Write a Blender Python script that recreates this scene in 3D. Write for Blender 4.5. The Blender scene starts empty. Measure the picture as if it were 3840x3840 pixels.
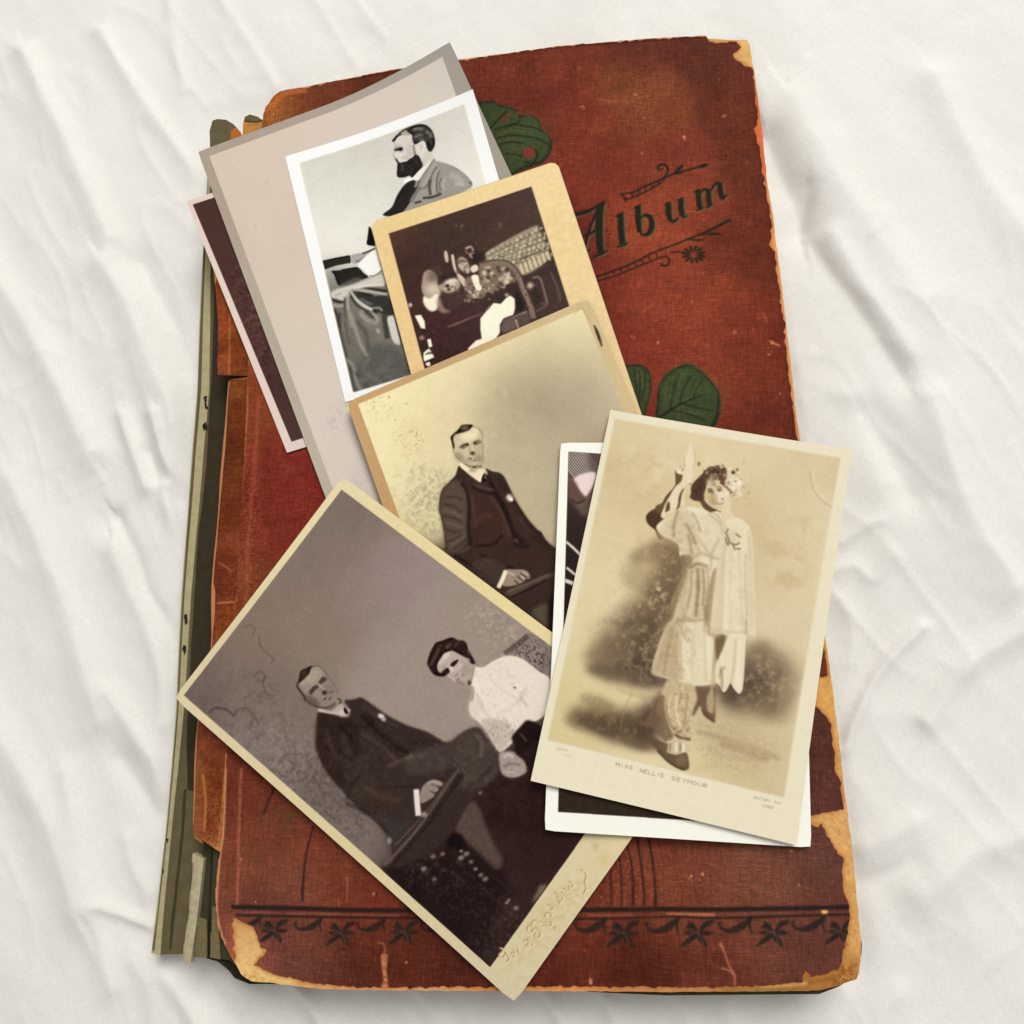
import bpy, math, random
import numpy as np
from mathutils import Matrix, Vector
from mathutils.geometry import delaunay_2d_cdt

sc = bpy.context.scene
C = sc.collection
random.seed(7)
rng = np.random.default_rng(11)

# ------------------------------------------------------------------ camera
ZT = 0.026                      # top of the album's front cover, metres above the sheet
HC = 0.2927                     # camera height above that cover
FPX = 2940.0                    # focal length in photo pixels (photo is 3840 square)
CAMZ = ZT + HC
ROT = Matrix.Rotation(math.radians(12.3), 3, 'X') @ Matrix.Rotation(math.radians(7.2), 3, 'Y')
cam = bpy.data.cameras.new('camera')
cam.sensor_fit = 'HORIZONTAL'
cam.sensor_width = 36.0
cam.lens = 36.0 * FPX / 3840.0
cam.clip_start = 0.01
cam.clip_end = 20.0
camo = bpy.data.objects.new('camera', cam)
C.objects.link(camo)
camo.matrix_world = Matrix.Translation((0, 0, CAMZ)) @ ROT.to_4x4()
sc.camera = camo
M3 = np.array(ROT)

# ------------------------------------------------------------------ light
w = bpy.data.worlds.new("World")
sc.world = w
w.use_nodes = True
w.node_tree.nodes['Background'].inputs[0].default_value = (1.0, 0.985, 0.96, 1)
w.node_tree.nodes['Background'].inputs[1].default_value = 0.40


def area_lamp(name, loc, target, size, power, col):
    l = bpy.data.lights.new(name, 'AREA')
    l.shape = 'RECTANGLE'
    l.size, l.size_y = size
    l.energy = power
    l.color = col
    o = bpy.data.objects.new(name, l)
    C.objects.link(o)
    o.location = loc
    d = Vector(target) - Vector(loc)
    o.rotation_euler = d.to_track_quat('-Z', 'Y').to_euler()
    return o


area_lamp('window_light', (0.75, 1.75, 2.60), (-0.05, 0.08, 0), (1.7, 1.5), 92.0, (1.0, 0.985, 0.955))

sc.view_settings.view_transform = 'Standard'
sc.view_settings.look = 'None'
sc.view_settings.exposure = 0.0
sc.view_settings.gamma = 1.0
sc.view_settings.use_curve_mapping = False


# ------------------------------------------------------------------ photo pixel -> place
def at(p, z=ZT):
    """The point of the horizontal plane at height z seen at photo pixel p."""
    d = M3 @ np.array([(p[0] - 1920.0) / FPX, -(p[1] - 1920.0) / FPX, -1.0])
    k = (CAMZ - z) / -d[2]
    return np.array([d[0] * k, d[1] * k, z])


def at_many(P, z=ZT):
    P = np.asarray(P, float)
    d = np.stack([(P[:, 0] - 1920.0) / FPX, -(P[:, 1] - 1920.0) / FPX, -np.ones(len(P))], 1) @ M3.T
    k = (CAMZ - z) / -d[:, 2]
    return d[:, :2] * k[:, None]


def seen(q):
    """The photo pixel of a point."""
    v = M3.T @ (np.asarray(q, float) - np.array([0, 0, CAMZ]))
    return np.array([1920 + FPX * v[0] / -v[2], 1920 - FPX * v[1] / -v[2]])


# tracing regions: (x0, y0, scale) of the enlargements the outlines were read from
RG = {
    'S': (0, 0, 1.0),
    'A': (1300, 80, 960 / 1932), 'P6': (1420, 440, 360 / 1932), 'P2': (1180, 860, 400 / 1932),
    'B': (560, 900, 960 / 1932), 'C': (1200, 1040, 960 / 1932), 'C1': (1600, 1700, 720 / 1932),
    'C2': (1640, 1560, 240 / 1932), 'F': (1000, 2300, 960 / 1932), 'F1': (1090, 2460, 240 / 1932),
    'F2': (1580, 2360, 240 / 1932), 'F3': (1640, 2200, 480 / 1932), 'G': (1560, 2880, 960 / 1932),
    'Q': (1480, 840, 640 / 1932), 'D': (1900, 1500, 1300 / 1932), 'D1': (2380, 1640, 480 / 1932),
    'E': (1960, 2500, 960 / 1932), 'H': (2100, 80, 960 / 1932), 'I': (2100, 960, 960 / 1932),
    'J': (480, 2880, 960 / 1932), 'K': (2500, 2880, 960 / 1932), 'L': (2500, 2400, 960 / 1932),
    'N': (480, 1740, 960 / 1932), 'R': (2080, 3100, 600 / 1932), 'T': (800, 3280, 960 / 1932),
    'U': (1860, 3200, 360 / 1932), 'V': (2260, 2780, 740 / 1932), 'Z': (480, 80, 960 / 1932),
}


def S(reg, pts):
    x0, y0, k = RG[reg]
    P = np.asarray(pts, float)
    return P * k + np.array([x0, y0])


# ------------------------------------------------------------------ painting flat prints (numpy, in memory)
def smooth_closed(P, n=5):
    P = np.asarray(P, float)
    a, b, c, d = np.roll(P, 1, 0), P, np.roll(P, -1, 0), np.roll(P, -2, 0)
    out = []
    for i in range(n):
        t = i / n
        out.append(0.5 * (2 * b + (c - a) * t + (2 * a - 5 * b + 4 * c - d) * t * t + (3 * b - a - 3 * c + d) * t ** 3))
    return np.stack(out, 1).reshape(-1, 2)


def smooth_open(P, n=6):
    P = np.asarray(P, float)
    if len(P) < 3:
        t = np.linspace(0, 1, n + 1)[:, None]
        return P[0] * (1 - t) + P[1] * t
    Q = np.vstack([2 * P[0] - P[1], P, 2 * P[-1] - P[-2]])
    out = []
    for k in range(1, len(Q) - 2):
        a, b, c, d = Q[k - 1], Q[k], Q[k + 1], Q[k + 2]
        for i in range(n):
            t = i / n
            out.append(0.5 * (2 * b + (c - a) * t + (2 * a - 5 * b + 4 * c - d) * t * t + (3 * b - a - 3 * c + d) * t ** 3))
    out.append(P[-1])
    return np.array(out)


def box_blur(m, r):
    if r < 1:
        return m
    for ax in (0, 1):
        p = np.concatenate([np.zeros_like(np.take(m, [0], ax)), np.cumsum(np.pad(m, [(r, r) if a == ax else (0, 0) for a in (0, 1)]), axis=ax)], axis=ax)
        n = m.shape[ax]
        hi = np.take(p, np.arange(2 * r + 1, 2 * r + 1 + n), ax)
        lo = np.take(p, np.arange(0, n), ax)
        m = (hi - lo) / (2 * r + 1)
    return m


def blur(m, s):
    """Three box passes, about a Gaussian of sigma s."""
    if s < 0.35:
        return m
    r = max(1, int(round(s * 0.9)))
    for _ in range(3 if s > 0.8 else 1):
        m = box_blur(m, r)
    return m


def value_noise(h, wd, cell, octaves=3, seed=0):
    g = np.random.default_rng(seed)
    out = np.zeros((h, wd))
    amp, tot = 1.0, 0.0
    cy, cx = (cell, cell) if np.isscalar(cell) else cell
    for _ in range(octaves):
        ny, nx = int(h / cy) + 3, int(wd / cx) + 3
        r = g.random((ny, nx))
        ys, xs = np.arange(h) / cy, np.arange(wd) / cx
        yi, xi = ys.astype(int), xs.astype(int)
        fy, fx = ys - yi, xs - xi
        fy, fx = fy * fy * (3 - 2 * fy), fx * fx * (3 - 2 * fx)
        a = r[yi][:, xi] * (1 - fx) + r[yi][:, xi + 1] * fx
        b = r[yi + 1][:, xi] * (1 - fx) + r[yi + 1][:, xi + 1] * fx
        out += amp * (a * (1 - fy)[:, None] + b * fy[:, None])
        tot += amp
        amp *= 0.55
        cy, cx = max(cy / 2, 1), max(cx / 2, 1)
    return out / tot * 2 - 1


class Canvas:
    """A flat print: painted from outlines given in photo pixels, carried into the sheet's own plane."""

    def __init__(self, quad, wd, h, col):
        # quad: photo pixels of the sheet's corners TL, TR, BR, BL
        self.w, self.h = wd, h
        dst = [(0, 0), (wd, 0), (wd, h), (0, h)]
        A, b = [], []
        for (x, y), (u, v) in zip(quad, dst):
            A += [[x, y, 1, 0, 0, 0, -u * x, -u * y], [0, 0, 0, x, y, 1, -v * x, -v * y]]
            b += [u, v]
        self.Hm = np.append(np.linalg.solve(np.array(A, float), np.array(b, float)), 1).reshape(3, 3)
        q = np.asarray(quad, float)
        self.k = math.sqrt(wd * h / max(1.0, 0.5 * abs((q[2] - q[0])[0] * (q[3] - q[1])[1] - (q[2] - q[0])[1] * (q[3] - q[1])[0])))
        self.im = np.zeros((h, wd, 3))
        self.im[:] = col
        self.clip = None
        self.seed = 1

    @staticmethod
    def fuzz(reg):
        return 1.25 if RG[reg][2] < 0.26 else 1.9

    def px(self, P):
        P = np.asarray(P, float)
        q = np.column_stack([P, np.ones(len(P))]) @ self.Hm.T
        return q[:, :2] / q[:, 2:3]

    def uv(self, P):
        q = self.px(P)
        return np.column_stack([q[:, 0] / self.w, 1 - q[:, 1] / self.h])

    def _mask(self, T, soft):
        pad = int(4 * soft) + 3
        x0, y0 = int(max(0, math.floor(T[:, 0].min()) - pad)), int(max(0, math.floor(T[:, 1].min()) - pad))
        x1, y1 = int(min(self.w, math.ceil(T[:, 0].max()) + pad)), int(min(self.h, math.ceil(T[:, 1].max()) + pad))
        if x1 - x0 < 1 or y1 - y0 < 1:
            return None
        hh, ww = (y1 - y0) * 2, x1 - x0
        X, Y = T[:, 0] - x0, (T[:, 1] - y0) * 2
        X2, Y2 = np.roll(X, -1), np.roll(Y, -1)
        up = np.where(Y2 > Y, 1.0, -1.0)
        ya, yb = np.minimum(Y, Y2), np.maximum(Y, Y2)
        r0 = np.clip(np.ceil(ya - 0.5), 0, hh).astype(int)
        r1 = np.clip(np.ceil(yb - 0.5), 0, hh).astype(int)
        n = np.maximum(r1 - r0, 0)
        if n.sum() == 0:
            return None
        e = np.repeat(np.arange(len(X)), n)
        off = np.arange(n.sum()) - np.repeat(np.cumsum(n) - n, n)
        rows = r0[e] + off
        dy = Y2[e] - Y[e]
        xx = X[e] + (rows + 0.5 - Y[e]) / dy * (X2[e] - X[e])
        xx = np.clip(xx, 0, ww)
        ix = np.floor(xx).astype(int)
        fr = xx - ix
        acc = np.zeros((hh, ww + 2))
        np.add.at(acc, (rows, ix), up[e] * (1 - fr))
        np.add.at(acc, (rows, ix + 1), up[e] * fr)
        m = np.clip(np.abs(np.cumsum(acc, 1)[:, :ww]), 0, 1)
        m = m.reshape(hh // 2, 2, ww).mean(1)
        return x0, y0, x1, y1, blur(m, soft)

    def _lay(self, got, col, a, grain=0.0, cell=4):
        if got is None:
            return
        x0, y0, x1, y1, m = got
        if self.clip is not None:
            m = m * self.clip[y0:y1, x0:x1]
        if grain:
            self.seed += 1
            m = m * np.clip(1 + grain * value_noise(y1 - y0, x1 - x0, cell, 2, self.seed), 0, 1)
        m = (m * a)[:, :, None]
        v = self.im[y0:y1, x0:x1]
        v += (np.asarray(col, float) - v) * m

    def poly(self, reg, pts, col, soft=1.2, a=1.0, sm=True, grain=0.0, cell=6):
        P = S(reg, pts)
        if sm and len(P) > 3:
            P = smooth_closed(P)
        self._lay(self._mask(self.px(P), soft * self.k * self.fuzz(reg)), col, a, grain, cell)

    def line(self, reg, pts, wd, col, a=1.0, soft=0.8, grain=0.0):
        T, pol = self.stroke(reg, pts, wd)
        self._lay(self._mask(self.px(pol), soft * self.k * self.fuzz(reg)), col, a, grain)
        return T

    def stroke(self, reg, pts, wd):
        """The two sides of a brush stroke in photo pixels, and its closed outline."""
        k = RG[reg][2]
        P = smooth_open(S(reg, pts))
        ws = np.atleast_1d(np.asarray(wd, float)) * k
        ws = np.interp(np.linspace(0, 1, len(P)), np.linspace(0, 1, len(ws)), ws) if len(ws) > 1 else np.full(len(P), ws[0])
        d = np.gradient(P, axis=0)
        d /= np.maximum(np.linalg.norm(d, axis=1, keepdims=True), 1e-9)
        nrm = np.column_stack([-d[:, 1], d[:, 0]])
        a, b = P + nrm * ws[:, None] / 2, P - nrm * ws[:, None] / 2
        return (a, b), np.vstack([a, b[::-1]])

    def blob(self, reg, c, r, col, a=1.0, ang=0.0, grain=0.0, cell=8):
        """A soft-edged spot."""
        k = RG[reg][2]
        rx, ry = (r, r) if np.isscalar(r) else r
        t = np.linspace(0, 2 * math.pi, 24, endpoint=False)
        ca, sa = math.cos(math.radians(ang)), math.sin(math.radians(ang))
        e = np.column_stack([rx * np.cos(t) * ca - ry * np.sin(t) * sa, rx * np.cos(t) * sa + ry * np.sin(t) * ca])
        T = self.px(S(reg, np.asarray(c) + e))
        self._lay(self._mask(T, 0.38 * min(rx, ry) * k * self.k), col, a, grain, cell)

    def spots(self, reg, c, r, n, size, col, a, seed=3):
        g = np.random.default_rng(seed)
        rx, ry = (r, r) if np.isscalar(r) else r
        for _ in range(n):
            p = np.asarray(c) + g.normal(0, 0.5, 2) * (rx, ry)
            s = size * g.uniform(0.5, 1.3)
            self.blob(reg, p, (s, s * g.uniform(0.6, 1.2)), col, a * g.uniform(0.4, 1), g.uniform(0, 180))

    def field(self, reg, pts, sigma, soft_clip=True):
        """Ground tone blended between sampled places."""
        k = RG[reg][2]
        P = self.px(S(reg, [p[:2] for p in pts]))
        col = np.array([p[2] for p in pts], float)
        st = 6
        yy, xx = np.mgrid[0:self.h + st:st, 0:self.w + st:st].astype(float)
        sg = sigma * k * self.k
        d2 = (xx[..., None] - P[:, 0]) ** 2 + (yy[..., None] - P[:, 1]) ** 2
        wt = np.exp(-(d2 - d2.min(-1, keepdims=True)) / (2 * sg * sg))
        small = (wt @ col) / wt.sum(-1, keepdims=True)
        yi, xi = np.arange(self.h) / st, np.arange(self.w) / st
        y0, x0 = yi.astype(int), xi.astype(int)
        y1, x1 = np.minimum(y0 + 1, small.shape[0] - 1), np.minimum(x0 + 1, small.shape[1] - 1)
        fy, fx = (yi - y0)[:, None, None], (xi - x0)[None, :, None]
        full = (small[y0][:, x0] * (1 - fx) + small[y0][:, x1] * fx) * (1 - fy) + (small[y1][:, x0] * (1 - fx) + small[y1][:, x1] * fx) * fy
        if self.clip is None:
            self.im[:] = full
        else:
            self.im += (full - self.im) * self.clip[:, :, None]

    def set_clip(self, reg, pts, soft=0.6):
        if pts is None:
            self.clip = None
            return
        T = self.px(S(reg, pts))
        got = self._mask(T, soft * self.k)
        self.clip = np.zeros((self.h, self.w))
        x0, y0, x1, y1, m = got
        self.clip[y0:y1, x0:x1] = m

    def grain(self, amp, cell, octaves=2, seed=1, tint=(1, 1, 1)):
        n = value_noise(self.h, self.w, cell, octaves, seed)[:, :, None] * amp * np.asarray(tint)
        if self.clip is not None:
            n = n * self.clip[:, :, None]
        self.im += n

    def mottle(self, reg, c, r, col, a, cell, seed, thr=0.0, ang=0.0):
        """Broken-up spotting inside a soft ellipse."""
        k = RG[reg][2]
        rx, ry = (r, r) if np.isscalar(r) else r
        t = np.linspace(0, 2 * math.pi, 24, endpoint=False)
        ca, sa = math.cos(math.radians(ang)), math.sin(math.radians(ang))
        e = np.column_stack([rx * np.cos(t) * ca - ry * np.sin(t) * sa, rx * np.cos(t) * sa + ry * np.sin(t) * ca])
        got = self._mask(self.px(S(reg, np.asarray(c) + e)), 0.3 * min(rx, ry) * k * self.k)
        if got is None:
            return
        x0, y0, x1, y1, m = got
        n = value_noise(y1 - y0, x1 - x0, cell * k * self.k, 3, seed)
        self._lay((x0, y0, x1, y1, m * np.clip((n - thr + 0.06) * 2.0, 0, 1)), col, a)

    def develop(self, s, mix):
        """The softness of an old lens and emulsion."""
        soft = np.stack([blur(self.im[:, :, c], s) for c in range(3)], 2)
        m = mix if self.clip is None else mix * self.clip[:, :, None]
        self.im += (soft - self.im) * m
        v = self.im.mean(2, keepdims=True)
        t = np.clip(v / 135.0, 0, 1)
        self.im *= 1 - 0.24 * (1 - t * t * (3 - 2 * t)) * (1.0 if self.clip is None else self.clip[:, :, None])

    def fade(self, mix, add=(0, 0, 0)):
        """Less yellow in the paper."""
        self.im += (self.im.mean(2, keepdims=True) - self.im) * mix + np.asarray(add, float)

    def threads(self, amp, col, seed):
        """Short rubbed threads of a woven cloth, running both ways in uneven patches."""
        for i, cell in enumerate(((1.6, 15), (15, 1.6))):
            n = value_noise(self.h, self.w, cell, 1, seed + i)
            patch = 0.5 + 0.9 * value_noise(self.h, self.w, 60, 3, seed + 7 + i)
            m = np.clip((n - 0.30) * 2.6, 0, 1) * np.clip(patch, 0, 1.2) * amp
            d = np.clip((-n - 0.42) * 2.6, 0, 1) * np.clip(1.1 - patch, 0, 1) * amp * 0.8
            if self.clip is not None:
                m, d = m * self.clip, d * self.clip
            self.im += (self.im * 0.45 + np.asarray(col, float)) * m[:, :, None]
            self.im *= 1 - 0.5 * d[:, :, None]

    def image(self, name, gain=1.0):
        v = np.clip(self.im / 255.0, 0, 1)
        lin = np.where(v <= 0.04045, v / 12.92, ((v + 0.055) / 1.055) ** 2.4) / gain
        lin = np.clip(lin, 0.0, 0.88)
        s = np.where(lin <= 0.0031308, lin * 12.92, 1.055 * lin ** (1 / 2.4) - 0.055)
        buf = np.ones((self.h, self.w, 4), np.float32)
        buf[:, :, :3] = s[::-1]
        im = bpy.data.images.new(name, self.w, self.h)
        im.pixels.foreach_set(buf.ravel())
        im.update()
        im.pack()
        return im


# ------------------------------------------------------------------ materials
def lin(c):
    v = np.asarray(c, float) / 255
    return tuple(np.where(v <= 0.04045, v / 12.92, ((v + 0.055) / 1.055) ** 2.4)) + (1.0,)


def mat_new(name):
    m = bpy.data.materials.new(name)
    m.use_nodes = True
    nt = m.node_tree
    b = nt.nodes['Principled BSDF']
    return m, nt, b


def nd(nt, kind, **kw):
    n = nt.nodes.new(kind)
    for k, v in kw.items():
        setattr(n, k, v)
    return n


def mat_paper(name, c0, c1, scale=900.0, rough=0.7, bump=0.15, spec=0.25):
    m, nt, b = mat_new(name)
    tc = nd(nt, 'ShaderNodeTexCoord')
    n = nd(nt, 'ShaderNodeTexNoise')
    n.inputs['Scale'].default_value = scale
    n.inputs['Detail'].default_value = 4
    r = nd(nt, 'ShaderNodeMix', data_type='RGBA')
    r.inputs[6].default_value = lin(c0)
    r.inputs[7].default_value = lin(c1)
    nt.links.new(tc.outputs['Object'], n.inputs['Vector'])
    nt.links.new(n.outputs['Fac'], r.inputs[0])
    nt.links.new(r.outputs[2], b.inputs['Base Color'])
    bp = nd(nt, 'ShaderNodeBump')
    bp.inputs['Strength'].default_value = bump
    bp.inputs['Distance'].default_value = 0.0003
    nt.links.new(n.outputs['Fac'], bp.inputs['Height'])
    nt.links.new(bp.outputs['Normal'], b.inputs['Normal'])
    b.inputs['Roughness'].default_value = rough
    b.inputs['Specular IOR Level'].default_value = spec
    return m


def mat_print(name, img, rough=0.45, spec=0.05, bump=0.05, scale=2500.0):
    """A photographic print: the painted picture under a faint paper grain."""
    m, nt, b = mat_new(name)
    t = nd(nt, 'ShaderNodeTexImage')
    t.image = img
    t.extension = 'EXTEND'
    uvn = nd(nt, 'ShaderNodeUVMap')
    uvn.uv_map = 'UVMap'
    nt.links.new(uvn.outputs[0], t.inputs[0])
    tc = nd(nt, 'ShaderNodeTexCoord')
    n = nd(nt, 'ShaderNodeTexNoise')
    n.inputs['Scale'].default_value = scale
    n.inputs['Detail'].default_value = 3
    nt.links.new(tc.outputs['Object'], n.inputs['Vector'])
    mr = nd(nt, 'ShaderNodeMapRange')
    mr.inputs['To Min'].default_value = 0.93
    mr.inputs['To Max'].default_value = 1.07
    nt.links.new(n.outputs['Fac'], mr.inputs['Value'])
    vm = nd(nt, 'ShaderNodeVectorMath', operation='SCALE')
    nt.links.new(t.outputs['Color'], vm.inputs[0])
    nt.links.new(mr.outputs[0], vm.inputs['Scale'])
    nt.links.new(vm.outputs[0], b.inputs['Base Color'])
    bp = nd(nt, 'ShaderNodeBump')
    bp.inputs['Strength'].default_value = bump
    bp.inputs['Distance'].default_value = 0.0002
    n2 = nd(nt, 'ShaderNodeTexNoise')
    n2.inputs['Scale'].default_value = 120.0
    n2.inputs['Detail'].default_value = 5
    nt.links.new(tc.outputs['Object'], n2.inputs['Vector'])
    nt.links.new(n2.outputs['Fac'], bp.inputs['Height'])
    nt.links.new(bp.outputs['Normal'], b.inputs['Normal'])
    b.inputs['Roughness'].default_value = rough
    b.inputs['Specular IOR Level'].default_value = spec
    return m


# ------------------------------------------------------------------ objects
def link(name, verts, faces, mats, parent=None, uvs=None, fmat=None, smooth=False):
    """One mesh object; uvs per vertex; fmat = material index per face."""
    me = bpy.data.meshes.new(name)
    me.from_pydata([tuple(map(float, v)) for v in verts], [], [tuple(int(i) for i in f) for f in faces])
    for m in (mats if isinstance(mats, (list, tuple)) else [mats]):
        me.materials.append(m)
    if fmat is not None:
        me.polygons.foreach_set('material_index', np.asarray(fmat, np.int32))
    if uvs is not None:
        ul = me.uv_layers.new(name='UVMap')
        li = np.zeros(len(me.loops), np.int32)
        me.loops.foreach_get('vertex_index', li)
        ul.data.foreach_set('uv', np.asarray(uvs, np.float32)[li].ravel())
    if smooth:
        me.polygons.foreach_set('use_smooth', np.ones(len(me.polygons), bool))
    me.update()
    o = bpy.data.objects.new(name, me)
    C.objects.link(o)
    if parent is not None:
        o.parent = parent
    return o


def tag(o, label, cat, group=None):
    o['label'] = label
    o['category'] = cat
    if group:
        o['group'] = group
    return o


def sheet_grid(name, fn, thick, nx, ny, uvfn, mats, parent=None, rect=(0, 0, 1, 1), radius=0.0, size=(0.1, 0.15)):
    """A thin board or sheet: fn(s, t) -> top surface points, s, t in 0..1 (t down the sheet)."""
    s0, t0, s1, t1 = rect
    W, Hh = size[0] * (s1 - s0), size[1] * (t1 - t0)
    s, t = np.meshgrid(np.linspace(0, 1, nx + 1), np.linspace(0, 1, ny + 1))
    x, y = s.ravel() * W, t.ravel() * Hh
    if radius > 0:
        cx = np.clip(x, radius, W - radius)
        cy = np.clip(y, radius, Hh - radius)
        dx, dy = x - cx, y - cy
        d = np.hypot(dx, dy)
        k = np.where((d > radius), radius / np.maximum(d, 1e-9), 1.0)
        x, y = cx + dx * k, cy + dy * k
    ss, tt = s0 + x / W * (s1 - s0), t0 + y / Hh * (t1 - t0)
    top = fn(ss, tt)
    n = len(top)
    bot = top.copy()
    bot[:, 2] -= thick
    uv = uvfn(ss, tt)
    F, fm = [], []
    r = nx + 1
    for j in range(ny):
        for i in range(nx):
            a = j * r + i
            F.append((a, a + r, a + r + 1, a + 1))
            fm.append(0)
            F.append((n + a, n + a + 1, n + a + r + 1, n + a + r))
            fm.append(1)
    ring = list(range(nx + 1)) + [j * r + nx for j in range(1, ny + 1)] + [ny * r + i for i in range(nx - 1, -1, -1)] + [j * r for j in range(ny - 1, 0, -1)]
    for a, b in zip(ring, ring[1:] + ring[:1]):
        F.append((a, b, n + b, n + a))
        fm.append(1)
    return link(name, np.vstack([top, bot]), F, mats, parent, np.vstack([uv, uv]), fm, smooth=False)


def slab(name, outline, ztop, thick, mats, parent=None, uvfn=None, cell=0.012, zfn=None):
    """A flat piece with any outline: outline in place coordinates (x, y)."""
    P = [Vector((float(x), float(y))) for x, y in outline]
    n = len(P)
    xs, ys = np.array([p.x for p in P]), np.array([p.y for p in P])
    extra = []
    if zfn is not None:
        for gx in np.arange(xs.min(), xs.max(), cell):
            for gy in np.arange(ys.min(), ys.max(), cell):
                extra.append(Vector((float(gx), float(gy))))
    v, e, f, *_ = delaunay_2d_cdt(P + extra, [(i, (i + 1) % n) for i in range(n)], [list(range(n))], 1, 1e-7)
    V = np.array([(q.x, q.y) for q in v])
    z = np.full(len(V), ztop) if zfn is None else ztop + zfn(V[:, 0], V[:, 1])
    top = np.column_stack([V, z])
    bot = top.copy()
    bot[:, 2] -= thick
    m = len(V)
    F, fm = [], []
    cnt = {}
    for t in f:
        ar = sum(V[t[i]][0] * V[t[(i + 1) % len(t)]][1] - V[t[(i + 1) % len(t)]][0] * V[t[i]][1] for i in range(len(t)))
        t = list(t) if ar > 0 else list(t)[::-1]
        F.append(t)
        fm.append(0)
        F.append([m + i for i in t[::-1]])
        fm.append(1)
        for i in range(len(t)):
            cnt[(t[i], t[(i + 1) % len(t)])] = 1
    for (a, b) in list(cnt):
        if (b, a) not in cnt:
            F.append((b, a, m + a, m + b))
            fm.append(1)
    uv = None
    if uvfn is not None:
        u = uvfn(top)
        uv = np.vstack([u, u])
    if not isinstance(mats, (list, tuple)):
        mats = [mats, mats]
    return link(name, np.vstack([top, bot]), F, mats, parent, uv, fm)


def loft(name, Lp, Rp, zl, zr, mats, parent=None, uvfn=None, nu=6, thick=0.0006, sag=0.5, rag=0.0, seed=0):
    """A strip between two edges read in photo pixels; it rounds down from height zr on the right to zl on the left."""
    Lp, Rp = np.asarray(Lp, float), np.asarray(Rp, float)

    def resample(P, n):
        d = np.concatenate([[0], np.cumsum(np.linalg.norm(np.diff(P, axis=0), axis=1))])
        q = np.linspace(0, d[-1], n)
        return np.column_stack([np.interp(q, d, P[:, 0]), np.interp(q, d, P[:, 1])])
    n = max(len(Lp), len(Rp), 28)
    Lp, Rp = resample(Lp, n), resample(Rp, n)
    if rag:
        g = np.random.default_rng(seed)
        Lp = Lp + np.column_stack([np.convolve(g.normal(0, rag, n + 2), [0.3, 0.4, 0.3], 'valid'), np.zeros(n)])
    V, uv = [], []
    for i in range(n):
        for j in range(nu + 1):
            u = j / nu
            z = zl + (zr - zl) * u ** sag
            p = Lp[i] * (1 - u) + Rp[i] * u
            V.append(at(p, z))
            uv.append(p)
    V = np.array(V)
    m = len(V)
    B = V.copy()
    B[:, 2] -= thick
    F, fm = [], []
    r = nu + 1
    for i in range(n - 1):
        for j in range(nu):
            a = i * r + j
            F.append((a, a + r, a + r + 1, a + 1))
            F.append((m + a, m + a + 1, m + a + r + 1, m + a + r))
            fm += [0, 1]
    ring = list(range(nu + 1)) + [i * r + nu for i in range(1, n)] + [(n - 1) * r + j for j in range(nu - 1, -1, -1)] + [i * r for i in range(n - 2, 0, -1)]
    for a, b in zip(ring, ring[1:] + ring[:1]):
        F.append((a, b, m + b, m + a))
        fm.append(1)
    U = None
    if uvfn is not None:
        u = uvfn(np.array(uv))
        U = np.vstack([u, u])
    if not isinstance(mats, (list, tuple)):
        mats = [mats, mats]
    return link(name, np.vstack([V, B]), F, mats, parent, U, fm)

# ------------------------------------------------------------------ where the cards lie
def along(a, b, mm):
    """Photo pixel at a given distance from a in the direction of b, on the cover's plane."""
    A, B = at(a)[:2], at(b)[:2]
    q = A + (B - A) / np.linalg.norm(B - A) * mm / 1000
    return tuple(seen((q[0], q[1], ZT)))


def fourth(a, b, c):
    """Corner that closes the parallelogram a-b-?-c (a opposite to it)."""
    A, B, D = at(a)[:2], at(b)[:2], at(c)[:2]
    q = B + D - A
    return tuple(seen((q[0], q[1], ZT)))


def corners(tl, tr, bl, br=None):
    return [tl, tr, br if br is not None else fourth(tl, tr, bl), bl]


CARDS = {}
bl = (1077, 1698)
CARDS['brown'] = dict(q=corners((699, 756), along((699, 756), (802, 722), 92), bl), th=0.0006)
CARDS['grey'] = dict(q=corners((742, 569), (1703, 219), along((742, 569), (1211, 1839), 196)), th=0.0010)
CARDS['beard'] = dict(q=corners((1069, 587), (1781, 369), (1295, 1508), (2052, 1285)), th=0.0003)
CARDS['baby'] = dict(q=corners((1389, 840), (2089, 607), (1657, 1830), (2421, 1600)), th=0.0011)
CARDS['man'] = dict(q=corners((1302, 1512), (2207, 1122), (1773, 2862), (2808, 2508)), th=0.0014)
CARDS['couple'] = dict(q=corners((661, 2617), (1290, 1790), (1930, 3755), (2624, 2784)), th=0.0016)
CARDS['white'] = dict(q=corners((2102, 1661), fourth((2042, 3114), (3042, 3178), (2102, 1661)), (2042, 3114), (3042, 3178)), th=0.00035)
CARDS['woman'] = dict(q=[(2290, 1544), (3189, 1692), (2982, 3165), (1992, 2925)], th=0.0004)
PRINT_UP = 0.00007
GQ = np.array([at(p)[:2] for p in CARDS['grey']['q']])


def curl(x, y):
    """The grey mount's upper right corner has sprung up off the cover; lift in metres."""
    a = np.array([GQ[1] - GQ[0], GQ[3] - GQ[0]]).T
    st = np.linalg.solve(a, np.vstack([np.ravel(x) - GQ[0, 0], np.ravel(y) - GQ[0, 1]]))
    es = np.clip((st[0] - 0.50) / 0.5, 0, 1.1)
    et = np.clip((0.40 - st[1]) / 0.40, 0, 1.1)
    return (0.0098 * es ** 1.7 * et ** 1.5).reshape(np.shape(x))


COVER_Q = [(985, 400), (2811, 160), (3222, 3650), (880, 3640)]
COVER_W = np.array([at(p)[:2] for p in COVER_Q])


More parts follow.
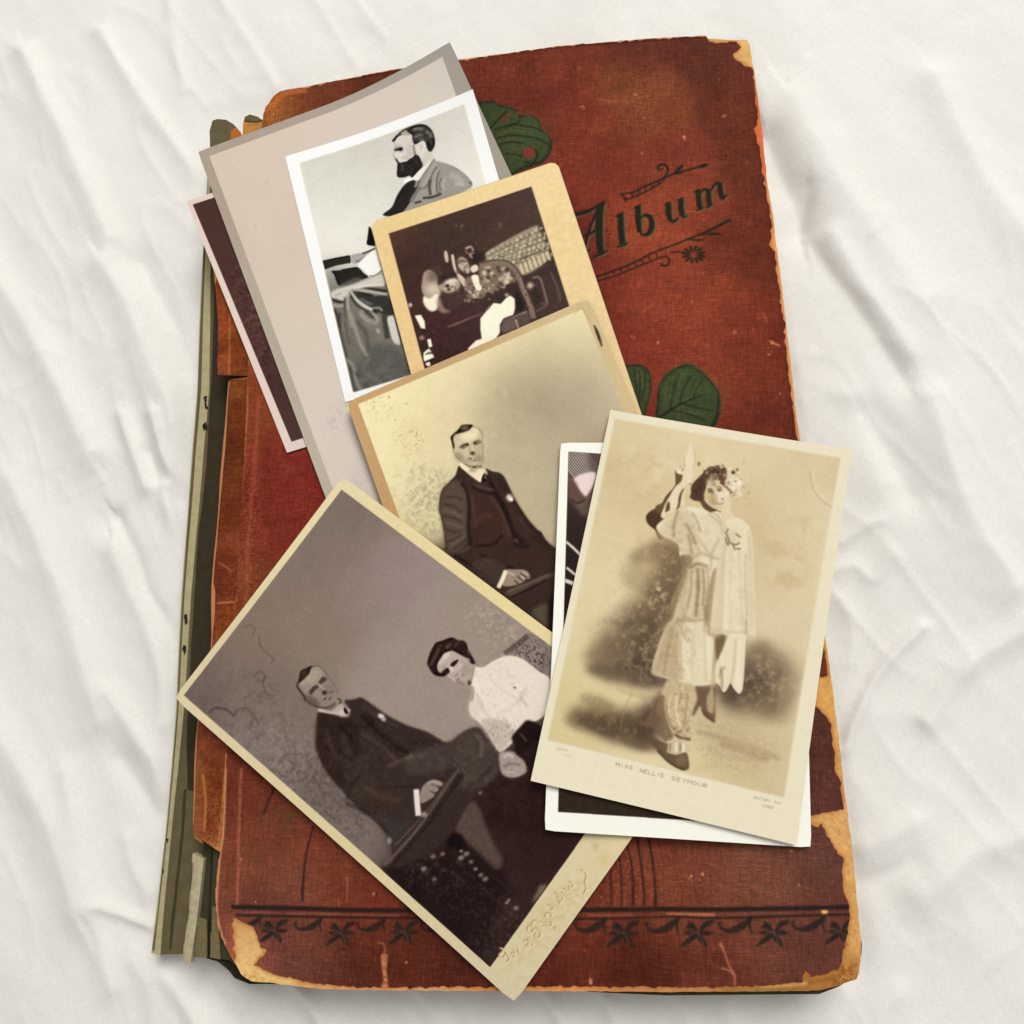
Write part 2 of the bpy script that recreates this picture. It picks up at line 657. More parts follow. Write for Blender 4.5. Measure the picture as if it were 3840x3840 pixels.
def inside(Q, x, y):
    r = np.ones(np.shape(x), bool)
    n = len(Q)
    sgn = None
    for i in range(n):
        a, b = Q[i], Q[(i + 1) % n]
        c = (b[0] - a[0]) * (y - a[1]) - (b[1] - a[1]) * (x - a[0])
        if sgn is None:
            ce = Q.mean(0)
            sgn = np.sign((b[0] - a[0]) * (ce[1] - a[1]) - (b[1] - a[1]) * (ce[0] - a[0]))
        r &= c * sgn >= 0
    return r


def on_plane(p, pl):
    d = M3 @ np.array([(p[0] - 1920.0) / FPX, -(p[1] - 1920.0) / FPX, -1.0])
    k = (pl[2] - CAMZ) / (d[2] - pl[0] * d[0] - pl[1] * d[1])
    return np.array([d[0] * k, d[1] * k, CAMZ + d[2] * k])


done = []
for key, cd in CARDS.items():
    pl = np.array([0.0, 0.0, ZT + cd['th']])
    for it in range(3):
        W3 = np.array([on_plane(p, pl) for p in cd['q']])
        Wq = W3[:, :2]
        n = 30
        s, t = np.meshgrid(np.linspace(0, 1, n), np.linspace(0, 1, n))
        s, t = s.ravel()[:, None], t.ravel()[:, None]
        P = (Wq[0] * (1 - s) + Wq[1] * s) * (1 - t) + (Wq[3] * (1 - s) + Wq[2] * s) * t
        h = np.where(inside(COVER_W, P[:, 0], P[:, 1]), ZT + 0.0001, -1.0)
        for o in done:
            ins = inside(o['W'], P[:, 0], P[:, 1])
            z = o['pl'][0] * P[:, 0] + o['pl'][1] * P[:, 1] + o['pl'][2] + PRINT_UP + 0.00005
            if o['lift'] and key != 'beard':
                z = z + curl(P[:, 0], P[:, 1])
            h = np.where(ins, np.maximum(h, z), h)
        c = P.mean(0)

        def f(a, b):
            return np.max(h - a * P[:, 0] - b * P[:, 1]) + a * c[0] + b * c[1]
        a = b = 0.0
        step = 0.02
        best = f(a, b)
        while step > 2e-6:
            for da, db in ((step, 0), (-step, 0), (0, step), (0, -step), (step, step), (-step, -step), (step, -step), (-step, step)):
                v = f(a + da, b + db)
                if v < best - 1e-9:
                    a, b, best = a + da, b + db, v
                    break
            else:
                step *= 0.5
        pl = np.array([a, b, np.max(h - a * P[:, 0] - b * P[:, 1]) + cd['th'] + 0.00003])
    cd['pl'] = pl
    cd['W3'] = np.array([on_plane(p, pl) for p in cd['q']])
    cd['W'] = cd['W3'][:, :2]
    cd['lift'] = key in ('grey', 'beard')
    done.append(cd)
    cd['size'] = (float(np.linalg.norm(cd['W'][1] - cd['W'][0])), float(np.linalg.norm(cd['W'][3] - cd['W'][0])))

TEXEL = 0.00013


def canvas_for(key, col):
    cd = CARDS[key]
    return Canvas(cd['q'], int(cd['size'][0] / TEXEL), int(cd['size'][1] / TEXEL), col)


def inner(tl, tr, bl, br=None):
    if br is None:
        br = (tr[0] + bl[0] - tl[0], tr[1] + bl[1] - tl[1])
    return [tl, tr, br, bl]


# ------------------------------------------------------------------ the couple
cv = canvas_for('couple', (222, 206, 164))
cv.field('S', [(680, 2600, (216, 200, 160)), (1290, 1810, (226, 210, 165)), (1930, 3720, (206, 192, 158)), (1700, 2160, (228, 210, 155)), (2300, 3180, (222, 205, 158)),
               (2150, 3330, (210, 195, 155)), (1300, 3160, (214, 198, 152))], 260)
cv.grain(5, 12, 3, 4)
cv.mottle('G', (1000, 1150), (500, 120), (200, 175, 120), 0.5, 30, 5, -0.1, -48)
cv.blob('G', (1350, 590), 26, (198, 165, 110), 0.6)
cv.blob('G', (1420, 690), 50, (205, 182, 125), 0.5)
INC = inner((696, 2607), (1285, 1839), (1838, 3620), (2472, 2728))
cv.set_clip('S', INC)
cv.field('F', [(-560, 600, (112, 96, 88)), (-200, 250, (128, 110, 98)), (200, -400, (128, 112, 102)), (560, -850, (124, 108, 100)), (500, -500, (130, 112, 98)), (100, 100, (133, 114, 98)), (300, 250, (138, 122, 108)), (1000, 250, (154, 137, 128)), (800, -200, (148, 130, 125)),
               (900, 600, (154, 138, 126)), (600, 0, (134, 117, 103)), (1400, 250, (154, 138, 125)), (1250, 700, (152, 136, 126)), (1750, 60, (150, 134, 122)), (0, 600, (120, 104, 94)), (200, 800, (126, 110, 98)), (0, 1000, (128, 114, 106)),
               (300, 1300, (112, 98, 90)), (600, 1650, (120, 106, 98)), (1100, 2300, (55, 35, 30)), (1900, 1600, (45, 28, 25)), (1400, 2000, (42, 24, 22)), (1600, 2500, (40, 28, 27))], 210)
cv.mottle('F', (60, 1150), (420, 420), (150, 137, 128), 0.45, 26, 8, -0.05)
cv.mottle('F', (260, 1280), (330, 300), (88, 74, 66), 0.5, 24, 9, 0.0)
cv.mottle('F', (500, 1600), (300, 240), (88, 76, 70), 0.6, 22, 10, 0.0)
cv.mottle('F', (1700, 80), (260, 130), (182, 168, 152), 0.6, 26, 12, 0.05, 35)
cv.mottle('F', (-200, 750), (420, 300), (104, 88, 80), 0.6, 40, 13, 0.05)
# curling backdrop ornament
for p in ([(-100, 480), (-60, 440), (-20, 460), (-30, 510), (-80, 500)], [(0, 470), (-30, 520), (0, 600), (50, 620)], [(-250, 780), (-210, 720), (-140, 720), (-100, 770), (-60, 830)]):
    cv.line('F', p, 14, (96, 80, 70), 0.6)
cv.line('N', [(880, 1235), (930, 1220), (960, 1250), (940, 1300)], 12, (100, 84, 74), 0.6)
cv.line('N', [(990, 1300), (1000, 1370), (1050, 1430), (1100, 1470), (1080, 1500)], 14, (104, 88, 77), 0.65)
cv.line('N', [(620, 1880), (660, 1840), (740, 1850), (800, 1890)], 22, (84, 70, 62), 0.7)
cv.line('N', [(720, 1560), (800, 1540), (830, 1580), (800, 1640)], 12, (132, 116, 106), 0.5)
# right: carved chair back behind the woman
cv.poly('F', [(1810, 310), (1900, 210), (1960, 140), (2040, 160), (2200, 300), (2160, 620), (2040, 440), (1932, 350)], (132, 118, 110), 1.5, 1, False)
cv.line('F', [(1780, 300), (1860, 240), (1960, 160)], 40, (92, 76, 72), 0.9)
cv.mottle('F', (1990, 330), (140, 130), (70, 52, 50), 0.9, 13, 14, 0.0)
cv.mottle('F', (1960, 290), (110, 90), (176, 160, 150), 0.8, 11, 15, 0.1)
# dark lower room: dress, table, carpet
cv.poly('F', [(1740, 1230), (1850, 1230), (1960, 1170), (2200, 1300), (2300, 2000), (1500, 2900), (900, 2600), (850, 1950), (1000, 1900), (1250, 1750), (1450, 1580), (1600, 1330)], (58, 35, 31), 5)
cv.poly('F', [(900, 1950), (1200, 1850), (1400, 1700), (1460, 1620), (1700, 1880), (1800, 2100), (1500, 2700), (1200, 2500)], (38, 21, 20), 6, 0.9)
cv.poly('G', [(420, 180), (560, 120), (700, 80), (900, 60), (980, 300), (960, 460), (1250, 500), (1100, 740), (880, 700), (700, 520), (560, 420)], (55, 32, 29), 7, 0.9)
cv.mottle('G', (700, 300), (260, 200), (36, 18, 17), 0.6, 70, 21, 0.0, 40)
cv.poly('G', [(350, 300), (380, 250), (430, 250), (470, 310), (520, 440), (590, 590), (645, 690), (600, 760), (480, 650), (380, 560), (290, 490), (290, 410)], (92, 73, 65), 3, 1, True, 0.3)
cv.poly('G', [(230, 520), (290, 480), (350, 530), (340, 600), (270, 610), (230, 580)], (26, 12, 12), 2)
cv.mottle('G', (130, 760), (260, 160), (92, 72, 66), 0.55, 26, 16, 0.12)
cv.mottle('G', (500, 1000), (420, 260), (72, 58, 56), 0.45, 20, 17, 0.1)
cv.mottle('G', (620, 1250), (180, 220), (82, 70, 66), 0.6, 24, 18, 0.0, 40)
for p, r in (((330, 670), 26), ((370, 640), 24), ((405, 700), 18), ((440, 755), 17), ((480, 800), 20), ((515, 830), 24), ((695, 990), 14), ((680, 1010), 16), ((750, 1050), 20), ((50, 750), 24), ((120, 660), 20), ((130, 830), 18), ((190, 640), 20), ((470, 180), 18), ((330, 620), 16)):
    cv.blob('G', p, (r, r * 0.7), (150, 132, 126), 0.85, -20)
cv.line('G', [(460, 860), (620, 1010), (760, 1130)], 10, (70, 54, 50), 0.7)
cv.line('G', [(540, 780), (700, 920)], 10, (62, 46, 42), 0.7)
cv.blob('G', (560, 1400), (60, 45), (60, 50, 55), 0.6)
cv.poly('G', [(930, 880), (990, 870), (940, 950), (880, 1010), (860, 1020)], (150, 138, 110), 2.5, 0.7, False)
# man: suit
cv.poly('F', [(380, 740), (480, 765), (600, 780), (612, 720), (575, 655), (640, 645), (690, 630), (730, 645), (900, 765), (1050, 840), (1200, 890), (1350, 970), (1450, 905), (1530, 862), (1590, 862), (1640, 920), (1690, 1000), (1735, 1130), (1740, 1190), (1650, 1280),
              (1560, 1370), (1490, 1460), (1420, 1590), (1300, 1740), (1120, 1850), (960, 1900), (925, 1720), (870, 1620), (800, 1540), (680, 1460), (560, 1330), (440, 1180), (395, 1090), (362, 980), (378, 860)], (62, 46, 40), 1.2)
cv.poly('F', [(1350, 970), (1450, 905), (1530, 862), (1590, 862), (1640, 920), (1690, 1000), (1735, 1130), (1740, 1190), (1650, 1280), (1480, 1330), (1430, 1160), (1200, 1200), (1050, 1200), (1040, 1060), (1200, 1010)], (76, 63, 55), 3)
cv.poly('F', [(385, 760), (560, 780), (650, 830), (700, 1000), (640, 1180), (560, 1310), (440, 1180), (395, 1090), (362, 980)], (54, 36, 30), 3, 0.9)
cv.poly('F', [(560, 900), (620, 1000), (660, 1120), (820, 1250), (1110, 1300), (1130, 1520), (900, 1480), (700, 1420), (600, 1320)], (66, 50, 42), 4, 0.9)
cv.poly('F', [(820, 1500), (1000, 1560), (1110, 1560), (1000, 1720), (950, 1800), (880, 1650)], (64, 58, 55), 6, 0.8)
for p, wd, c in (([(530, 830), (600, 900), (640, 980)], 26, (34, 16, 12)), ([(560, 840), (720, 850), (790, 810), (740, 760)], 18, (32, 15, 12)), ([(700, 760), (820, 880), (950, 980), (1080, 1060)], 34, (38, 22, 18)), ([(430, 1010), (540, 1030), (640, 1110)], 16, (38, 20, 16)),
                 ([(820, 1310), (960, 1300), (1110, 1300)], 14, (36, 22, 18)), ([(700, 1210), (620, 1300), (600, 1400)], 18, (42, 28, 24)), ([(880, 930), (960, 1010), (980, 1100)], 18, (44, 30, 26)), ([(1290, 960), (1180, 960), (1060, 980)], 20, (48, 34, 30)),
                 ([(1430, 1160), (1380, 1080), (1300, 1040)], 14, (62, 48, 42)), ([(1480, 1330), (1600, 1240), (1690, 1150)], 26, (52, 42, 38)), ([(590, 1420), (760, 1510), (900, 1640)], 20, (44, 28, 24))):
    cv.line('F', p, wd, c, 0.75, 2.2)
for p, wd, c in (([(700, 900), (860, 1000), (960, 1110)], 14, (82, 64, 56)), ([(440, 870), (470, 980), (520, 1090)], 18, (74, 54, 46)), ([(900, 1150), (1060, 1080), (1200, 1060)], 18, (88, 72, 64)), ([(1560, 900), (1610, 980), (1600, 1080)], 20, (96, 82, 72)), ([(720, 1300), (860, 1380), (1000, 1400)], 20, (78, 62, 54)),
                 ([(700, 680), (830, 770), (980, 850)], 10, (80, 62, 54)), ([(1060, 1040), (1080, 1060), (1050, 1090)], 8, (130, 112, 102))):
    cv.line('F', p, wd * 1.2, [v * 1.12 for v in c], 0.8, 2.6)
cv.mottle('F', (700, 1150), (330, 380), (84, 66, 58), 0.35, 34, 131, 0.0, -20)
cv.mottle('F', (1400, 1120), (300, 230), (100, 86, 76), 0.35, 36, 132, 0.0, 20)
# seat rail
cv.line('F', [(1440, 1165), (1300, 1370), (1170, 1560), (1040, 1720), (880, 1890)], [14, 16, 20, 22], (104, 86, 78), 0.9, 1)
cv.line('F', [(1405, 1190), (1260, 1400), (1130, 1560), (960, 1740)], 9, (112, 95, 86), 0.8, 0.8)
cv.line('F', [(1470, 1200), (1330, 1400), (1200, 1590), (930, 1900)], 22, (44, 30, 28), 0.8, 1.4)
cv.blob('F', (1175, 1510), (26, 20), (160, 145, 138), 0.8)
cv.blob('F', (915, 1705), (16, 26), (170, 155, 148), 0.7)
# hand and cuff
cv.poly('F', [(1145, 1345), (1175, 1285), (1240, 1250), (1300, 1262), (1318, 1285), (1295, 1300), (1268, 1290), (1285, 1320), (1262, 1345), (1235, 1340), (1255, 1365), (1220, 1395), (1150, 1425)], (142, 127, 118), 1)
cv.line('F', [(1225, 1280), (1270, 1300)], 8, (70, 54, 48), 0.8)
cv.line('F', [(1215, 1330), (1250, 1345)], 8, (78, 62, 56), 0.8)
cv.line('F', [(1200, 1270), (1250, 1262), (1300, 1280)], 14, (172, 158, 150), 0.7)
cv.line('F', [(1115, 1320), (1122, 1420), (1132, 1520)], 42, (226, 214, 205), 1, 0.8)
cv.blob('F', (850, 770), (26, 17), (225, 215, 212), 1, 25)
cv.blob('F', (870, 795), (16, 14), (190, 178, 175), 1)
# man: head
cv.poly('F1', [(600, 330), (740, 310), (880, 370), (1000, 500), (1120, 640), (1220, 800), (1320, 960), (1370, 1100), (1330, 1210), (1440, 1300), (1450, 1380), (1330, 1440), (1200, 1500), (1050, 1530), (880, 1530), (700, 1480), (560, 1400), (430, 1300), (370, 1180), (260, 1030), (190, 920), (240, 790), (380, 690), (500, 560), (560, 420)], (140, 124, 111), 1)
cv.blob('F1', (620, 620), (260, 190), (170, 154, 134), 0.9, -50)
cv.blob('F1', (800, 480), (140, 160), (162, 147, 134), 0.8, 0)
cv.blob('F1', (330, 800), (90, 80), (172, 156, 148), 0.7)
cv.blob('F1', (460, 940), (130, 120), (150, 134, 124), 0.7)
cv.blob('F1', (600, 1340), (280, 130), (104, 86, 76), 0.85, 30)
cv.blob('F1', (1130, 1000), (90, 160), (128, 111, 101), 0.7, -30)
cv.blob('F1', (800, 1180), (170, 90), (144, 128, 117), 0.8, 30)
cv.poly('F1', [(220, 770), (225, 640), (275, 440), (420, 370), (520, 310), (640, 285), (570, 390), (530, 520), (400, 650), (270, 780)], (50, 36, 26), 0.8)
cv.blob('F1', (380, 500), (80, 110), (78, 62, 48), 0.6, 40)
cv.line('F1', [(235, 720), (175, 900), (270, 1050), (370, 1190), (420, 1330)], [50, 52, 60, 50, 40], (48, 32, 24), 0.8, 1.1)
cv.line('F1', [(640, 290), (800, 280), (930, 380), (1050, 530), (1130, 660)], [40, 42, 46, 40, 30], (98, 82, 70), 0.65, 1.2)
cv.line('F1', [(1130, 660), (1230, 820), (1340, 1010), (1370, 1130)], 30, (118, 101, 90), 0.8, 0.8)
cv.poly('F1', [(815, 800), (870, 700), (950, 615), (1020, 640), (1055, 690), (980, 760), (890, 825)], (82, 65, 56), 1)
cv.line('F1', [(820, 790), (880, 690), (950, 620)], 30, (66, 48, 38), 0.8, 0.6)
cv.poly('F1', [(515, 1080), (600, 970), (720, 870), (785, 880), (800, 930), (700, 1030), (590, 1150)], (82, 65, 54), 1)
cv.line('F1', [(560, 1030), (640, 940), (740, 880)], 32, (62, 42, 30), 0.8, 0.6)
cv.line('F1', [(830, 860), (900, 930), (975, 1005)], 56, (168, 153, 142), 0.95, 0.7)
cv.blob('F1', (980, 1090), (70, 55), (38, 20, 10), 1)
cv.line('F1', [(900, 960), (920, 1080), (960, 1150)], 40, (104, 86, 74), 0.6, 0.9)
cv.line('F1', [(950, 1310), (1040, 1240)], 52, (88, 70, 60), 0.85, 0.7)
cv.line('F1', [(1110, 1310), (1200, 1220)], 50, (94, 76, 67), 0.85, 0.7)
cv.line('F1', [(1130, 1110), (1220, 1050), (1300, 1060)], 44, (100, 83, 74), 0.8, 0.7)
cv.line('F1', [(1130, 1400), (1230, 1290), (1290, 1230)], 60, (142, 126, 118), 0.8, 0.7)
cv.blob('F1', (1000, 1370), (60, 50), (134, 118, 110), 0.8)
cv.line('F1', [(430, 1330), (560, 1410), (720, 1490), (900, 1540), (1120, 1520), (1310, 1400)], [40, 50, 60, 60, 64, 60], (72, 54, 44), 0.65, 1.5)
cv.line('F1', [(1370, 1260), (1470, 1330), (1430, 1430)], 46, (66, 48, 42), 0.85, 0.7)
cv.poly('F1', [(785, 1580), (880, 1570), (1150, 1640), (1280, 1560), (1470, 1430), (1540, 1460), (1580, 1560), (1590, 1640), (1640, 1790), (1500, 1790), (1200, 1730), (880, 1680), (800, 1660)], (178, 160, 150), 0.8)
cv.blob('F1', (1500, 1700), (90, 100), (208, 190, 180), 0.9)
cv.line('F1', [(830, 1600), (1000, 1650), (1200, 1680), (1460, 1690)], 36, (205, 188, 178), 0.8)
cv.line('F1', [(960, 1570), (1150, 1610), (1300, 1560)], 34, (132, 114, 102), 0.7)
cv.poly('F1', [(1560, 1540), (1600, 1530), (1660, 1620), (1680, 1700), (1600, 1710), (1560, 1620)], (12, 8, 8), 0.7)
cv.blob('F1', (1710, 1620), (50, 45), (190, 170, 162), 0.9)
cv.line('F1', [(1560, 1480), (1640, 1570), (1700, 1640)], 40, (158, 140, 132), 0.8, 0.6)
# woman: blouse
cv.poly('F', [(1545, 400), (1620, 398), (1700, 350), (1790, 314), (1870, 318), (1932, 345), (2040, 430), (2130, 500), (2120, 700), (2050, 790), (1940, 840), (1900, 900), (1850, 960), (1800, 1010), (1745, 1040), (1700, 980), (1650, 890), (1590, 820), (1530, 765), (1512, 700), (1535, 600), (1528, 545), (1540, 470)], (228, 216, 201), 1)
cv.poly('F', [(1600, 800), (1700, 790), (1800, 820), (1860, 900), (1800, 1000), (1750, 1040), (1700, 980), (1640, 880)], (186, 170, 158), 2.5, 0.75, True, 0.4, 8)
cv.blob('F', (1560, 700), (50, 90), (214, 197, 186), 0.7)
cv.mottle('F', (1780, 560), (220, 220), (212, 198, 182), 0.8, 22, 19, 0.1)
cv.mottle('F', (1760, 900), (130, 110), (150, 132, 122), 0.7, 12, 20, 0.05)
for p, wd, c in (([(1570, 600), (1610, 700), (1680, 800)], 12, (196, 180, 166)), ([(1660, 470), (1760, 570), (1880, 640)], 12, (206, 190, 176)), ([(1600, 560), (1620, 640), (1610, 720)], 10, (205, 190, 178)), ([(1780, 400), (1800, 440), (1790, 500)], 8, (205, 192, 180)),
                 ([(1830, 710), (1900, 640), (1960, 590)], 12, (200, 184, 170)), ([(1720, 760), (1800, 720), (1840, 740)], 12, (204, 188, 174)), ([(1950, 560), (1900, 620), (1960, 700)], 14, (190, 172, 160))):
    cv.line('F', p, wd, c, 0.8, 1.6)
cv.blob('F', (1858, 555), (14, 8), (120, 104, 92), 0.9, 20)
cv.line('F', [(1555, 480), (1580, 560), (1640, 680)], 18, (238, 227, 214), 0.7, 1)
cv.line('F', [(1535, 545), (1545, 590), (1530, 660)], 18, (150, 134, 122), 0.8, 1)
cv.poly('F', [(1835, 930), (1900, 850), (1960, 800), (2060, 860), (2000, 980), (1900, 1060), (1868, 1050), (1860, 990)], (36, 18, 16), 1.6)
cv.line('F', [(1900, 900), (1950, 960)], 8, (150, 134, 126), 0.7)
cv.poly('F', [(1740, 1060), (1790, 1035), (1850, 1040), (1880, 1070), (1930, 1110), (1950, 1190), (1880, 1235), (1800, 1235), (1755, 1190)], (166, 149, 139), 1.4, 1, True, 0.2, 8)
cv.line('F', [(1775, 1080), (1810, 1060), (1850, 1080)], 18, (205, 190, 178), 0.8)
cv.line('F', [(1770, 1150), (1830, 1130), (1900, 1140)], 14, (118, 100, 92), 0.8)
cv.line('F', [(1780, 1195), (1850, 1190)], 12, (200, 184, 174), 0.7)
cv.line('F', [(1760, 1225), (1850, 1245), (1950, 1215)], 16, (58, 38, 34), 0.7)
# woman: head
cv.poly('F2', [(650, 690), (870, 615), (1000, 680), (1150, 760), (1300, 850), (1420, 960), (1550, 1020), (1560, 1120), (1490, 1380), (1430, 1560), (1300, 1660), (1200, 1680), (1050, 1640), (850, 1500), (720, 1390), (700, 1340), (790, 1260), (720, 1150), (560, 1300), (440, 1210), (415, 1050), (480, 930), (560, 800)], (184, 165, 155), 1)
cv.blob('F2', (1300, 1200), (220, 200), (160, 144, 130), 0.8, 30)
cv.blob('F2', (680, 780), (160, 80), (216, 198, 190), 0.9, -45)
cv.blob('F2', (530, 960), (70, 120), (204, 186, 176), 0.8, 20)
cv.blob('F2', (620, 1130), (120, 100), (165, 148, 138), 0.7)
cv.blob('F2', (1090, 1100), (130, 80), (200, 183, 174), 0.8, -45)
cv.blob('F2', (860, 1180), (75, 62), (220, 202, 193), 1, 40)
cv.blob('F2', (1140, 1590), (180, 60), (128, 108, 98), 0.6, 25)
cv.poly('F2', [(120, 1000), (150, 860), (220, 660), (300, 500), (400, 370), (600, 320), (740, 245), (900, 225), (1050, 300), (1200, 310), (1310, 400), (1360, 590), (1440, 720), (1510, 860), (1580, 1000), (1480, 1020), (1370, 930), (1420, 860), (1300, 830), (1150, 750), (950, 650), (850, 620), (650, 690), (560, 800), (460, 950), (415, 1100), (440, 1220), (560, 1300), (720, 1140), (800, 1250), (700, 1350), (600, 1400), (420, 1380), (290, 1310), (190, 1160)], (50, 30, 25), 1)
for p, wd, c in (([(220, 1060), (300, 900), (410, 700), (480, 540)], 70, (98, 78, 70)), ([(720, 560), (740, 480), (850, 420)], 80, (106, 86, 78)), ([(960, 500), (1040, 380), (1110, 330)], 80, (88, 66, 58)), ([(540, 430), (480, 500)], 50, (84, 64, 57)), ([(1360, 620), (1400, 760)], 60, (100, 82, 74))):
    cv.line('F2', p, wd, c, 0.75, 1.1)
for p, wd in (([(160, 1000), (230, 760), (320, 560), (400, 430)], 50), ([(400, 1220), (390, 1000), (500, 820), (600, 620)], 44), ([(420, 400), (700, 300), (920, 270)], 44), ([(900, 560), (1100, 660), (1200, 740)], 50), ([(320, 1290), (520, 1340), (640, 1340)], 70), ([(1250, 430), (1330, 580)], 50), ([(640, 640), (800, 580)], 50)):
    cv.line('F2', p, wd, (20, 5, 3), 0.7, 0.8)
cv.poly('F2', [(815, 1050), (900, 950), (1060, 880), (1030, 970), (940, 1080), (880, 1100)], (48, 32, 20), 0.8)
cv.line('F2', [(560, 1310), (660, 1220), (750, 1180)], 90, (44, 24, 18), 0.7, 1)
cv.line('F2', [(940, 1390), (1030, 1340), (1040, 1290)], 34, (112, 92, 84), 0.8, 0.9)
cv.line('F2', [(1020, 1510), (1080, 1440)], 44, (98, 74, 68), 0.8, 0.9)
cv.line('F2', [(1150, 1390), (1220, 1330)], 46, (130, 113, 102), 0.8, 0.8)
cv.blob('F2', (1100, 1350), (46, 60), (188, 170, 162), 0.8, 30)
cv.line('F2', [(950, 1570), (1090, 1600), (1220, 1660)], 36, (112, 92, 84), 0.5, 1.2)
cv.blob('F2', (1390, 1580), (60, 70), (62, 46, 36), 0.9)
cv.blob('F2', (1460, 900), (50, 80), (44, 28, 24), 1, -20)
cv.line('F2', [(1340, 880), (1420, 960)], 50, (178, 160, 152), 0.7)
cv.line('F2', [(1540, 1060), (1490, 1340), (1440, 1540)], 40, (140, 124, 112), 0.7, 1)
cv.develop(1.4, 0.5)
cv.grain(7, 3, 2, 31)
cv.grain(3.5, 40, 3, 32, (1.1, 1, 0.95))
cv.set_clip('S', None)
# blind-stamped script of the photographer along the lower margin
cv.mottle('U', (1000, 1250), (700, 200), (198, 172, 112), 0.35, 40, 33, -0.2, -55)
SCRIPT = [[(120, 1950), (60, 1990), (70, 2060), (150, 2050), (190, 1960)], [(60, 1870), (140, 1900), (220, 2000), (260, 2100), (200, 2150)], [(300, 2010), (330, 1970), (380, 1980), (340, 2050), (410, 2060)], [(430, 1900), (440, 1960), (500, 1990)],
          [(540, 1760), (600, 1720), (650, 1780), (600, 1830), (680, 1850)], [(620, 1700), (720, 1780), (740, 1840)],
          [(700, 1470), (640, 1440), (620, 1520), (690, 1570), (740, 1500), (700, 1400), (780, 1330), (880, 1390)], [(760, 1480), (860, 1530), (890, 1600), (830, 1690), (770, 1650), (780, 1580)], [(880, 1350), (960, 1390), (1010, 1400)],
          [(940, 1430), (1000, 1440), (1060, 1450), (1110, 1400), (1080, 1350)], [(1000, 1280), (980, 1220), (1040, 1180), (1110, 1210), (1080, 1250)], [(1010, 1020), (1080, 1040), (1140, 1090), (1090, 1130)], [(1180, 770), (1260, 850), (1330, 880), (1290, 960), (1210, 930)],
          [(1200, 860), (1280, 940), (1250, 1000)], [(1300, 760), (1380, 830), (1430, 850)], [(1340, 690), (1420, 740), (1470, 720)], [(1450, 560), (1510, 590), (1540, 640), (1480, 680), (1430, 640)], [(1690, 330), (1770, 370), (1800, 470), (1770, 580), (1800, 690), (1740, 820)],
          [(1150, 1470), (1220, 1520)]]
for p in SCRIPT:
    cv.line('U', p, 34, (170, 142, 92), 0.85, 0.8)
    cv.line('U', [(x + 26, y + 16) for x, y in p], 22, (236, 220, 180), 0.75, 0.8)
cv.grain(2, 3, 1, 35)
cv.fade(0.05)
CARDS['couple'].update(cv=cv, inn=INC)

# ------------------------------------------------------------------ the man with the carnation
cv = canvas_for('man', (206, 168, 118))
cv.field('S', [(1330, 1560, (200, 158, 106)), (1420, 1860, (192, 150, 100)), (1700, 1350, (194, 160, 110)), (2190, 1140, (206, 182, 134)), (2300, 1350, (206, 180, 132)), (2370, 1540, (208, 182, 134))], 200)
cv.grain(5, 10, 3, 41)
INM = inner((1344, 1520), (2182, 1164), (1790, 2750), (2700, 2420))
cv.set_clip('S', INM)
cv.field('C', [(330, 980, (240, 226, 178)), (700, 850, (240, 226, 176)), (1000, 700, (236, 220, 172)), (1400, 500, (232, 216, 166)), (1900, 280, (238, 224, 172)), (1650, 650, (206, 190, 150)), (1900, 520, (214, 199, 156)), (1450, 980, (170, 154, 124)), (1600, 850, (162, 147, 120)), (1900, 900, (168, 152, 126)),
               (2050, 800, (180, 166, 134)), (2250, 600, (226, 210, 166)), (2300, 1000, (196, 182, 150)), (1250, 1000, (196, 180, 142)), (1000, 1000, (226, 210, 162)), (800, 1100, (228, 212, 164)), (500, 1200, (240, 226, 176)), (800, 1400, (224, 208, 162)), (550, 1500, (240, 225, 174)), (750, 1700, (214, 202, 152)),
               (1500, 1300, (186, 170, 138)), (1700, 1400, (184, 168, 138)), (1450, 1450, (190, 175, 140)), (1750, 1700, (184, 170, 138)), (1600, 1600, (190, 178, 140)), (2000, 1500, (168, 150, 120)), (2300, 1500, (150, 134, 110)), (900, 2400, (60, 40, 32)), (1400, 2600, (48, 30, 25)), (2300, 2200, (45, 28, 22))], 190)
cv.mottle('C', (850, 1750), (220, 260), (158, 150, 120), 0.7, 20, 43, 0.0)
cv.mottle('C', (780, 1650), (240, 330), (186, 176, 138), 0.6, 34, 44, 0.05)
cv.mottle('C', (420, 1000), (130, 100), (180, 165, 110), 0.6, 16, 45, 0.25)
cv.mottle('C', (670, 1230), (110, 120), (170, 140, 70), 0.6, 12, 46, 0.15, 45)
cv.mottle('C', (1100, 1000), (400, 400), (214, 198, 150), 0.35, 60, 47, 0.1)
cv.spots('C', (500, 1000), (300, 200), 14, 8, (150, 135, 90), 0.7, 5)
cv.poly('C1', [(300, 140), (340, 165), (420, 240), (510, 300), (540, 265), (590, 215), (568, 165), (640, 195), (700, 205), (745, 240), (800, 345), (845, 450), (905, 545), (1000, 685), (1090, 785), (1125, 800), (1180, 895), (1260, 965), (1400, 1060), (1500, 1800), (1250, 1990), (1000, 1800), (700, 1500), (200, 1010), (175, 950), (160, 800), (130, 650), (110, 570), (130, 400), (200, 310), (270, 230)], (66, 44, 36), 1)
cv.poly('C1', [(280, 280), (340, 330), (385, 420), (400, 560), (395, 760), (380, 900), (300, 1010), (200, 1000), (165, 850), (135, 650), (112, 570), (132, 400), (200, 310)], (94, 77, 61), 3.5, 0.95)
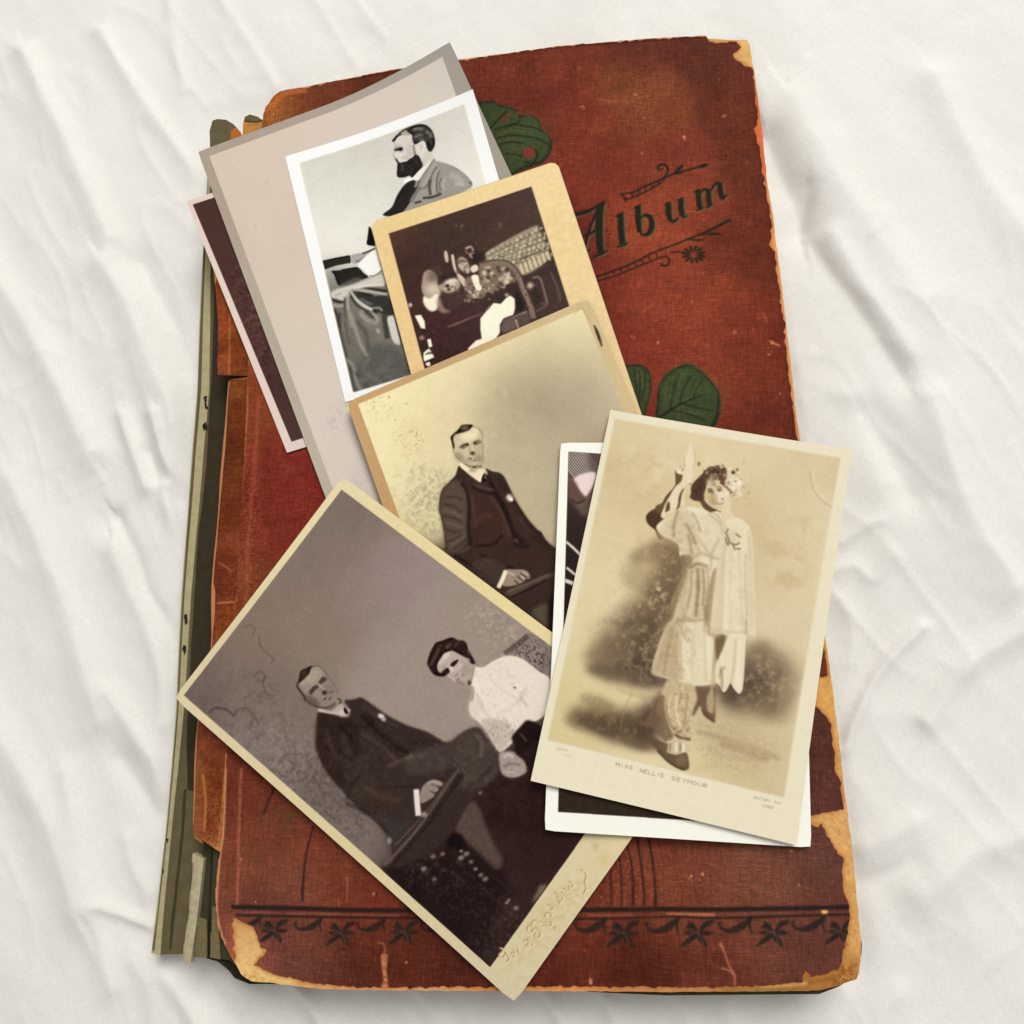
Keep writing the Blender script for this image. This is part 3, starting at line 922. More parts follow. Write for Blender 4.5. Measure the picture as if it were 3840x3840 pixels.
for p in ([(150, 520), (240, 540), (330, 600)], [(140, 640), (250, 660), (340, 700)], [(160, 760), (250, 800), (330, 800)], [(190, 900), (260, 880), (350, 830)], [(250, 980), (330, 920), (400, 860)], [(170, 460), (260, 450), (340, 480)]):
    cv.line('C1', p, 20, (56, 40, 30), 0.65, 1.8)
for p in ([(160, 580), (260, 610), (340, 660)], [(180, 700), (270, 735), (340, 760)], [(220, 940), (300, 880), (380, 840)], [(330, 1010), (420, 950)]):
    cv.line('C1', p, 16, (124, 105, 86), 0.6, 1.8)
cv.poly('C1', [(420, 380), (520, 420), (640, 480), (720, 620), (790, 800), (820, 900), (640, 960), (470, 960), (430, 800), (420, 600)], (72, 44, 32), 4, 0.9)
cv.poly('C1', [(590, 300), (640, 310), (700, 420), (760, 520), (800, 640), (850, 760), (920, 860), (990, 900), (960, 930), (860, 900), (800, 760), (730, 560), (650, 420)], (40, 18, 16), 2.5, 0.95)
cv.poly('C1', [(740, 240), (800, 345), (905, 545), (1000, 685), (1090, 785), (1180, 895), (1260, 965), (1200, 960), (1050, 880), (950, 700), (850, 540), (760, 420), (700, 330), (680, 250)], (54, 34, 28), 2, 0.9)
cv.poly('C1', [(860, 950), (1000, 930), (1150, 960), (1290, 1000), (1290, 1200), (1150, 1230), (1000, 1180), (900, 1100)], (68, 42, 33), 5, 0.8)
for p, wd in (([(330, 310), (385, 400), (410, 560), (400, 760), (430, 940)], 26), ([(430, 340), (480, 370), (560, 400), (650, 420)], 26), ([(470, 940), (640, 930), (740, 830)], 28), ([(520, 1030), (640, 1090), (760, 1150), (860, 1170)], 30), ([(850, 920), (920, 950), (1010, 940)], 26), ([(600, 240), (660, 380), (760, 560), (830, 740)], 20), ([(260, 1030), (400, 1120), (640, 1280)], 30)):
    cv.line('C1', p, wd, (30, 13, 10), 0.75, 1.6)
for p, wd, c in (([(620, 450), (700, 560), (770, 700), (820, 860)], 16, (98, 72, 58)), ([(430, 430), (450, 600), (470, 760)], 24, (86, 60, 48)), ([(560, 1070), (680, 1110), (770, 1160)], 22, (90, 72, 60)), ([(860, 880), (900, 900)], 14, (150, 130, 118)), ([(900, 640), (980, 760), (1080, 840)], 16, (84, 58, 48)), ([(460, 330), (570, 370), (660, 380)], 18, (98, 72, 62)), ([(480, 700), (560, 640), (640, 650)], 40, (82, 52, 38))):
    cv.line('C1', p, wd * 1.2, [v * 1.1 for v in c], 0.75, 2.2)
cv.poly('C1', [(560, 1060), (700, 1120), (770, 1170), (690, 1330), (560, 1260), (420, 1130)], (78, 60, 50), 3, 0.8)
cv.poly('C1', [(310, 120), (345, 110), (420, 180), (530, 215), (560, 160), (560, 210), (520, 300), (480, 270), (400, 210), (330, 160)], (240, 226, 190), 1)
cv.poly('C1', [(535, 250), (555, 215), (575, 230), (590, 270), (560, 300), (530, 290)], (24, 12, 10), 0.9)
cv.line('C1', [(560, 235), (575, 270)], 14, (170, 152, 130), 0.8)
cv.blob('C1', (810, 460), (30, 38), (234, 218, 205), 1, -30)
cv.blob('C1', (830, 478), (14, 16), (255, 245, 238), 1)
# seat arm, hand
cv.poly('C1', [(770, 1400), (950, 1320), (1120, 1260), (1250, 1210), (1290, 1230), (1130, 1300), (960, 1390), (840, 1450)], (88, 70, 60), 1.6)
cv.line('C1', [(800, 1400), (1000, 1320), (1200, 1230)], 14, (118, 98, 86), 0.8)
cv.line('C1', [(830, 1460), (1000, 1380), (1180, 1290)], 22, (36, 20, 17), 0.8)
cv.poly('C1', [(740, 1330), (770, 1190), (860, 1180), (960, 1185), (1010, 1225), (1010, 1275), (965, 1270), (960, 1300), (920, 1320), (880, 1335), (800, 1350)], (150, 132, 108), 1)
for p in ([(920, 1215), (985, 1260)], [(890, 1250), (955, 1300)], [(860, 1290), (900, 1325)]):
    cv.line('C1', p, 12, (52, 34, 26), 0.85, 0.7)
for p in ([(940, 1205), (990, 1240)], [(925, 1250), (965, 1285)], [(800, 1210), (860, 1240)]):
    cv.line('C1', p, 16, (206, 188, 172), 0.8, 0.8)
cv.line('C1', [(775, 1190), (740, 1280), (700, 1365)], 42, (240, 226, 196), 1, 0.7)
cv.poly('C1', [(1030, 1600), (1120, 1540), (1180, 1530), (1215, 1580), (1210, 1750), (1100, 1700)], (92, 80, 62), 3)
cv.poly('C1', [(1215, 1500), (1300, 1400), (1300, 1850), (1200, 1760)], (24, 12, 10), 4, 0.8)
# head
cv.poly('C2', [(470, 620), (700, 560), (850, 500), (960, 380), (1100, 400), (1230, 500), (1300, 640), (1310, 860), (1300, 1100), (1310, 1300), (1290, 1450), (1290, 1560), (1200, 1620), (1000, 1600), (830, 1540), (700, 1450), (600, 1370), (480, 1220), (390, 1080), (430, 1000), (440, 800)], (198, 181, 146), 1)
cv.blob('C2', (880, 640), (300, 150), (238, 222, 178), 0.95, -12)
cv.blob('C2', (1080, 480), (110, 90), (234, 218, 184), 0.8)
cv.blob('C2', (580, 800), (120, 160), (212, 195, 165), 0.8)
cv.blob('C2', (1210, 1000), (90, 250), (184, 168, 138), 0.8)
cv.blob('C2', (700, 1150), (170, 120), (206, 190, 154), 0.9)
cv.blob('C2', (600, 1270), (120, 160), (148, 130, 98), 0.8, -40)
cv.blob('C2', (1180, 1330), (130, 130), (152, 136, 106), 0.85)
cv.blob('C2', (850, 1400), (160, 70), (168, 150, 128), 0.7)
cv.poly('C2', [(340, 680), (440, 560), (560, 460), (620, 370), (690, 310), (900, 300), (1010, 320), (950, 400), (870, 480), (740, 530), (560, 580), (450, 630), (420, 760), (450, 960), (440, 1060), (400, 960), (370, 800)], (56, 40, 22), 0.9)
cv.blob('C2', (760, 400), (110, 70), (122, 100, 88), 0.8)
cv.line('C2', [(880, 340), (960, 330), (900, 420)], 50, (38, 14, 4), 0.8, 0.7)
cv.blob('C2', (590, 490), (46, 40), (8, 5, 2), 0.9)
cv.line('C2', [(420, 620), (380, 720), (420, 860), (440, 990)], [44, 50, 46, 40], (44, 28, 10), 0.8, 0.7)
cv.line('C2', [(1000, 350), (1140, 400), (1240, 500), (1300, 640), (1300, 800)], [30, 44, 48, 34, 26], (136, 118, 86), 0.6, 1.3)
cv.line('C2', [(1310, 860), (1300, 1150), (1310, 1400), (1240, 1450)], 34, (142, 124, 92), 0.7, 1)
cv.line('C2', [(400, 1090), (500, 1240), (620, 1370), (700, 1440)], 36, (140, 122, 92), 0.55, 1.6)
cv.poly('C2', [(590, 990), (680, 920), (800, 865), (885, 880), (880, 940), (790, 990), (720, 1040), (650, 1020)], (120, 100, 72), 0.9)
cv.line('C2', [(640, 960), (740, 900), (860, 890)], 46, (82, 62, 36), 0.85, 0.7)
cv.blob('C2', (845, 900), (40, 34), (52, 32, 8), 0.9)
cv.poly('C2', [(1000, 850), (1060, 800), (1160, 750), (1240, 790), (1290, 850), (1200, 880), (1080, 910)], (132, 114, 84), 1)
cv.blob('C2', (1075, 860), (62, 46), (72, 54, 22), 0.9, -10)
cv.line('C2', [(980, 920), (990, 1020), (1030, 1080)], 60, (216, 198, 168), 0.8, 0.8)
cv.line('C2', [(920, 940), (930, 1050), (920, 1140)], 40, (160, 142, 110), 0.7, 0.9)
cv.blob('C2', (1000, 1165), (80, 50), (70, 52, 22), 1)
cv.line('C2', [(860, 1310), (940, 1330), (990, 1310)], 46, (112, 94, 68), 0.9, 0.7)
cv.line('C2', [(1020, 1390), (1100, 1370)], 46, (118, 100, 78), 0.9, 0.7)
cv.blob('C2', (930, 1400), (80, 40), (174, 156, 136), 0.8)
cv.blob('C2', (1110, 1440), (80, 40), (196, 178, 152), 0.8)
cv.line('C2', [(700, 1450), (860, 1540), (1040, 1575), (1200, 1560), (1290, 1540)], [40, 60, 76, 80, 70], (116, 97, 68), 0.7, 1.6)
cv.line('C2', [(1000, 1590), (1100, 1570)], 46, (64, 44, 16), 0.7, 0.8)
cv.poly('C2', [(640, 1480), (690, 1460), (780, 1540), (960, 1660), (1180, 1650), (1330, 1650), (1310, 1740), (1240, 1850), (1180, 1950), (1080, 1880), (900, 1760), (740, 1650), (640, 1560)], (236, 220, 184), 0.8)
cv.blob('C2', (1000, 1690), (130, 50), (168, 150, 120), 0.8)
cv.develop(1.4, 0.5)
cv.grain(7, 3, 2, 48)
cv.grain(4, 40, 3, 49)
cv.set_clip('S', None)
cv.line('I', [(255, 530), (285, 600), (315, 690)], [12, 22, 24, 14], (70, 52, 26), 0.9, 0.8)
cv.line('I', [(270, 560), (300, 640)], 10, (30, 20, 10), 0.9, 0.6)
cv.line('I', [(100, 455), (165, 410), (230, 500)], 8, (160, 138, 90), 0.4, 1)
cv.fade(0.08)
CARDS['man'].update(cv=cv, inn=INM)

# ------------------------------------------------------------------ the actress
cv = canvas_for('woman', (232, 219, 180))
cv.grain(3, 14, 3, 51)
INW = inner((2306, 1576), (3146, 1722), (2056, 2770), (2935, 2985))
cv.set_clip('S', INW, 2.5)
cv.field('D', [(650, 150, (217, 194, 138)), (1000, 220, (221, 200, 148)), (1400, 250, (222, 200, 148)), (1800, 350, (214, 192, 138)), (1750, 450, (217, 196, 144)), (620, 350, (216, 194, 140)), (700, 500, (212, 188, 132)), (560, 650, (220, 198, 142)), (700, 450, (210, 186, 130)),
               (850, 250, (222, 201, 146)), (1500, 600, (212, 188, 132)), (1700, 620, (223, 204, 156)), (1500, 900, (206, 180, 124)), (1650, 1000, (221, 200, 150)), (1750, 900, (224, 206, 158)), (550, 900, (224, 204, 148)), (450, 1100, (226, 206, 150)), (500, 1200, (222, 202, 146)), (1500, 1100, (222, 202, 152)),
               (1700, 1300, (221, 200, 152)), (1500, 1300, (216, 194, 148)), (400, 1400, (222, 202, 144)), (350, 1600, (216, 196, 134)), (300, 1850, (215, 194, 130)), (1700, 1600, (216, 196, 142)), (1650, 1800, (212, 192, 140)), (1300, 1880, (196, 174, 122)), (1500, 2050, (208, 186, 130)), (800, 2000, (222, 204, 148)), (1100, 2150, (218, 198, 140)), (1700, 2100, (216, 196, 146))], 150)
cv.mottle('D', (900, 330), (240, 200), (228, 210, 160), 0.5, 70, 52, 0.0)
cv.mottle('D', (700, 430), (200, 160), (202, 176, 120), 0.5, 70, 53, 0.0)
cv.mottle('D', (1550, 800), (160, 300), (196, 168, 112), 0.5, 90, 54, 0.0)
# smoky painted backcloth
for c, r, col, a, ang in (((800, 850), (110, 45), (158, 132, 84), 0.8, -15), ((900, 830), (90, 60), (150, 122, 78), 0.8, 10), ((930, 940), (80, 110), (122, 96, 58), 0.9, 15), ((860, 1020), (120, 90), (140, 112, 68), 0.85, -20), ((720, 970), (70, 60), (172, 146, 94), 0.7, 20), ((880, 1130), (120, 90), (116, 90, 54), 0.9, -10),
                          ((750, 1200), (130, 80), (142, 116, 74), 0.8, -10), ((800, 1300), (170, 110), (112, 86, 54), 0.9, -5), ((640, 1350), (130, 90), (140, 114, 74), 0.85, 0), ((700, 1450), (190, 90), (104, 78, 50), 0.9, 8), ((560, 1430), (110, 60), (148, 122, 80), 0.8, 5), ((770, 1520), (150, 60), (100, 76, 50), 0.9, 12), ((620, 1520), (160, 40), (122, 98, 64), 0.85, 10),
                          ((1390, 1480), (100, 110), (124, 98, 62), 0.85, 15), ((1480, 1550), (110, 120), (126, 100, 66), 0.85, 20), ((1330, 1620), (130, 90), (108, 84, 56), 0.9, 5), ((1450, 1700), (120, 60), (138, 112, 72), 0.8, 15), ((1250, 1560), (80, 110), (104, 80, 54), 0.9, 0), ((1420, 1420), (60, 60), (150, 124, 80), 0.7, 0), ((1560, 1620), (40, 70), (160, 134, 90), 0.7, 20)):
    cv.blob('D', c, (r[0] * 1.15, r[1] * 1.25), [v * 0.94 for v in col], a, ang, 0.55, 44)
cv.mottle('D', (800, 1150), (240, 420), (196, 168, 112), 0.42, 26, 55, 0.05)
cv.mottle('D', (720, 1350), (240, 200), (86, 62, 38), 0.3, 60, 56, 0.1)
cv.mottle('D', (1420, 1560), (170, 190), (188, 160, 112), 0.42, 24, 57, 0.05)
cv.mottle('D', (1380, 1600), (150, 150), (90, 66, 44), 0.3, 50, 58, 0.1)
cv.mottle('D', (830, 1080), (50, 60), (226, 204, 144), 0.7, 30, 59, 0.0)
cv.blob('E', (500, 180), (130, 40), (214, 196, 134), 0.6, 15)
cv.blob('E', (880, 205), (180, 28), (196, 174, 118), 0.8, 14)
cv.blob('E', (560, 260), (140, 50), (160, 136, 86), 0.8, 18, 0.4)
for c, r, col, a, ang in (((640, 400), (290, 90), (124, 96, 56), 0.9, 12), ((560, 430), (230, 60), (108, 82, 50), 0.8, 10), ((780, 500), (250, 80), (106, 80, 50), 0.9, 14), ((860, 430), (150, 110), (112, 86, 54), 0.85, 20), ((880, 570), (170, 45), (128, 102, 62), 0.85, 16), ((950, 400), (90, 160), (98, 72, 48), 0.9, 20), ((1010, 290), (40, 110), (120, 92, 58), 0.8, 15)):
    cv.blob('E', c, (r[0] * 1.05, r[1] * 1.1), [v * 0.95 for v in col], a, ang, 0.5, 30)
cv.mottle('E', (700, 430), (340, 130), (176, 148, 96), 0.28, 34, 60, 0.05, 12)
cv.line('E', [(820, 190), (760, 320), (730, 480)], 10, (160, 130, 80), 0.5)
for p, wd, c, a in (([(1300, 480), (1500, 530), (1720, 590), (1932, 690)], 30, (168, 142, 92), 0.7), ([(1480, 570), (1650, 620), (1850, 690)], 50, (160, 134, 88), 0.7), ([(1400, 640), (1600, 680), (1800, 700)], 24, (182, 156, 104), 0.6), ([(1270, 420), (1500, 450), (1700, 520)], 24, (186, 162, 110), 0.5), ([(1300, 760), (1500, 740), (1650, 760)], 26, (196, 172, 114), 0.6)):
    cv.line('E', p, wd, c, a, 3, 0.5)
cv.mottle('E', (1550, 600), (380, 150), (178, 150, 100), 0.5, 18, 61, 0.05, 15)
cv.mottle('E', (1800, 600), (240, 160), (198, 176, 124), 0.5, 14, 62, 0.05, 15)
# paper crease, upper right
cv.line('D', [(1680, 400), (1700, 490), (1750, 560), (1830, 610)], 7, (194, 170, 120), 0.8, 0.8)
cv.line('D', [(1695, 400), (1715, 485), (1765, 550), (1840, 598)], 6, (234, 216, 172), 0.7, 0.8)
# figure ------------------------------------------------------
cv.poly('E', [(1300, 130), (1440, 130), (1445, 260), (1440, 400), (1360, 330), (1330, 290), (1285, 360), (1270, 340), (1310, 230)], (122, 92, 58), 1.6)
cv.poly('E', [(1385, 220), (1430, 150), (1435, 330), (1390, 320)], (188, 162, 112), 2, 0.9, True, 0.4)
cv.poly('E', [(1340, 300), (1380, 330), (1445, 400), (1430, 410), (1360, 360)], (112, 84, 50), 1.2)
# dark cloak edge and lifted arm
cv.poly('D1', [(600, 500), (640, 540), (700, 560), (690, 640), (600, 760), (500, 900), (430, 1030), (400, 1140), (370, 1230), (480, 1230), (460, 1300), (400, 1360), (420, 1500), (380, 1520), (330, 1470), (300, 1390), (200, 1300), (165, 1240), (170, 1170), (230, 1100), (300, 1060), (320, 1020), (400, 985), (460, 880), (590, 730), (605, 620)], (104, 70, 28), 1.2)
cv.poly('D1', [(170, 1170), (250, 1110), (350, 1150), (400, 1200), (470, 1225), (400, 1280), (300, 1360), (200, 1290)], (86, 54, 22), 1.6, 0.95, True, 0.25)
cv.poly('D1', [(310, 1040), (400, 985), (430, 1000), (400, 1100), (330, 1100)], (118, 84, 44), 1.4, 0.9)
cv.poly('D1', [(400, 1340), (330, 1380), (330, 1450), (390, 1520), (440, 1490), (430, 1400)], (168, 132, 84), 2, 0.9)
cv.poly('D1', [(730, 560), (755, 700), (730, 860), (745, 1030), (680, 1030), (640, 1100), (560, 1130), (470, 1150), (430, 1210), (390, 1150), (440, 1060), (520, 900), (560, 800), (620, 720), (700, 620)], (230, 210, 164), 1.2)
cv.poly('D1', [(490, 1100), (450, 1120), (470, 1010), (500, 960), (520, 1000), (515, 1090)], (104, 74, 34), 1)
cv.poly('D1', [(735, 760), (700, 850), (680, 960), (660, 1050), (600, 1110), (640, 1000), (650, 900), (690, 800)], (110, 80, 36), 0.9)
cv.poly('D1', [(600, 510), (640, 540), (700, 560), (700, 640), (650, 700), (610, 690), (605, 600)], (120, 88, 40), 1.2, 0.9)
cv.poly('D1', [(610, 500), (640, 440), (700, 430), (750, 470), (745, 540), (690, 560), (630, 540)], (228, 208, 164), 1)
cv.spots('D1', (670, 460), (70, 40), 6, 13, (130, 100, 58), 0.8, 6)
# blade / wand
cv.poly('D1', [(825, 90), (860, 220), (872, 350), (860, 480), (845, 700), (820, 720), (775, 700), (740, 560), (745, 440), (735, 330), (760, 240), (790, 190)], (232, 214, 170), 1.4, 0.9)
cv.line('D1', [(740, 290), (735, 400), (745, 470)], 18, (190, 164, 112), 0.6)
cv.line('D1', [(880, 200), (900, 350), (880, 480)], 14, (200, 174, 124), 0.6)
# tunic
cv.poly('D', [(905, 640), (935, 610), (1000, 590), (1080, 600), (1130, 605), (1180, 615), (1240, 640), (1300, 660), (1345, 700), (1364, 780), (1370, 900), (1385, 1285), (1335, 1300), (1318, 1450), (1305, 1605), (1265, 1605), (1240, 1570), (1205, 1618), (1185, 1590), (1160, 1570), (1080, 1585), (980, 1570), (870, 1540), (810, 1500), (850, 1340), (905, 1220), (915, 1120), (960, 1010), (1000, 930), (960, 860), (950, 800), (880, 760), (850, 735), (830, 700), (870, 660)], (229, 213, 170), 1.2)
cv.poly('D', [(915, 1225), (900, 1300), (840, 1500), (800, 1505), (850, 1340), (890, 1240)], (206, 184, 134), 1.6, 0.9, True, 0.4, 6)
cv.poly('D', [(1000, 930), (980, 900), (965, 860), (1020, 860), (1030, 900)], (112, 82, 42), 1.4)
cv.poly('D', [(985, 940), (1005, 960), (950, 1120), (920, 1215), (895, 1215), (925, 1080)], (136, 106, 60), 2, 0.9, True, 0.3, 6)
cv.poly('D', [(1140, 960), (1165, 940), (1140, 1150), (1130, 1290), (1150, 1310), (1100, 1290), (1090, 1220), (1110, 1100)], (160, 134, 88), 1.8, 0.85, True, 0.2, 6)
cv.poly('D', [(1100, 1290), (1220, 1300), (1215, 1340), (1160, 1470), (1155, 1580), (1130, 1580), (1150, 1330)], (172, 146, 98), 2, 0.8)
cv.poly('D', [(1160, 1310), (1215, 1310), (1190, 1400), (1165, 1440)], (120, 92, 56), 1.6, 0.9)
cv.poly('D', [(1180, 1440), (1215, 1370), (1240, 1310), (1320, 1300), (1310, 1600), (1268, 1605), (1262, 1480), (1235, 1580), (1205, 1620), (1180, 1560)], (230, 214, 172), 1.2)
for p, c, a in (([(905, 640), (1000, 600), (1050, 700), (1075, 880), (1000, 930), (950, 800), (850, 735)], (200, 176, 128), 0.5), ([(1000, 930), (1090, 920), (1100, 1100), (1085, 1215), (940, 1215), (960, 1050)], (188, 162, 112), 0.6), ([(905, 1230), (985, 1235), (960, 1400), (960, 1560), (870, 1540), (815, 1500)], (176, 150, 102), 0.7),
                ([(985, 1235), (1095, 1230), (1110, 1400), (1160, 1570), (1050, 1580), (980, 1560)], (222, 204, 158), 0.6), ([(1200, 760), (1240, 780), (1220, 1000), (1200, 1280), (1140, 1280), (1160, 1000)], (210, 188, 140), 0.6), ([(1340, 760), (1368, 800), (1385, 1280), (1340, 1290), (1335, 1000)], (214, 194, 146), 0.6), ([(1060, 640), (1190, 640), (1210, 780), (1140, 880), (1090, 850)], (222, 204, 158), 0.6)):
    cv.poly('D', p, c, 4, a)
cv.mottle('D', (960, 1380), (110, 170), (136, 108, 64), 0.3, 22, 121, 0.05, 10)
cv.mottle('D', (1020, 1080), (80, 160), (132, 104, 60), 0.3, 22, 122, 0.05)
cv.mottle('D', (1000, 740), (120, 150), (160, 132, 84), 0.3, 22, 123, 0.1)
cv.mottle('D', (1270, 1050), (90, 260), (206, 184, 136), 0.3, 22, 124, 0.05)
cv.mottle('D', (1050, 1420), (80, 150), (242, 230, 196), 0.5, 9, 125, 0.1)
for p, wd, c, a in (([(950, 610), (925, 700), (930, 760)], 14, (150, 122, 72), 0.8), ([(1030, 620), (1060, 680), (1075, 730)], 12, (168, 142, 94), 0.8), ([(990, 680), (1030, 750), (1050, 800)], 13, (150, 122, 72), 0.85), ([(1005, 740), (1020, 800), (1030, 860)], 12, (150, 122, 74), 0.8), ([(1120, 630), (1180, 680), (1200, 740)], 10, (186, 160, 112), 0.8),
                    ([(1190, 620), (1210, 680), (1205, 760)], 8, (196, 172, 122), 0.8), ([(1020, 880), (1080, 850), (1140, 870), (1180, 880)], 12, (176, 150, 100), 0.8), ([(1010, 930), (1060, 905), (1110, 920)], 12, (126, 98, 54), 0.9), ([(1030, 940), (1020, 1060), (980, 1210)], 12, (160, 132, 80), 0.85), ([(1060, 930), (1065, 1020), (1050, 1200)], 14, (130, 102, 58), 0.9),
                    ([(1090, 930), (1095, 1040), (1085, 1140)], 12, (140, 112, 64), 0.85), ([(1110, 910), (1120, 1000), (1105, 1120)], 10, (152, 124, 76), 0.8), ([(940, 1215), (1010, 1222), (1090, 1215)], 9, (150, 122, 76), 0.8), ([(950, 1240), (930, 1380), (905, 1530)], 14, (190, 164, 110), 0.8), ([(970, 1240), (965, 1400), (975, 1560)], 12, (196, 172, 120), 0.8),
                    ([(920, 1260), (890, 1400), (870, 1530)], 12, (158, 130, 80), 0.75), ([(1040, 1260), (1030, 1420), (1030, 1560)], 10, (206, 184, 134), 0.8), ([(1100, 1260), (1100, 1420), (1105, 1560)], 10, (208, 186, 136), 0.8), ([(1210, 800), (1195, 1000), (1190, 1280)], 9, (208, 188, 142), 0.8), ([(1250, 830), (1245, 1000), (1240, 1290)], 8, (212, 192, 146), 0.8), ([(1290, 830), (1300, 1050), (1310, 1290)], 9, (206, 184, 138), 0.8),
                    ([(1325, 850), (1325, 1000), (1335, 1200)], 8, (190, 166, 118), 0.8), ([(1340, 720), (1350, 800), (1350, 900)], 10, (204, 180, 132), 0.8), ([(1135, 1270), (1240, 1285), (1340, 1285)], 8, (196, 172, 124), 0.8), ([(1330, 1210), (1330, 1300)], 10, (150, 124, 78), 0.7), ([(1275, 1320), (1265, 1450), (1245, 1570)], 10, (186, 160, 110), 0.8), ([(1190, 1480), (1195, 1560), (1190, 1610)], 12, (140, 112, 66), 0.8),
                    ([(1215, 1480), (1190, 1500), (1180, 1540)], 10, (150, 122, 76), 0.8), ([(870, 770), (930, 790), (960, 840)], 14, (156, 126, 76), 0.8), ([(1100, 1130), (1110, 1220)], 16, (140, 112, 66), 0.7), ([(1060, 760), (1110, 830), (1130, 860)], 9, (192, 168, 120), 0.8), ([(1180, 760), (1140, 850), (1130, 950)], 12, (180, 154, 104), 0.7)):
    cv.line('D', p, wd * 1.25, c, a * 0.72, 1.3, 0.3)
for p, wd in (([(1040, 950), (1035, 1080), (1010, 1200)], 13), ([(1075, 950), (1080, 1060), (1070, 1180)], 10), ([(990, 1180), (1000, 1100), (1015, 1010)], 8), ([(950, 1250), (985, 1400), (1010, 1550)], 10), ([(1110, 1250), (1120, 1400), (1130, 1550)], 12), ([(1225, 820), (1220, 1000), (1215, 1270)], 12), ([(1290, 1330), (1285, 1450), (1285, 1590)], 14), ([(1000, 600), (1050, 610), (1090, 640)], 16)):
    cv.line('D', p, wd * 1.3, (240, 226, 188), 0.38, 1.6)
cv.blob('D', (1250, 760), (40, 45), (214, 194, 146), 0.8)
for p in ([(1215, 730), (1235, 780), (1225, 800), (1215, 760)], [(1240, 790), (1270, 800), (1295, 790)], [(1270, 740), (1300, 760)], [(1275, 820), (1300, 825)], [(1230, 710), (1220, 730)], [(1255, 800), (1270, 830)]):
    cv.line('D', p, 9, (128, 100, 58), 0.85, 0.6)
# trouser legs, feet
cv.poly('E', [(1090, 90), (1180, 110), (1275, 130), (1270, 260), (1260, 420), (1235, 520), (1170, 540), (1130, 480), (1060, 380), (1000, 330), (1040, 200)], (200, 176, 124), 1.5)
cv.mottle('E', (1170, 330), (100, 210), (140, 112, 66), 0.45, 22, 126, 0.0)
cv.mottle('E', (1190, 300), (80, 200), (232, 216, 170), 0.4, 22, 127, 0.1)
cv.poly('E', [(1030, 210), (1075, 230), (1070, 340), (1100, 440), (1130, 520), (1070, 560), (990, 470), (930, 400), (960, 340)], (124, 94, 58), 2, 0.85, True, 0.3)
cv.poly('E', [(1090, 130), (1140, 150), (1120, 240), (1080, 330), (1060, 260)], (196, 172, 118), 2, 0.7)
for p, wd, c, a in (([(1080, 280), (1090, 380), (1140, 480)], 16, (158, 130, 80), 0.8), ([(1235, 180), (1225, 320), (1210, 460)], 20, (172, 146, 94), 0.75), ([(1180, 160), (1160, 260), (1190, 360)], 12, (190, 166, 112), 0.8), ([(1140, 500), (1190, 530), (1260, 540)], 22, (112, 84, 48), 0.9), ([(1110, 200), (1090, 340)], 10, (232, 214, 166), 0.7), ([(1160, 200), (1150, 330), (1180, 440)], 12, (234, 218, 172), 0.8)):
    cv.line('E', p, wd, c, a, 1)
cv.spots('E', (1190, 490), (60, 50), 12, 14, (140, 110, 66), 0.7, 8)
cv.poly('E', [(1070, 560), (1140, 550), (1220, 545), (1225, 645), (1140, 650), (1070, 640)], (206, 184, 140), 1.2)
for x in (1085, 1108, 1185):
    cv.line('E', [(x, 570), (x - 6, 630)], 11, (126, 98, 62), 0.8, 0.6)
for x in (1150, 1205):
    cv.line('E', [(x, 565), (x, 635)], 18, (244, 232, 204), 0.8, 0.6)
cv.poly('E', [(1000, 610), (1060, 630), (1150, 655), (1225, 640), (1245, 700), (1245, 760), (1200, 775), (1130, 740), (1060, 680)], (116, 90, 54), 1.2)
cv.line('E', [(1010, 625), (1080, 700), (1150, 745), (1215, 770)], 16, (82, 58, 30), 0.8, 0.8)
cv.blob('E', (1190, 700), (40, 40), (142, 116, 76), 0.7)
cv.poly('E', [(1060, 560), (1080, 570), (1070, 640), (1000, 610), (930, 520)], (108, 80, 48), 1.6, 0.9)
# head and hair
cv.poly('D1', [(1100, 450), (1180, 440), (1250, 420), (1280, 470), (1340, 450), (1370, 500), (1370, 620), (1350, 670), (1400, 760), (1450, 820), (1440, 900), (1410, 960), (1420, 1100), (1330, 1140), (1230, 1100), (1130, 1120), (1080, 1090), (1000, 1010), (960, 960), (860, 930), (815, 890), (845, 830), (845, 740), (910, 640), (1000, 550)], (110, 76, 38), 1.2, 1, True, 0.15)
cv.poly('D1', [(1090, 660), (1160, 640), (1230, 640), (1280, 660), (1350, 740), (1430, 830), (1440, 920), (1420, 1040), (1370, 1110), (1260, 1100), (1170, 1060), (1090, 1000), (1030, 920), (1050, 800)], (218, 197, 148), 1.2)
cv.poly('D1', [(840, 740), (920, 640), (1020, 600), (1060, 640), (1060, 740), (1020, 830), (1040, 920), (960, 950), (850, 920)], (94, 60, 26), 1.6, 0.9, True, 0.2)
cv.spots('D1', (1180, 560), (170, 110), 34, 26, (70, 44, 18), 0.75, 9)
cv.spots('D1', (1160, 580), (170, 110), 26, 22, (176, 142, 104), 0.7, 10)
cv.spots('D1', (930, 760), (110, 150), 14, 24, (70, 42, 18), 0.6, 11)
cv.line('D1', [(1270, 670), (1350, 730), (1430, 810), (1445, 880)], 34, (92, 62, 28), 0.9, 0.8)
cv.blob('D1', (1130, 680), (60, 60), (206, 176, 128), 0.8)
cv.blob('D1', (1170, 920), (70, 100), (160, 134, 72), 0.8, -20)
cv.blob('D1', (1290, 880), (100, 90), (232, 214, 176), 0.9)
cv.blob('D1', (1090, 890), (50, 80), (206, 182, 116), 0.8)
cv.line('D1', [(1080, 790), (1150, 800), (1175, 850)], 30, (140, 112, 58), 0.8, 0.9)
cv.blob('D1', (1262, 785), (40, 26), (112, 82, 40), 0.9)
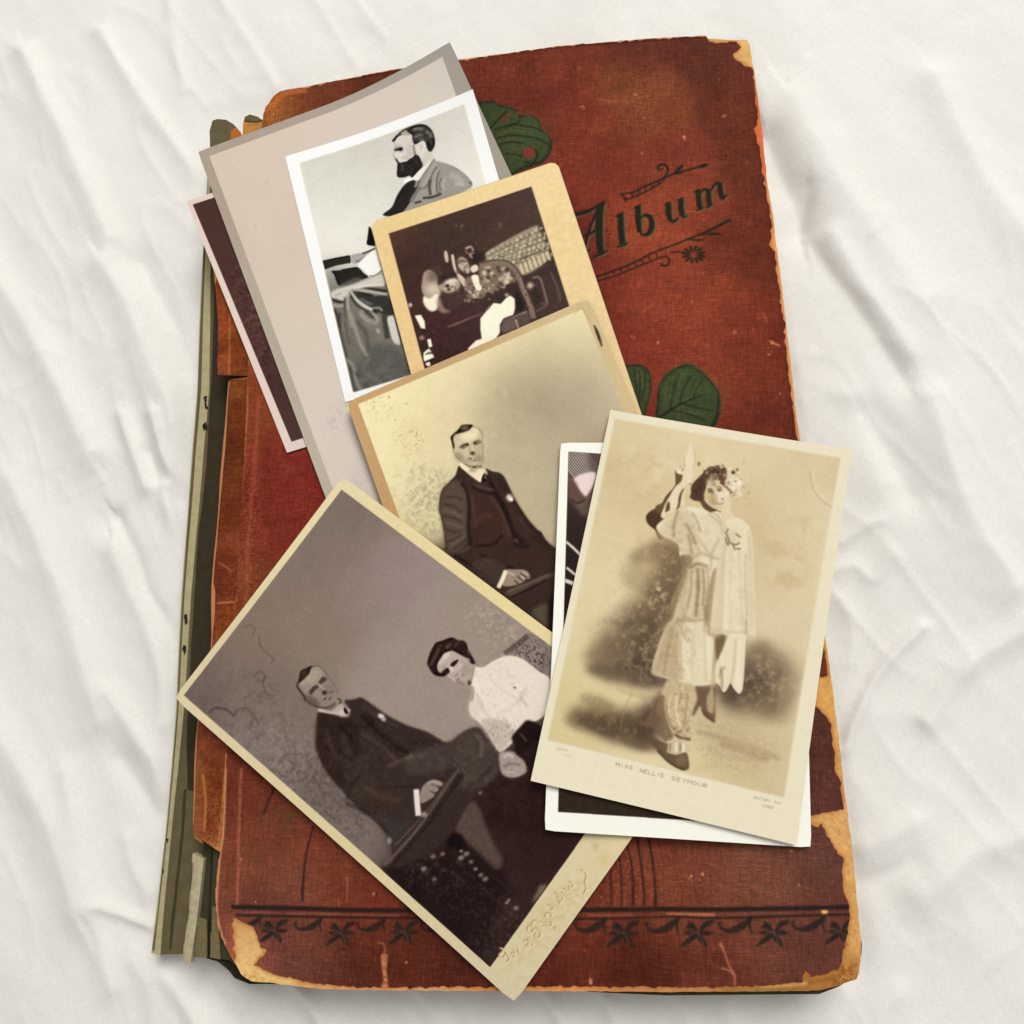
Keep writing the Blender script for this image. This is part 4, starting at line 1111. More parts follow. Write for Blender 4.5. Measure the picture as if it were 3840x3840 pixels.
cv.line('D1', [(1210, 750), (1260, 735), (1300, 755)], 16, (120, 92, 50), 0.7)
cv.line('D1', [(1085, 775), (1130, 765), (1160, 785)], 16, (100, 72, 34), 0.7)
cv.blob('D1', (1200, 900), (34, 40), (196, 170, 118), 0.8)
cv.blob('D1', (1130, 810), (40, 24), (120, 92, 44), 0.8)
cv.blob('D1', (1310, 925), (26, 20), (160, 130, 88), 0.8)
cv.line('D1', [(1200, 980), (1270, 1000), (1330, 970)], 20, (166, 134, 88), 0.8, 0.8)
cv.line('D1', [(1020, 940), (1030, 1030), (1090, 1080), (1220, 1085)], [44, 36, 30, 26], (108, 78, 40), 0.9, 0.9)
cv.poly('D1', [(1330, 1000), (1430, 960), (1440, 1100), (1480, 1170), (1380, 1240), (1290, 1180), (1290, 1090)], (224, 204, 156), 1.2)
cv.line('D1', [(1130, 1120), (1240, 1170), (1320, 1320)], 14, (182, 156, 108), 0.8)
# flowers in the hair
cv.blob('D1', (1480, 700), (110, 130), (226, 208, 168), 0.85, 0)
cv.spots('D1', (1490, 700), (140, 200), 40, 22, (244, 230, 196), 0.9, 12)
cv.spots('D1', (1500, 740), (140, 240), 30, 15, (142, 114, 66), 0.75, 13)
cv.blob('D1', (1470, 530), (26, 26), (30, 18, 4), 0.95)
cv.blob('D1', (1530, 485), (22, 18), (110, 82, 40), 0.8)
cv.develop(1.4, 0.5)
cv.grain(6, 3, 2, 63)
cv.grain(4, 50, 3, 64)
cv.set_clip('S', None)


# printed captions under the picture: small stroke lettering
GLYPH = {
    'A': [[(0, 10), (3, 0), (6, 10)], [(1.2, 6.5), (4.8, 6.5)]], 'E': [[(6, 0), (0, 0), (0, 10), (6, 10)], [(0, 5), (4.5, 5)]], 'I': [[(3, 0), (3, 10)]],
    'L': [[(0, 0), (0, 10), (6, 10)]], 'M': [[(0, 10), (0, 0), (3.5, 6), (7, 0), (7, 10)]], 'N': [[(0, 10), (0, 0), (6, 10), (6, 0)]],
    'O': [[(3, 0), (6, 3), (6, 7), (3, 10), (0, 7), (0, 3), (3, 0)]], 'R': [[(0, 10), (0, 0), (5, 1), (5, 4.5), (0, 5.5), (6, 10)]],
    'S': [[(6, 1.5), (3, 0), (0, 2.5), (6, 7), (3, 10), (0, 8.5)]], 'U': [[(0, 0), (0, 8), (3, 10), (6, 8), (6, 0)]], 'Y': [[(0, 0), (3, 5), (6, 0)], [(3, 5), (3, 10)]],
    'T': [[(0, 0), (6, 0)], [(3, 0), (3, 10)]], 'P': [[(0, 10), (0, 0), (6, 1), (6, 4), (0, 5)]], 'H': [[(0, 0), (0, 10)], [(6, 0), (6, 10)], [(0, 5), (6, 5)]], 'D': [[(0, 0), (4, 0), (6, 5), (4, 10), (0, 10), (0, 0)]], ' ': []}


def caption(cv, reg, a, b, text, hgt, col, al, wd):
    a, b = np.array(a, float), np.array(b, float)
    d = (b - a) / max(len(text), 1)
    u = (b - a) / np.linalg.norm(b - a)
    nrm = np.array([-u[1], u[0]])
    cw = np.linalg.norm(d) * 0.68
    for i, ch in enumerate(text):
        for st in GLYPH.get(ch, []):
            P = [a + d * i + u * (x / 6 * cw) + nrm * (y / 10 * hgt) for x, y in st]
            for p0, p1 in zip(P, P[1:]):
                cv.line(reg, [p0, p1], wd, col, al, 0.5)


caption(cv, 'V', (128, 198), (300, 236), 'MISS', 36, (158, 136, 104), 0.62, 9)
caption(cv, 'V', (362, 258), (606, 312), 'NELLIE', 36, (158, 136, 104), 0.62, 9)
caption(cv, 'V', (668, 332), (1030, 412), 'SEYMOUR', 36, (158, 136, 104), 0.62, 9)
caption(cv, 'V', (1480, 526), (1640, 562), 'ROTARY', 26, (176, 156, 122), 0.6, 8)
caption(cv, 'V', (1672, 570), (1740, 588), 'PHO', 24, (190, 170, 134), 0.7, 7)
caption(cv, 'V', (1560, 604), (1668, 630), 'LONDO', 26, (178, 158, 124), 0.6, 8)
cv.line('E', [(250, 610), (300, 620), (340, 628)], 14, (196, 178, 138), 0.6, 1)
cv.line('E', [(300, 655), (375, 668)], 10, (198, 180, 140), 0.6, 1)
cv.fade(0.16, (-3, -2, 4))
CARDS['woman'].update(cv=cv, inn=INW)

# ------------------------------------------------------------------ white-bordered print under it
cv = canvas_for('white', (246, 240, 229))
cv.grain(2, 20, 2, 71)
INH = inner((2132, 1695), (2990, 1750), (2092, 3044), (2960, 3100))
cv.set_clip('S', INH)
cv.field('S', [(2130, 1700, (70, 52, 46)), (2150, 2000, (40, 28, 22)), (2130, 2300, (30, 20, 17)), (2200, 3000, (46, 36, 26)), (2600, 3060, (42, 32, 24)), (2700, 2200, (60, 46, 40))], 150)
cv.poly('C1', [(1420, -20), (1640, -20), (1720, 0), (1690, 300), (1640, 480), (1600, 640), (1540, 600), (1450, 480), (1420, 340)], (96, 76, 66), 4)
for i in range(13):
    x = 1420 + i * 26 - 130
    cv.line('C1', [(x, -30), (x + 90, 100), (x + 210, 260)], 13, (232, 222, 208), 0.95, 0.6)
    cv.line('C1', [(x + 13, -30), (x + 103, 100), (x + 223, 260)], 12, (26, 16, 12), 0.95, 0.6)
cv.poly('C1', [(1640, -20), (1760, -20), (1720, 200), (1660, 200), (1620, 60)], (84, 68, 62), 5, 0.8)
cv.poly('C1', [(1480, 260), (1560, 210), (1680, 190), (1690, 260), (1650, 360), (1590, 440), (1540, 380), (1500, 320)], (226, 206, 200), 2)
cv.poly('C1', [(1420, 300), (1490, 290), (1540, 400), (1600, 450), (1580, 480), (1480, 480), (1430, 440)], (92, 70, 60), 3)
cv.line('C1', [(1450, 460), (1510, 500), (1590, 470)], 20, (50, 34, 28), 0.9)
cv.blob('C1', (1610, 560), (40, 60), (84, 68, 58), 0.9)
for p, wd in (([(1400, 890), (1470, 950), (1560, 1040)], 26), ([(1405, 1150), (1500, 1230)], 24), ([(1390, 1280), (1470, 1310)], 40)):
    cv.line('C1', p, wd, (222, 208, 198), 0.95, 1)
cv.grain(5, 10, 2, 72)
cv.set_clip('S', None)
CARDS['white'].update(cv=cv, inn=INH)

# ------------------------------------------------------------------ the bearded man
cv = canvas_for('beard', (252, 249, 240))
INB = inner((1123, 612), (1748, 415), (1326, 1470), (1985, 1270))
cv.set_clip('S', INB, 2.5)
cv.field('A', [(-340, 1080, (214, 212, 200)), (-200, 1000, (204, 202, 190)), (0, 960, (203, 199, 188)), (250, 900, (204, 198, 187)), (500, 780, (203, 197, 186)), (880, 620, (214, 209, 198)), (300, 1000, (208, 203, 192)), (800, 800, (214, 211, 201)), (950, 1000, (226, 221, 211)), (1050, 1100, (232, 227, 216)), (750, 1000, (212, 210, 200)),
               (300, 1200, (214, 212, 200)), (0, 1200, (212, 211, 199)), (-200, 1200, (210, 209, 197)), (-300, 1300, (220, 217, 205)), (100, 1400, (221, 219, 207)), (-200, 1500, (224, 221, 209)), (0, 1600, (230, 227, 216)), (-280, 1650, (232, 228, 218)), (-200, 2100, (120, 116, 106)), (0, 2600, (90, 86, 78))], 170)
# head
cv.poly('P6', [(330, 520), (400, 430), (480, 390), (700, 400), (760, 560), (800, 560), (880, 520), (960, 560), (990, 680), (1050, 750), (1100, 800), (1150, 870), (1000, 1080), (900, 1130), (860, 950), (700, 850), (600, 900), (520, 940), (420, 930), (390, 870), (340, 860), (320, 810), (345, 750), (330, 700), (350, 620), (310, 560)], (217, 207, 199), 1)
cv.poly('P6', [(960, 720), (1040, 740), (1110, 800), (1150, 880), (1010, 1060), (920, 1010), (880, 850)], (212, 206, 192), 1.4)
cv.poly('P6', [(290, 500), (350, 440), (430, 350), (520, 290), (650, 240), (820, 205), (980, 225), (1080, 310), (1140, 420), (1155, 560), (1140, 660), (1070, 750), (1000, 690), (965, 560), (900, 520), (820, 570), (740, 590), (700, 500), (690, 410), (600, 390), (480, 400), (400, 440), (330, 530)], (66, 60, 57), 1)
cv.poly('P6', [(470, 370), (560, 310), (620, 350), (690, 400), (560, 410)], (172, 162, 152), 1.2)
for p, wd, c in (([(720, 300), (820, 290), (920, 300)], 50, (136, 126, 124)), ([(740, 450), (860, 410), (960, 400)], 50, (120, 112, 108)), ([(980, 340), (1060, 400), (1080, 470)], 60, (118, 116, 106)), ([(840, 480), (930, 500)], 30, (110, 104, 100)), ([(660, 340), (740, 380)], 40, (50, 44, 42))):
    cv.line('P6', p, wd, c, 0.8, 1)
for p, wd in (([(620, 330), (700, 260), (850, 220), (980, 250), (1090, 350)], 30), ([(1010, 540), (1040, 640), (1060, 720)], 70), ([(1120, 480), (1130, 580), (1100, 670)], 50), ([(740, 560), (800, 540)], 44), ([(310, 500), (400, 400)], 40), ([(640, 350), (760, 380)], 26), ([(900, 380), (1000, 440)], 22)):
    cv.line('P6', p, wd, (16, 12, 12), 0.85, 0.7)
cv.line('P6', [(720, 600), (735, 700), (755, 800)], [40, 50, 60], (120, 108, 98), 0.8, 0.8)
cv.poly('P6', [(780, 640), (850, 560), (930, 570), (960, 660), (920, 760), (850, 800), (790, 740)], (217, 208, 198), 1)
cv.line('P6', [(840, 610), (890, 640), (860, 700)], 24, (180, 168, 158), 0.7)
cv.line('P6', [(340, 690), (420, 680), (490, 660)], [34, 42, 44], (52, 45, 40), 1, 0.7)
for p, r, c, a in (((640, 640), (70, 110), (196, 184, 175), 0.7), ((640, 780), (80, 70), (188, 175, 166), 0.7), ((520, 520), (130, 90), (206, 195, 187), 0.6), ((420, 660), (90, 60), (190, 178, 169), 0.8), ((430, 600), (70, 40), (200, 188, 180), 0.8), ((560, 850), (90, 40), (186, 172, 162), 0.7), ((1010, 820), (70, 90), (192, 184, 172), 0.6), ((930, 940), (50, 80), (186, 178, 166), 0.6)):
    cv.blob('P6', p, r, c, a)
cv.line('P6', [(335, 530), (352, 620), (335, 700), (322, 770), (318, 815), (345, 850)], 16, (150, 138, 130), 0.7)
cv.line('P6', [(365, 648), (430, 640), (505, 648)], 26, (96, 85, 78), 0.7)
cv.line('P6', [(335, 690), (410, 682), (495, 662)], [36, 46, 44], (44, 37, 33), 1, 0.7)
cv.blob('P6', (462, 684), (36, 24), (14, 11, 10), 0.9)
cv.line('P6', [(420, 730), (480, 735), (540, 715)], 18, (178, 164, 154), 0.7)
cv.line('P6', [(345, 775), (330, 815), (360, 845), (400, 850)], 20, (168, 154, 145), 0.8)
for q in range(16):
    x = 640 + q * 30
    cv.line('P6', [(x, 300 - 60 * math.sin(q / 5.5)), (x + 60, 300 + q * 8), (x + 90, 400 + q * 10)], 8, (118, 110, 106) if q % 2 else (34, 29, 28), 0.45, 0.8)
for q in range(14):
    x = 420 + q * 32
    cv.line('P6', [(x, 960), (x + 10, 1060), (x - 4, 1180)], 10, (70, 64, 60) if q % 2 else (20, 17, 16), 0.5, 0.8)
cv.line('P6', [(500, 655), (600, 665)], 14, (178, 166, 158), 0.7)
cv.blob('P6', (470, 680), (36, 26), (18, 14, 12), 0.9)
cv.blob('P6', (395, 800), (55, 36), (222, 211, 203), 0.7)
cv.line('P6', [(340, 860), (400, 880)], 26, (130, 116, 108), 0.8)
cv.poly('P6', [(350, 870), (390, 880), (440, 940), (560, 940), (640, 880), (720, 830), (760, 790), (830, 820), (880, 920), (910, 1010), (860, 1090), (780, 1180), (690, 1250), (640, 1210), (540, 1240), (420, 1240), (385, 1190), (400, 1080), (395, 960)], (40, 36, 33), 1)
for p, c in (([(480, 960), (500, 1060), (480, 1120)], (84, 80, 76)), ([(740, 860), (780, 960), (820, 1000)], (58, 52, 44)), ([(640, 1000), (680, 1100), (660, 1180)], (52, 48, 48))):
    cv.line('P6', p, 40, c, 0.7, 1.4)
for p in ([(410, 980), (400, 1100), (400, 1190)], [(430, 1220), (540, 1200), (620, 1190)], [(860, 1060), (780, 1130), (700, 1200)], [(640, 890), (600, 930), (480, 950)]):
    cv.line('P6', p, 26, (12, 10, 10), 0.8, 0.8)
# collar and coat
cv.poly('P6', [(1130, 870), (1040, 1010), (960, 1110), (880, 1220), (780, 1300), (700, 1280), (720, 1230), (850, 1090), (960, 1020)], (232, 226, 220), 1)
cv.poly('P6', [(520, 1300), (620, 1250), (720, 1270), (640, 1320), (560, 1360)], (244, 241, 236), 1)
cv.poly('P6', [(1135, 880), (1180, 930), (1280, 975), (1420, 1010), (1560, 1060), (1700, 1160), (1810, 1260), (1880, 1350), (1900, 1420), (1800, 1500), (1200, 1800), (600, 2000), (300, 2100), (480, 1780), (620, 1500), (730, 1330), (820, 1300), (900, 1200), (1000, 1060)], (150, 145, 136), 1)
cv.poly('P6', [(640, 1320), (740, 1300), (800, 1400), (760, 1540), (680, 1640), (640, 1760), (420, 2000), (100, 2000), (280, 1840), (380, 1620), (480, 1460), (560, 1370)], (42, 36, 35), 1.1)
for p, wd, c, a in (([(1130, 900), (1040, 1040), (940, 1180), (860, 1320), (820, 1430)], 40, (134, 126, 116), 0.8), ([(1160, 960), (1080, 1100), (1000, 1260), (900, 1420)], 60, (166, 158, 146), 0.8), ([(1190, 1040), (1100, 1180), (1040, 1330), (980, 1430), (900, 1480)], 26, (92, 84, 76), 0.85), ([(1220, 1100), (1160, 1250), (1130, 1400), (1120, 1600)], 50, (164, 160, 152), 0.8),
                    ([(1240, 1120), (1190, 1280), (1190, 1500), (1230, 1560)], 34, (96, 92, 84), 0.85), ([(1290, 1260), (1240, 1380), (1260, 1520)], 40, (108, 105, 98), 0.8), ([(1340, 1280), (1310, 1420), (1340, 1500)], 46, (172, 169, 160), 0.8), ([(1060, 1290), (1040, 1440), (1060, 1600)], 60, (82, 74, 70), 0.85), ([(850, 1300), (800, 1420), (880, 1480)], 34, (96, 86, 80), 0.8), ([(960, 1480), (900, 1600), (880, 1720)], 60, (160, 152, 144), 0.7),
                    ([(820, 1480), (740, 1600), (660, 1740)], 80, (108, 104, 102), 0.75), ([(770, 1340), (770, 1400), (740, 1440)], 40, (178, 170, 162), 0.8), ([(1200, 940), (1400, 1000), (1600, 1090), (1780, 1230), (1890, 1370)], 24, (128, 122, 112), 0.8), ([(1860, 1330), (1880, 1400)], 36, (96, 88, 78), 0.9), ([(1450, 1200), (1600, 1260), (1700, 1360)], 120, (176, 174, 164), 0.6), ([(1550, 1370), (1750, 1400)], 80, (184, 180, 176), 0.6), ([(900, 1660), (1100, 1640), (1280, 1570)], 50, (60, 52, 46), 0.8), ([(740, 1760), (880, 1720)], 40, (48, 40, 38), 0.8), ([(520, 1480), (440, 1600), (380, 1720)], 30, (14, 10, 10), 0.7)):
    cv.line('P6', p, wd, c, a, 1.4)
# lower part: dark coat edge, desk, papers, robe
cv.poly('P2', [(1000, -20), (1060, 60), (1110, 300), (1060, 330), (960, 300), (970, 200), (985, 80)], (16, 12, 10), 1)
cv.poly('P2', [(140, 600), (400, 545), (650, 500), (665, 640), (400, 690), (200, 760)], (46, 44, 36), 1, 1, False)
cv.line('P2', [(170, 620), (400, 560), (640, 520)], 20, (14, 12, 10), 0.9, 0.6)
cv.line('P2', [(650, 510), (655, 640)], 18, (10, 8, 8), 0.9, 0.6)
cv.line('P2', [(190, 640), (200, 750)], 22, (10, 8, 8), 0.9, 0.6)
cv.poly('P2', [(680, 500), (900, 450), (1100, 370), (1110, 400), (930, 540), (800, 640), (690, 640)], (168, 160, 158), 1.4)
cv.line('P2', [(880, 470), (1000, 430), (1100, 380)], 26, (40, 36, 34), 0.9, 0.8)
cv.line('P2', [(760, 610), (860, 590), (940, 520)], 40, (110, 102, 104), 0.8)
cv.poly('P2', [(800, 660), (1110, 400), (1180, 640), (1230, 760), (1080, 870), (1000, 880), (880, 760)], (240, 237, 231), 1)
cv.poly('P2', [(310, 790), (500, 770), (700, 730), (800, 720), (900, 830), (980, 900), (800, 960), (640, 1000), (460, 1050), (400, 960), (370, 850)], (42, 37, 35), 1)
cv.poly('P2', [(460, 1050), (640, 950), (780, 900), (860, 920), (800, 990), (640, 1050)], (96, 90, 86), 2.5, 0.9)
for p in ([(340, 800), (380, 860), (430, 980), (460, 1040)], [(500, 770), (700, 735), (790, 735)], [(830, 780), (900, 850), (970, 890)]):
    cv.line('P2', p, 24, (8, 6, 6), 0.9, 0.6)
cv.line('P2', [(1010, 870), (1100, 870), (1230, 780)], 16, (60, 54, 48), 0.9, 0.7)
cv.poly('P2', [(280, 1200), (400, 1120), (640, 1050), (900, 960), (1240, 840), (1320, 1100), (1400, 1560), (1500, 2000), (1700, 2400), (1300, 3100), (900, 3200), (600, 2500), (420, 1800), (320, 1400)], (118, 112, 101), 1.5)
cv.poly('P2', [(280, 1200), (400, 1120), (640, 1050), (900, 960), (1240, 840), (1290, 1020), (1000, 1060), (760, 1120), (640, 1180), (540, 1330), (420, 1290), (320, 1270)], (203, 196, 186), 2)
cv.poly('P2', [(640, 1160), (760, 1120), (900, 1190), (1100, 1240), (1340, 1240), (1440, 1560), (1240, 1560), (1080, 1470), (860, 1330), (740, 1270)], (58, 55, 51), 2.2)
for p, wd, c, a in (([(880, 1080), (1060, 1110), (1320, 1150)], [10, 30, 40], (28, 22, 20), 0.95), ([(780, 1150), (920, 1200), (1060, 1230)], [10, 36, 40], (26, 22, 20), 0.9), ([(720, 1090), (1000, 1050), (1280, 1040)], 40, (222, 214, 206), 0.9), ([(700, 1130), (960, 1150), (1330, 1210)], 36, (206, 196, 186), 0.85), ([(660, 1140), (760, 1290), (900, 1410), (1060, 1490)], [40, 44, 48, 40], (218, 213, 202), 0.95), ([(1060, 1460), (1180, 1450), (1240, 1510)], 36, (170, 168, 164), 0.8), ([(840, 1280), (960, 1350), (1060, 1390)], 40, (128, 122, 116), 0.7),
                    ([(660, 1230), (760, 1380), (880, 1470), (1000, 1530)], 34, (46, 42, 36), 0.9), ([(620, 1180), (600, 1350), (630, 1550), (680, 1800)], [44, 50, 60, 70], (186, 178, 170), 0.85), ([(560, 1260), (560, 1500), (570, 1800), (640, 2100)], 44, (76, 70, 62), 0.85), ([(330, 1300), (420, 1340), (530, 1345)], 34, (30, 25, 20), 0.95), ([(340, 1400), (440, 1420), (530, 1410)], 44, (176, 170, 158), 0.8), ([(360, 1470), (410, 1600), (460, 1800)], 50, (34, 30, 28), 0.9), ([(500, 1500), (500, 1700), (540, 1900)], 40, (142, 134, 124), 0.7), ([(380, 1230), (500, 1190)], 50, (176, 166, 156), 0.8),
                    ([(820, 1540), (900, 1640), (1000, 1700)], 44, (166, 160, 148), 0.8), ([(900, 1520), (1000, 1570), (1080, 1630)], 50, (66, 60, 52), 0.8), ([(1060, 1540), (1140, 1620), (1160, 1700)], 40, (172, 170, 158), 0.8), ([(860, 1760), (960, 1760), (1050, 1840)], 60, (150, 142, 132), 0.6), ([(1270, 1560), (1300, 1800), (1330, 2000)], 90, (56, 55, 48), 0.8), ([(1140, 1820), (1180, 1900)], 50, (186, 180, 172), 0.8), ([(1080, 1480), (1140, 1540)], 44, (10, 8, 8), 0.8)):
    cv.line('P2', p, wd, c, a, 1.6)
cv.poly('P2', [(1330, 1640), (1400, 1590), (1450, 1620), (1520, 1900), (1560, 2100), (1440, 2060), (1360, 1800)], (206, 200, 194), 1.4)
cv.poly('B', [(1660, 800), (1760, 790), (1900, 830), (2000, 1100), (1800, 1300), (1560, 1250), (1500, 1050), (1560, 900)], (88, 88, 80), 6, 0.9)
cv.poly('B', [(1420, 560), (1520, 540), (1600, 600), (1700, 700), (1640, 900), (1560, 960), (1500, 860), (1430, 700)], (108, 103, 93), 5, 0.6)
for p, wd, c, a in (([(1440, 560), (1440, 700), (1480, 860), (1520, 980), (1560, 1150)], 26, (58, 56, 50), 0.7), ([(1520, 560), (1560, 680), (1600, 800), (1650, 880)], 26, (162, 156, 144), 0.7), ([(1570, 620), (1640, 720), (1660, 860)], 26, (84, 80, 72), 0.7), ([(1480, 900), (1540, 960), (1560, 1060), (1600, 1150)], 24, (150, 146, 136), 0.8), ([(1600, 540), (1660, 620), (1730, 640)], 26, (156, 150, 140), 0.7), ([(1560, 1000), (1640, 1100), (1660, 1180)], 30, (66, 64, 58), 0.7), ([(1660, 900), (1620, 980), (1700, 1060)], 26, (120, 116, 108), 0.5)):
    cv.line('B', p, wd, c, a, 2)
cv.mottle('B', (1750, 1000), (200, 200), (110, 110, 102), 0.5, 40, 81, 0.0)
cv.mottle('B', (1700, 1100), (220, 150), (122, 116, 116), 0.5, 20, 82, 0.1)
cv.develop(1.2, 0.4)
cv.grain(6, 3, 2, 83)
cv.grain(4, 30, 3, 84)
cv.set_clip('S', None)
CARDS['beard'].update(cv=cv, inn=INB)

# ------------------------------------------------------------------ child in the ornate chair (its card lies turned)
cv = canvas_for('baby', (231, 203, 148))
cv.field('S', [(1420, 860, (228, 200, 144)), (1750, 730, (229, 203, 148)), (2060, 640, (231, 206, 154)), (2100, 900, (230, 204, 150)), (2200, 1100, (228, 202, 150)), (2330, 1350, (222, 196, 148)), (1560, 1350, (226, 194, 140)), (1480, 1100, (226, 194, 138))], 160)
cv.grain(5, 9, 3, 91)
cv.mottle('A', (1650, 1500), (120, 240), (214, 186, 128), 0.35, 50, 92, 0.0)
INY = inner((1459, 880), (1993, 704), (1688, 1740), (2268, 1570))
cv.set_clip('S', INY, 1.0)
cv.field('Q', [(30, 150, (94, 62, 42)), (300, 150, (74, 50, 38)), (500, 220, (72, 54, 46)), (800, 100, (72, 50, 40)), (1300, 60, (78, 52, 42)), (1600, 20, (78, 58, 50)), (200, 400, (74, 44, 38)), (100, 500, (70, 48, 36)), (250, 700, (72, 42, 38)), (600, 350, (66, 46, 38)), (180, 850, (70, 46, 40)), (500, 1100, (70, 38, 34)),
               (800, 1000, (76, 46, 44)), (600, 1300, (64, 34, 30)), (400, 1500, (58, 36, 32)), (1700, 700, (64, 44, 38)), (1850, 850, (78, 54, 46)), (1200, 800, (62, 42, 36)), (900, 850, (72, 48, 44))], 170)
cv.mottle('Q', (1100, 200), (300, 120), (96, 70, 60), 0.4, 30, 93, 0.1)
cv.mottle('Q', (600, 1250), (300, 200), (94, 56, 52), 0.4, 40, 94, 0.05)
cv.spots('Q', (750, 40), (50, 30), 4, 18, (120, 96, 84), 0.7, 14)
cv.blob('Q', (1195, 30), (24, 40), (110, 86, 74), 0.6)
# striped blanket / upholstery
cv.poly('Q', [(1040, 330), (1200, 230), (1400, 120), (1600, 30), (1640, 80), (1720, 260), (1740, 400), (1640, 500), (1480, 590), (1390, 560), (1300, 480), (1150, 450), (1050, 440), (1030, 380)], (148, 134, 110), 1.6)
g = np.random.default_rng(95)
for i in range(12):
    for j in range(6):
        u = i / 11
        x = 1065 + u * 590 + j * (20 - u * 2) + (j % 2) * 24
        y = 345 - u * 285 + j * (27 + u * 30)
        if y < 470 + 40 * math.sin(u * 3):
            cv.blob('Q', (x + g.normal(0, 8), y + g.normal(0, 8)), (26 + g.normal(0, 3), 17 + g.normal(0, 2)), np.array((214, 202, 174)) * g.uniform(0.72, 1.03), 0.85, -55 + g.normal(0, 14))
            cv.line('Q', [(x + 22, y - 26), (x + 36, y + 24)], 9, (66, 50, 40), 0.6, 0.8)
            cv.line('Q', [(x - 22, y + 24), (x + 24, y + 22)], 9, (70, 56, 42), 0.7, 0.6)
cv.line('Q', [(1400, 430), (1560, 350), (1720, 280)], 12, (72, 58, 40), 0.8)
for i in range(7):
    x = 1410 + i * 50
    cv.poly('Q', [(x, 480 - i * 24), (x + 30, 465 - i * 24), (x + 60, 560 - i * 26), (x + 30, 580 - i * 26)], (206, 192, 154), 1, 0.85)
    cv.line('Q', [(x + 36, 460 - i * 24), (x + 66, 560 - i * 26)], 8, (96, 82, 58), 0.7)
cv.line('Q', [(1400, 590), (1500, 590), (1640, 520), (1740, 420)], 16, (84, 66, 52), 0.8)
# carved chair: arms, scrolls
cv.poly('Q', [(560, 330), (590, 320), (610, 400), (600, 450), (570, 420)], (196, 174, 160), 1)
cv.poly('Q', [(640, 360), (670, 370), (690, 480), (720, 560), (800, 640), (790, 720), (740, 660), (680, 550), (650, 450)], (204, 186, 168), 1)
cv.poly('Q', [(710, 420), (770, 380), (830, 450), (850, 540), (830, 570), (760, 540), (720, 490)], (190, 172, 152), 1.2)
cv.spots('Q', (780, 500), (90, 100), 18, 20, (92, 70, 58), 0.8, 15)
cv.poly('Q', [(860, 500), (920, 470), (950, 520), (900, 560), (865, 545)], (222, 204, 186), 1)
cv.poly('Q', [(860, 400), (900, 330), (1000, 340), (1000, 420), (900, 460)], (50, 34, 28), 2)
cv.line('Q', [(800, 290), (860, 270), (890, 330), (850, 360), (880, 400)], 26, (178, 152, 138), 0.9, 0.8)
cv.line('Q', [(800, 310), (830, 350)], 20, (140, 112, 100), 0.8)
cv.spots('Q', (870, 340), (90, 100), 12, 16, (44, 28, 24), 0.8, 16)
cv.poly('Q', [(960, 480), (1100, 460), (1250, 470), (1350, 530), (1390, 620), (1380, 660), (1280, 690), (1150, 720), (1000, 740), (960, 640)], (122, 104, 86), 1.5)
for i in range(46):
    p = (g.uniform(980, 1370), g.uniform(490, 720))
    cv.blob('Q', p, (24, 18), (206, 190, 166) if i % 3 else (60, 46, 38), 0.75, g.uniform(0, 180))
cv.line('Q', [(960, 480), (1120, 440), (1280, 460), (1390, 560), (1450, 740), (1530, 920), (1570, 1080)], 64, (128, 106, 92), 0.95, 1)
cv.line('Q', [(970, 455), (1130, 420), (1290, 440), (1410, 560), (1480, 740)], 12, (62, 46, 38), 0.8)
cv.line('Q', [(1370, 640), (1420, 780), (1480, 900), (1520, 1080)], 12, (56, 40, 34), 0.8)
cv.line('Q', [(1420, 620), (1480, 800), (1540, 960)], 12, (168, 144, 126), 0.7)
cv.spots('Q', (1480, 850), (80, 260), 26, 13, (84, 62, 52), 0.7, 17)
cv.poly('Q', [(800, 640), (880, 600), (980, 640), (1150, 720), (1180, 760), (1050, 780), (1000, 850), (850, 850), (790, 800)], (126, 106, 90), 1.6)
cv.spots('Q', (940, 780), (220, 120), 40, 18, (206, 188, 164), 0.75, 18)
cv.spots('Q', (930, 800), (240, 120), 34, 15, (50, 36, 30), 0.75, 19)
cv.poly('Q', [(870, 600), (940, 590), (960, 680), (985, 750), (930, 760), (890, 680)], (240, 230, 206), 1)
# head with bonnet
cv.poly('Q', [(310, 680), (330, 570), (390, 530), (460, 570), (500, 660), (480, 700), (520, 780), (510, 830), (430, 850), (340, 830), (305, 740)], (166, 146, 130), 1.6)
cv.blob('Q', (450, 590), (80, 90), (92, 72, 62), 0.6, 30)
cv.blob('Q', (440, 750), (80, 70), (206, 190, 170), 0.9)
cv.poly('Q', [(330, 830), (400, 850), (480, 800), (500, 870), (490, 960), (440, 1000), (380, 980), (330, 910)], (240, 231, 204), 1.2)
cv.poly('Q', [(480, 860), (520, 850), (560, 960), (640, 1000), (560, 1020), (490, 980)], (150, 128, 114), 2.2, 0.85)
cv.poly('Q', [(510, 690), (580, 630), (660, 620), (730, 650), (730, 730), (660, 780), (590, 790), (520, 740)], (176, 156, 140), 1.2)
cv.blob('Q', (620, 705), (100, 70), (206, 188, 170), 0.9, -12)
cv.blob('Q', (548, 700), (30, 60), (150, 130, 114), 0.7)
cv.blob('Q', (598, 712), (24, 20), (40, 28, 24), 1)
cv.blob('Q', (612, 752), (22, 16), (46, 32, 28), 0.95)
cv.blob('Q', (650, 724), (22, 14), (120, 98, 84), 0.9)
cv.line('Q', [(682, 712), (690, 735), (684, 758)], 14, (92, 70, 60), 0.9)
cv.blob('Q', (640, 660), (60, 20), (224, 208, 190), 0.8, -10)
cv.blob('Q', (712, 700), (20, 40), (160, 138, 122), 0.8)
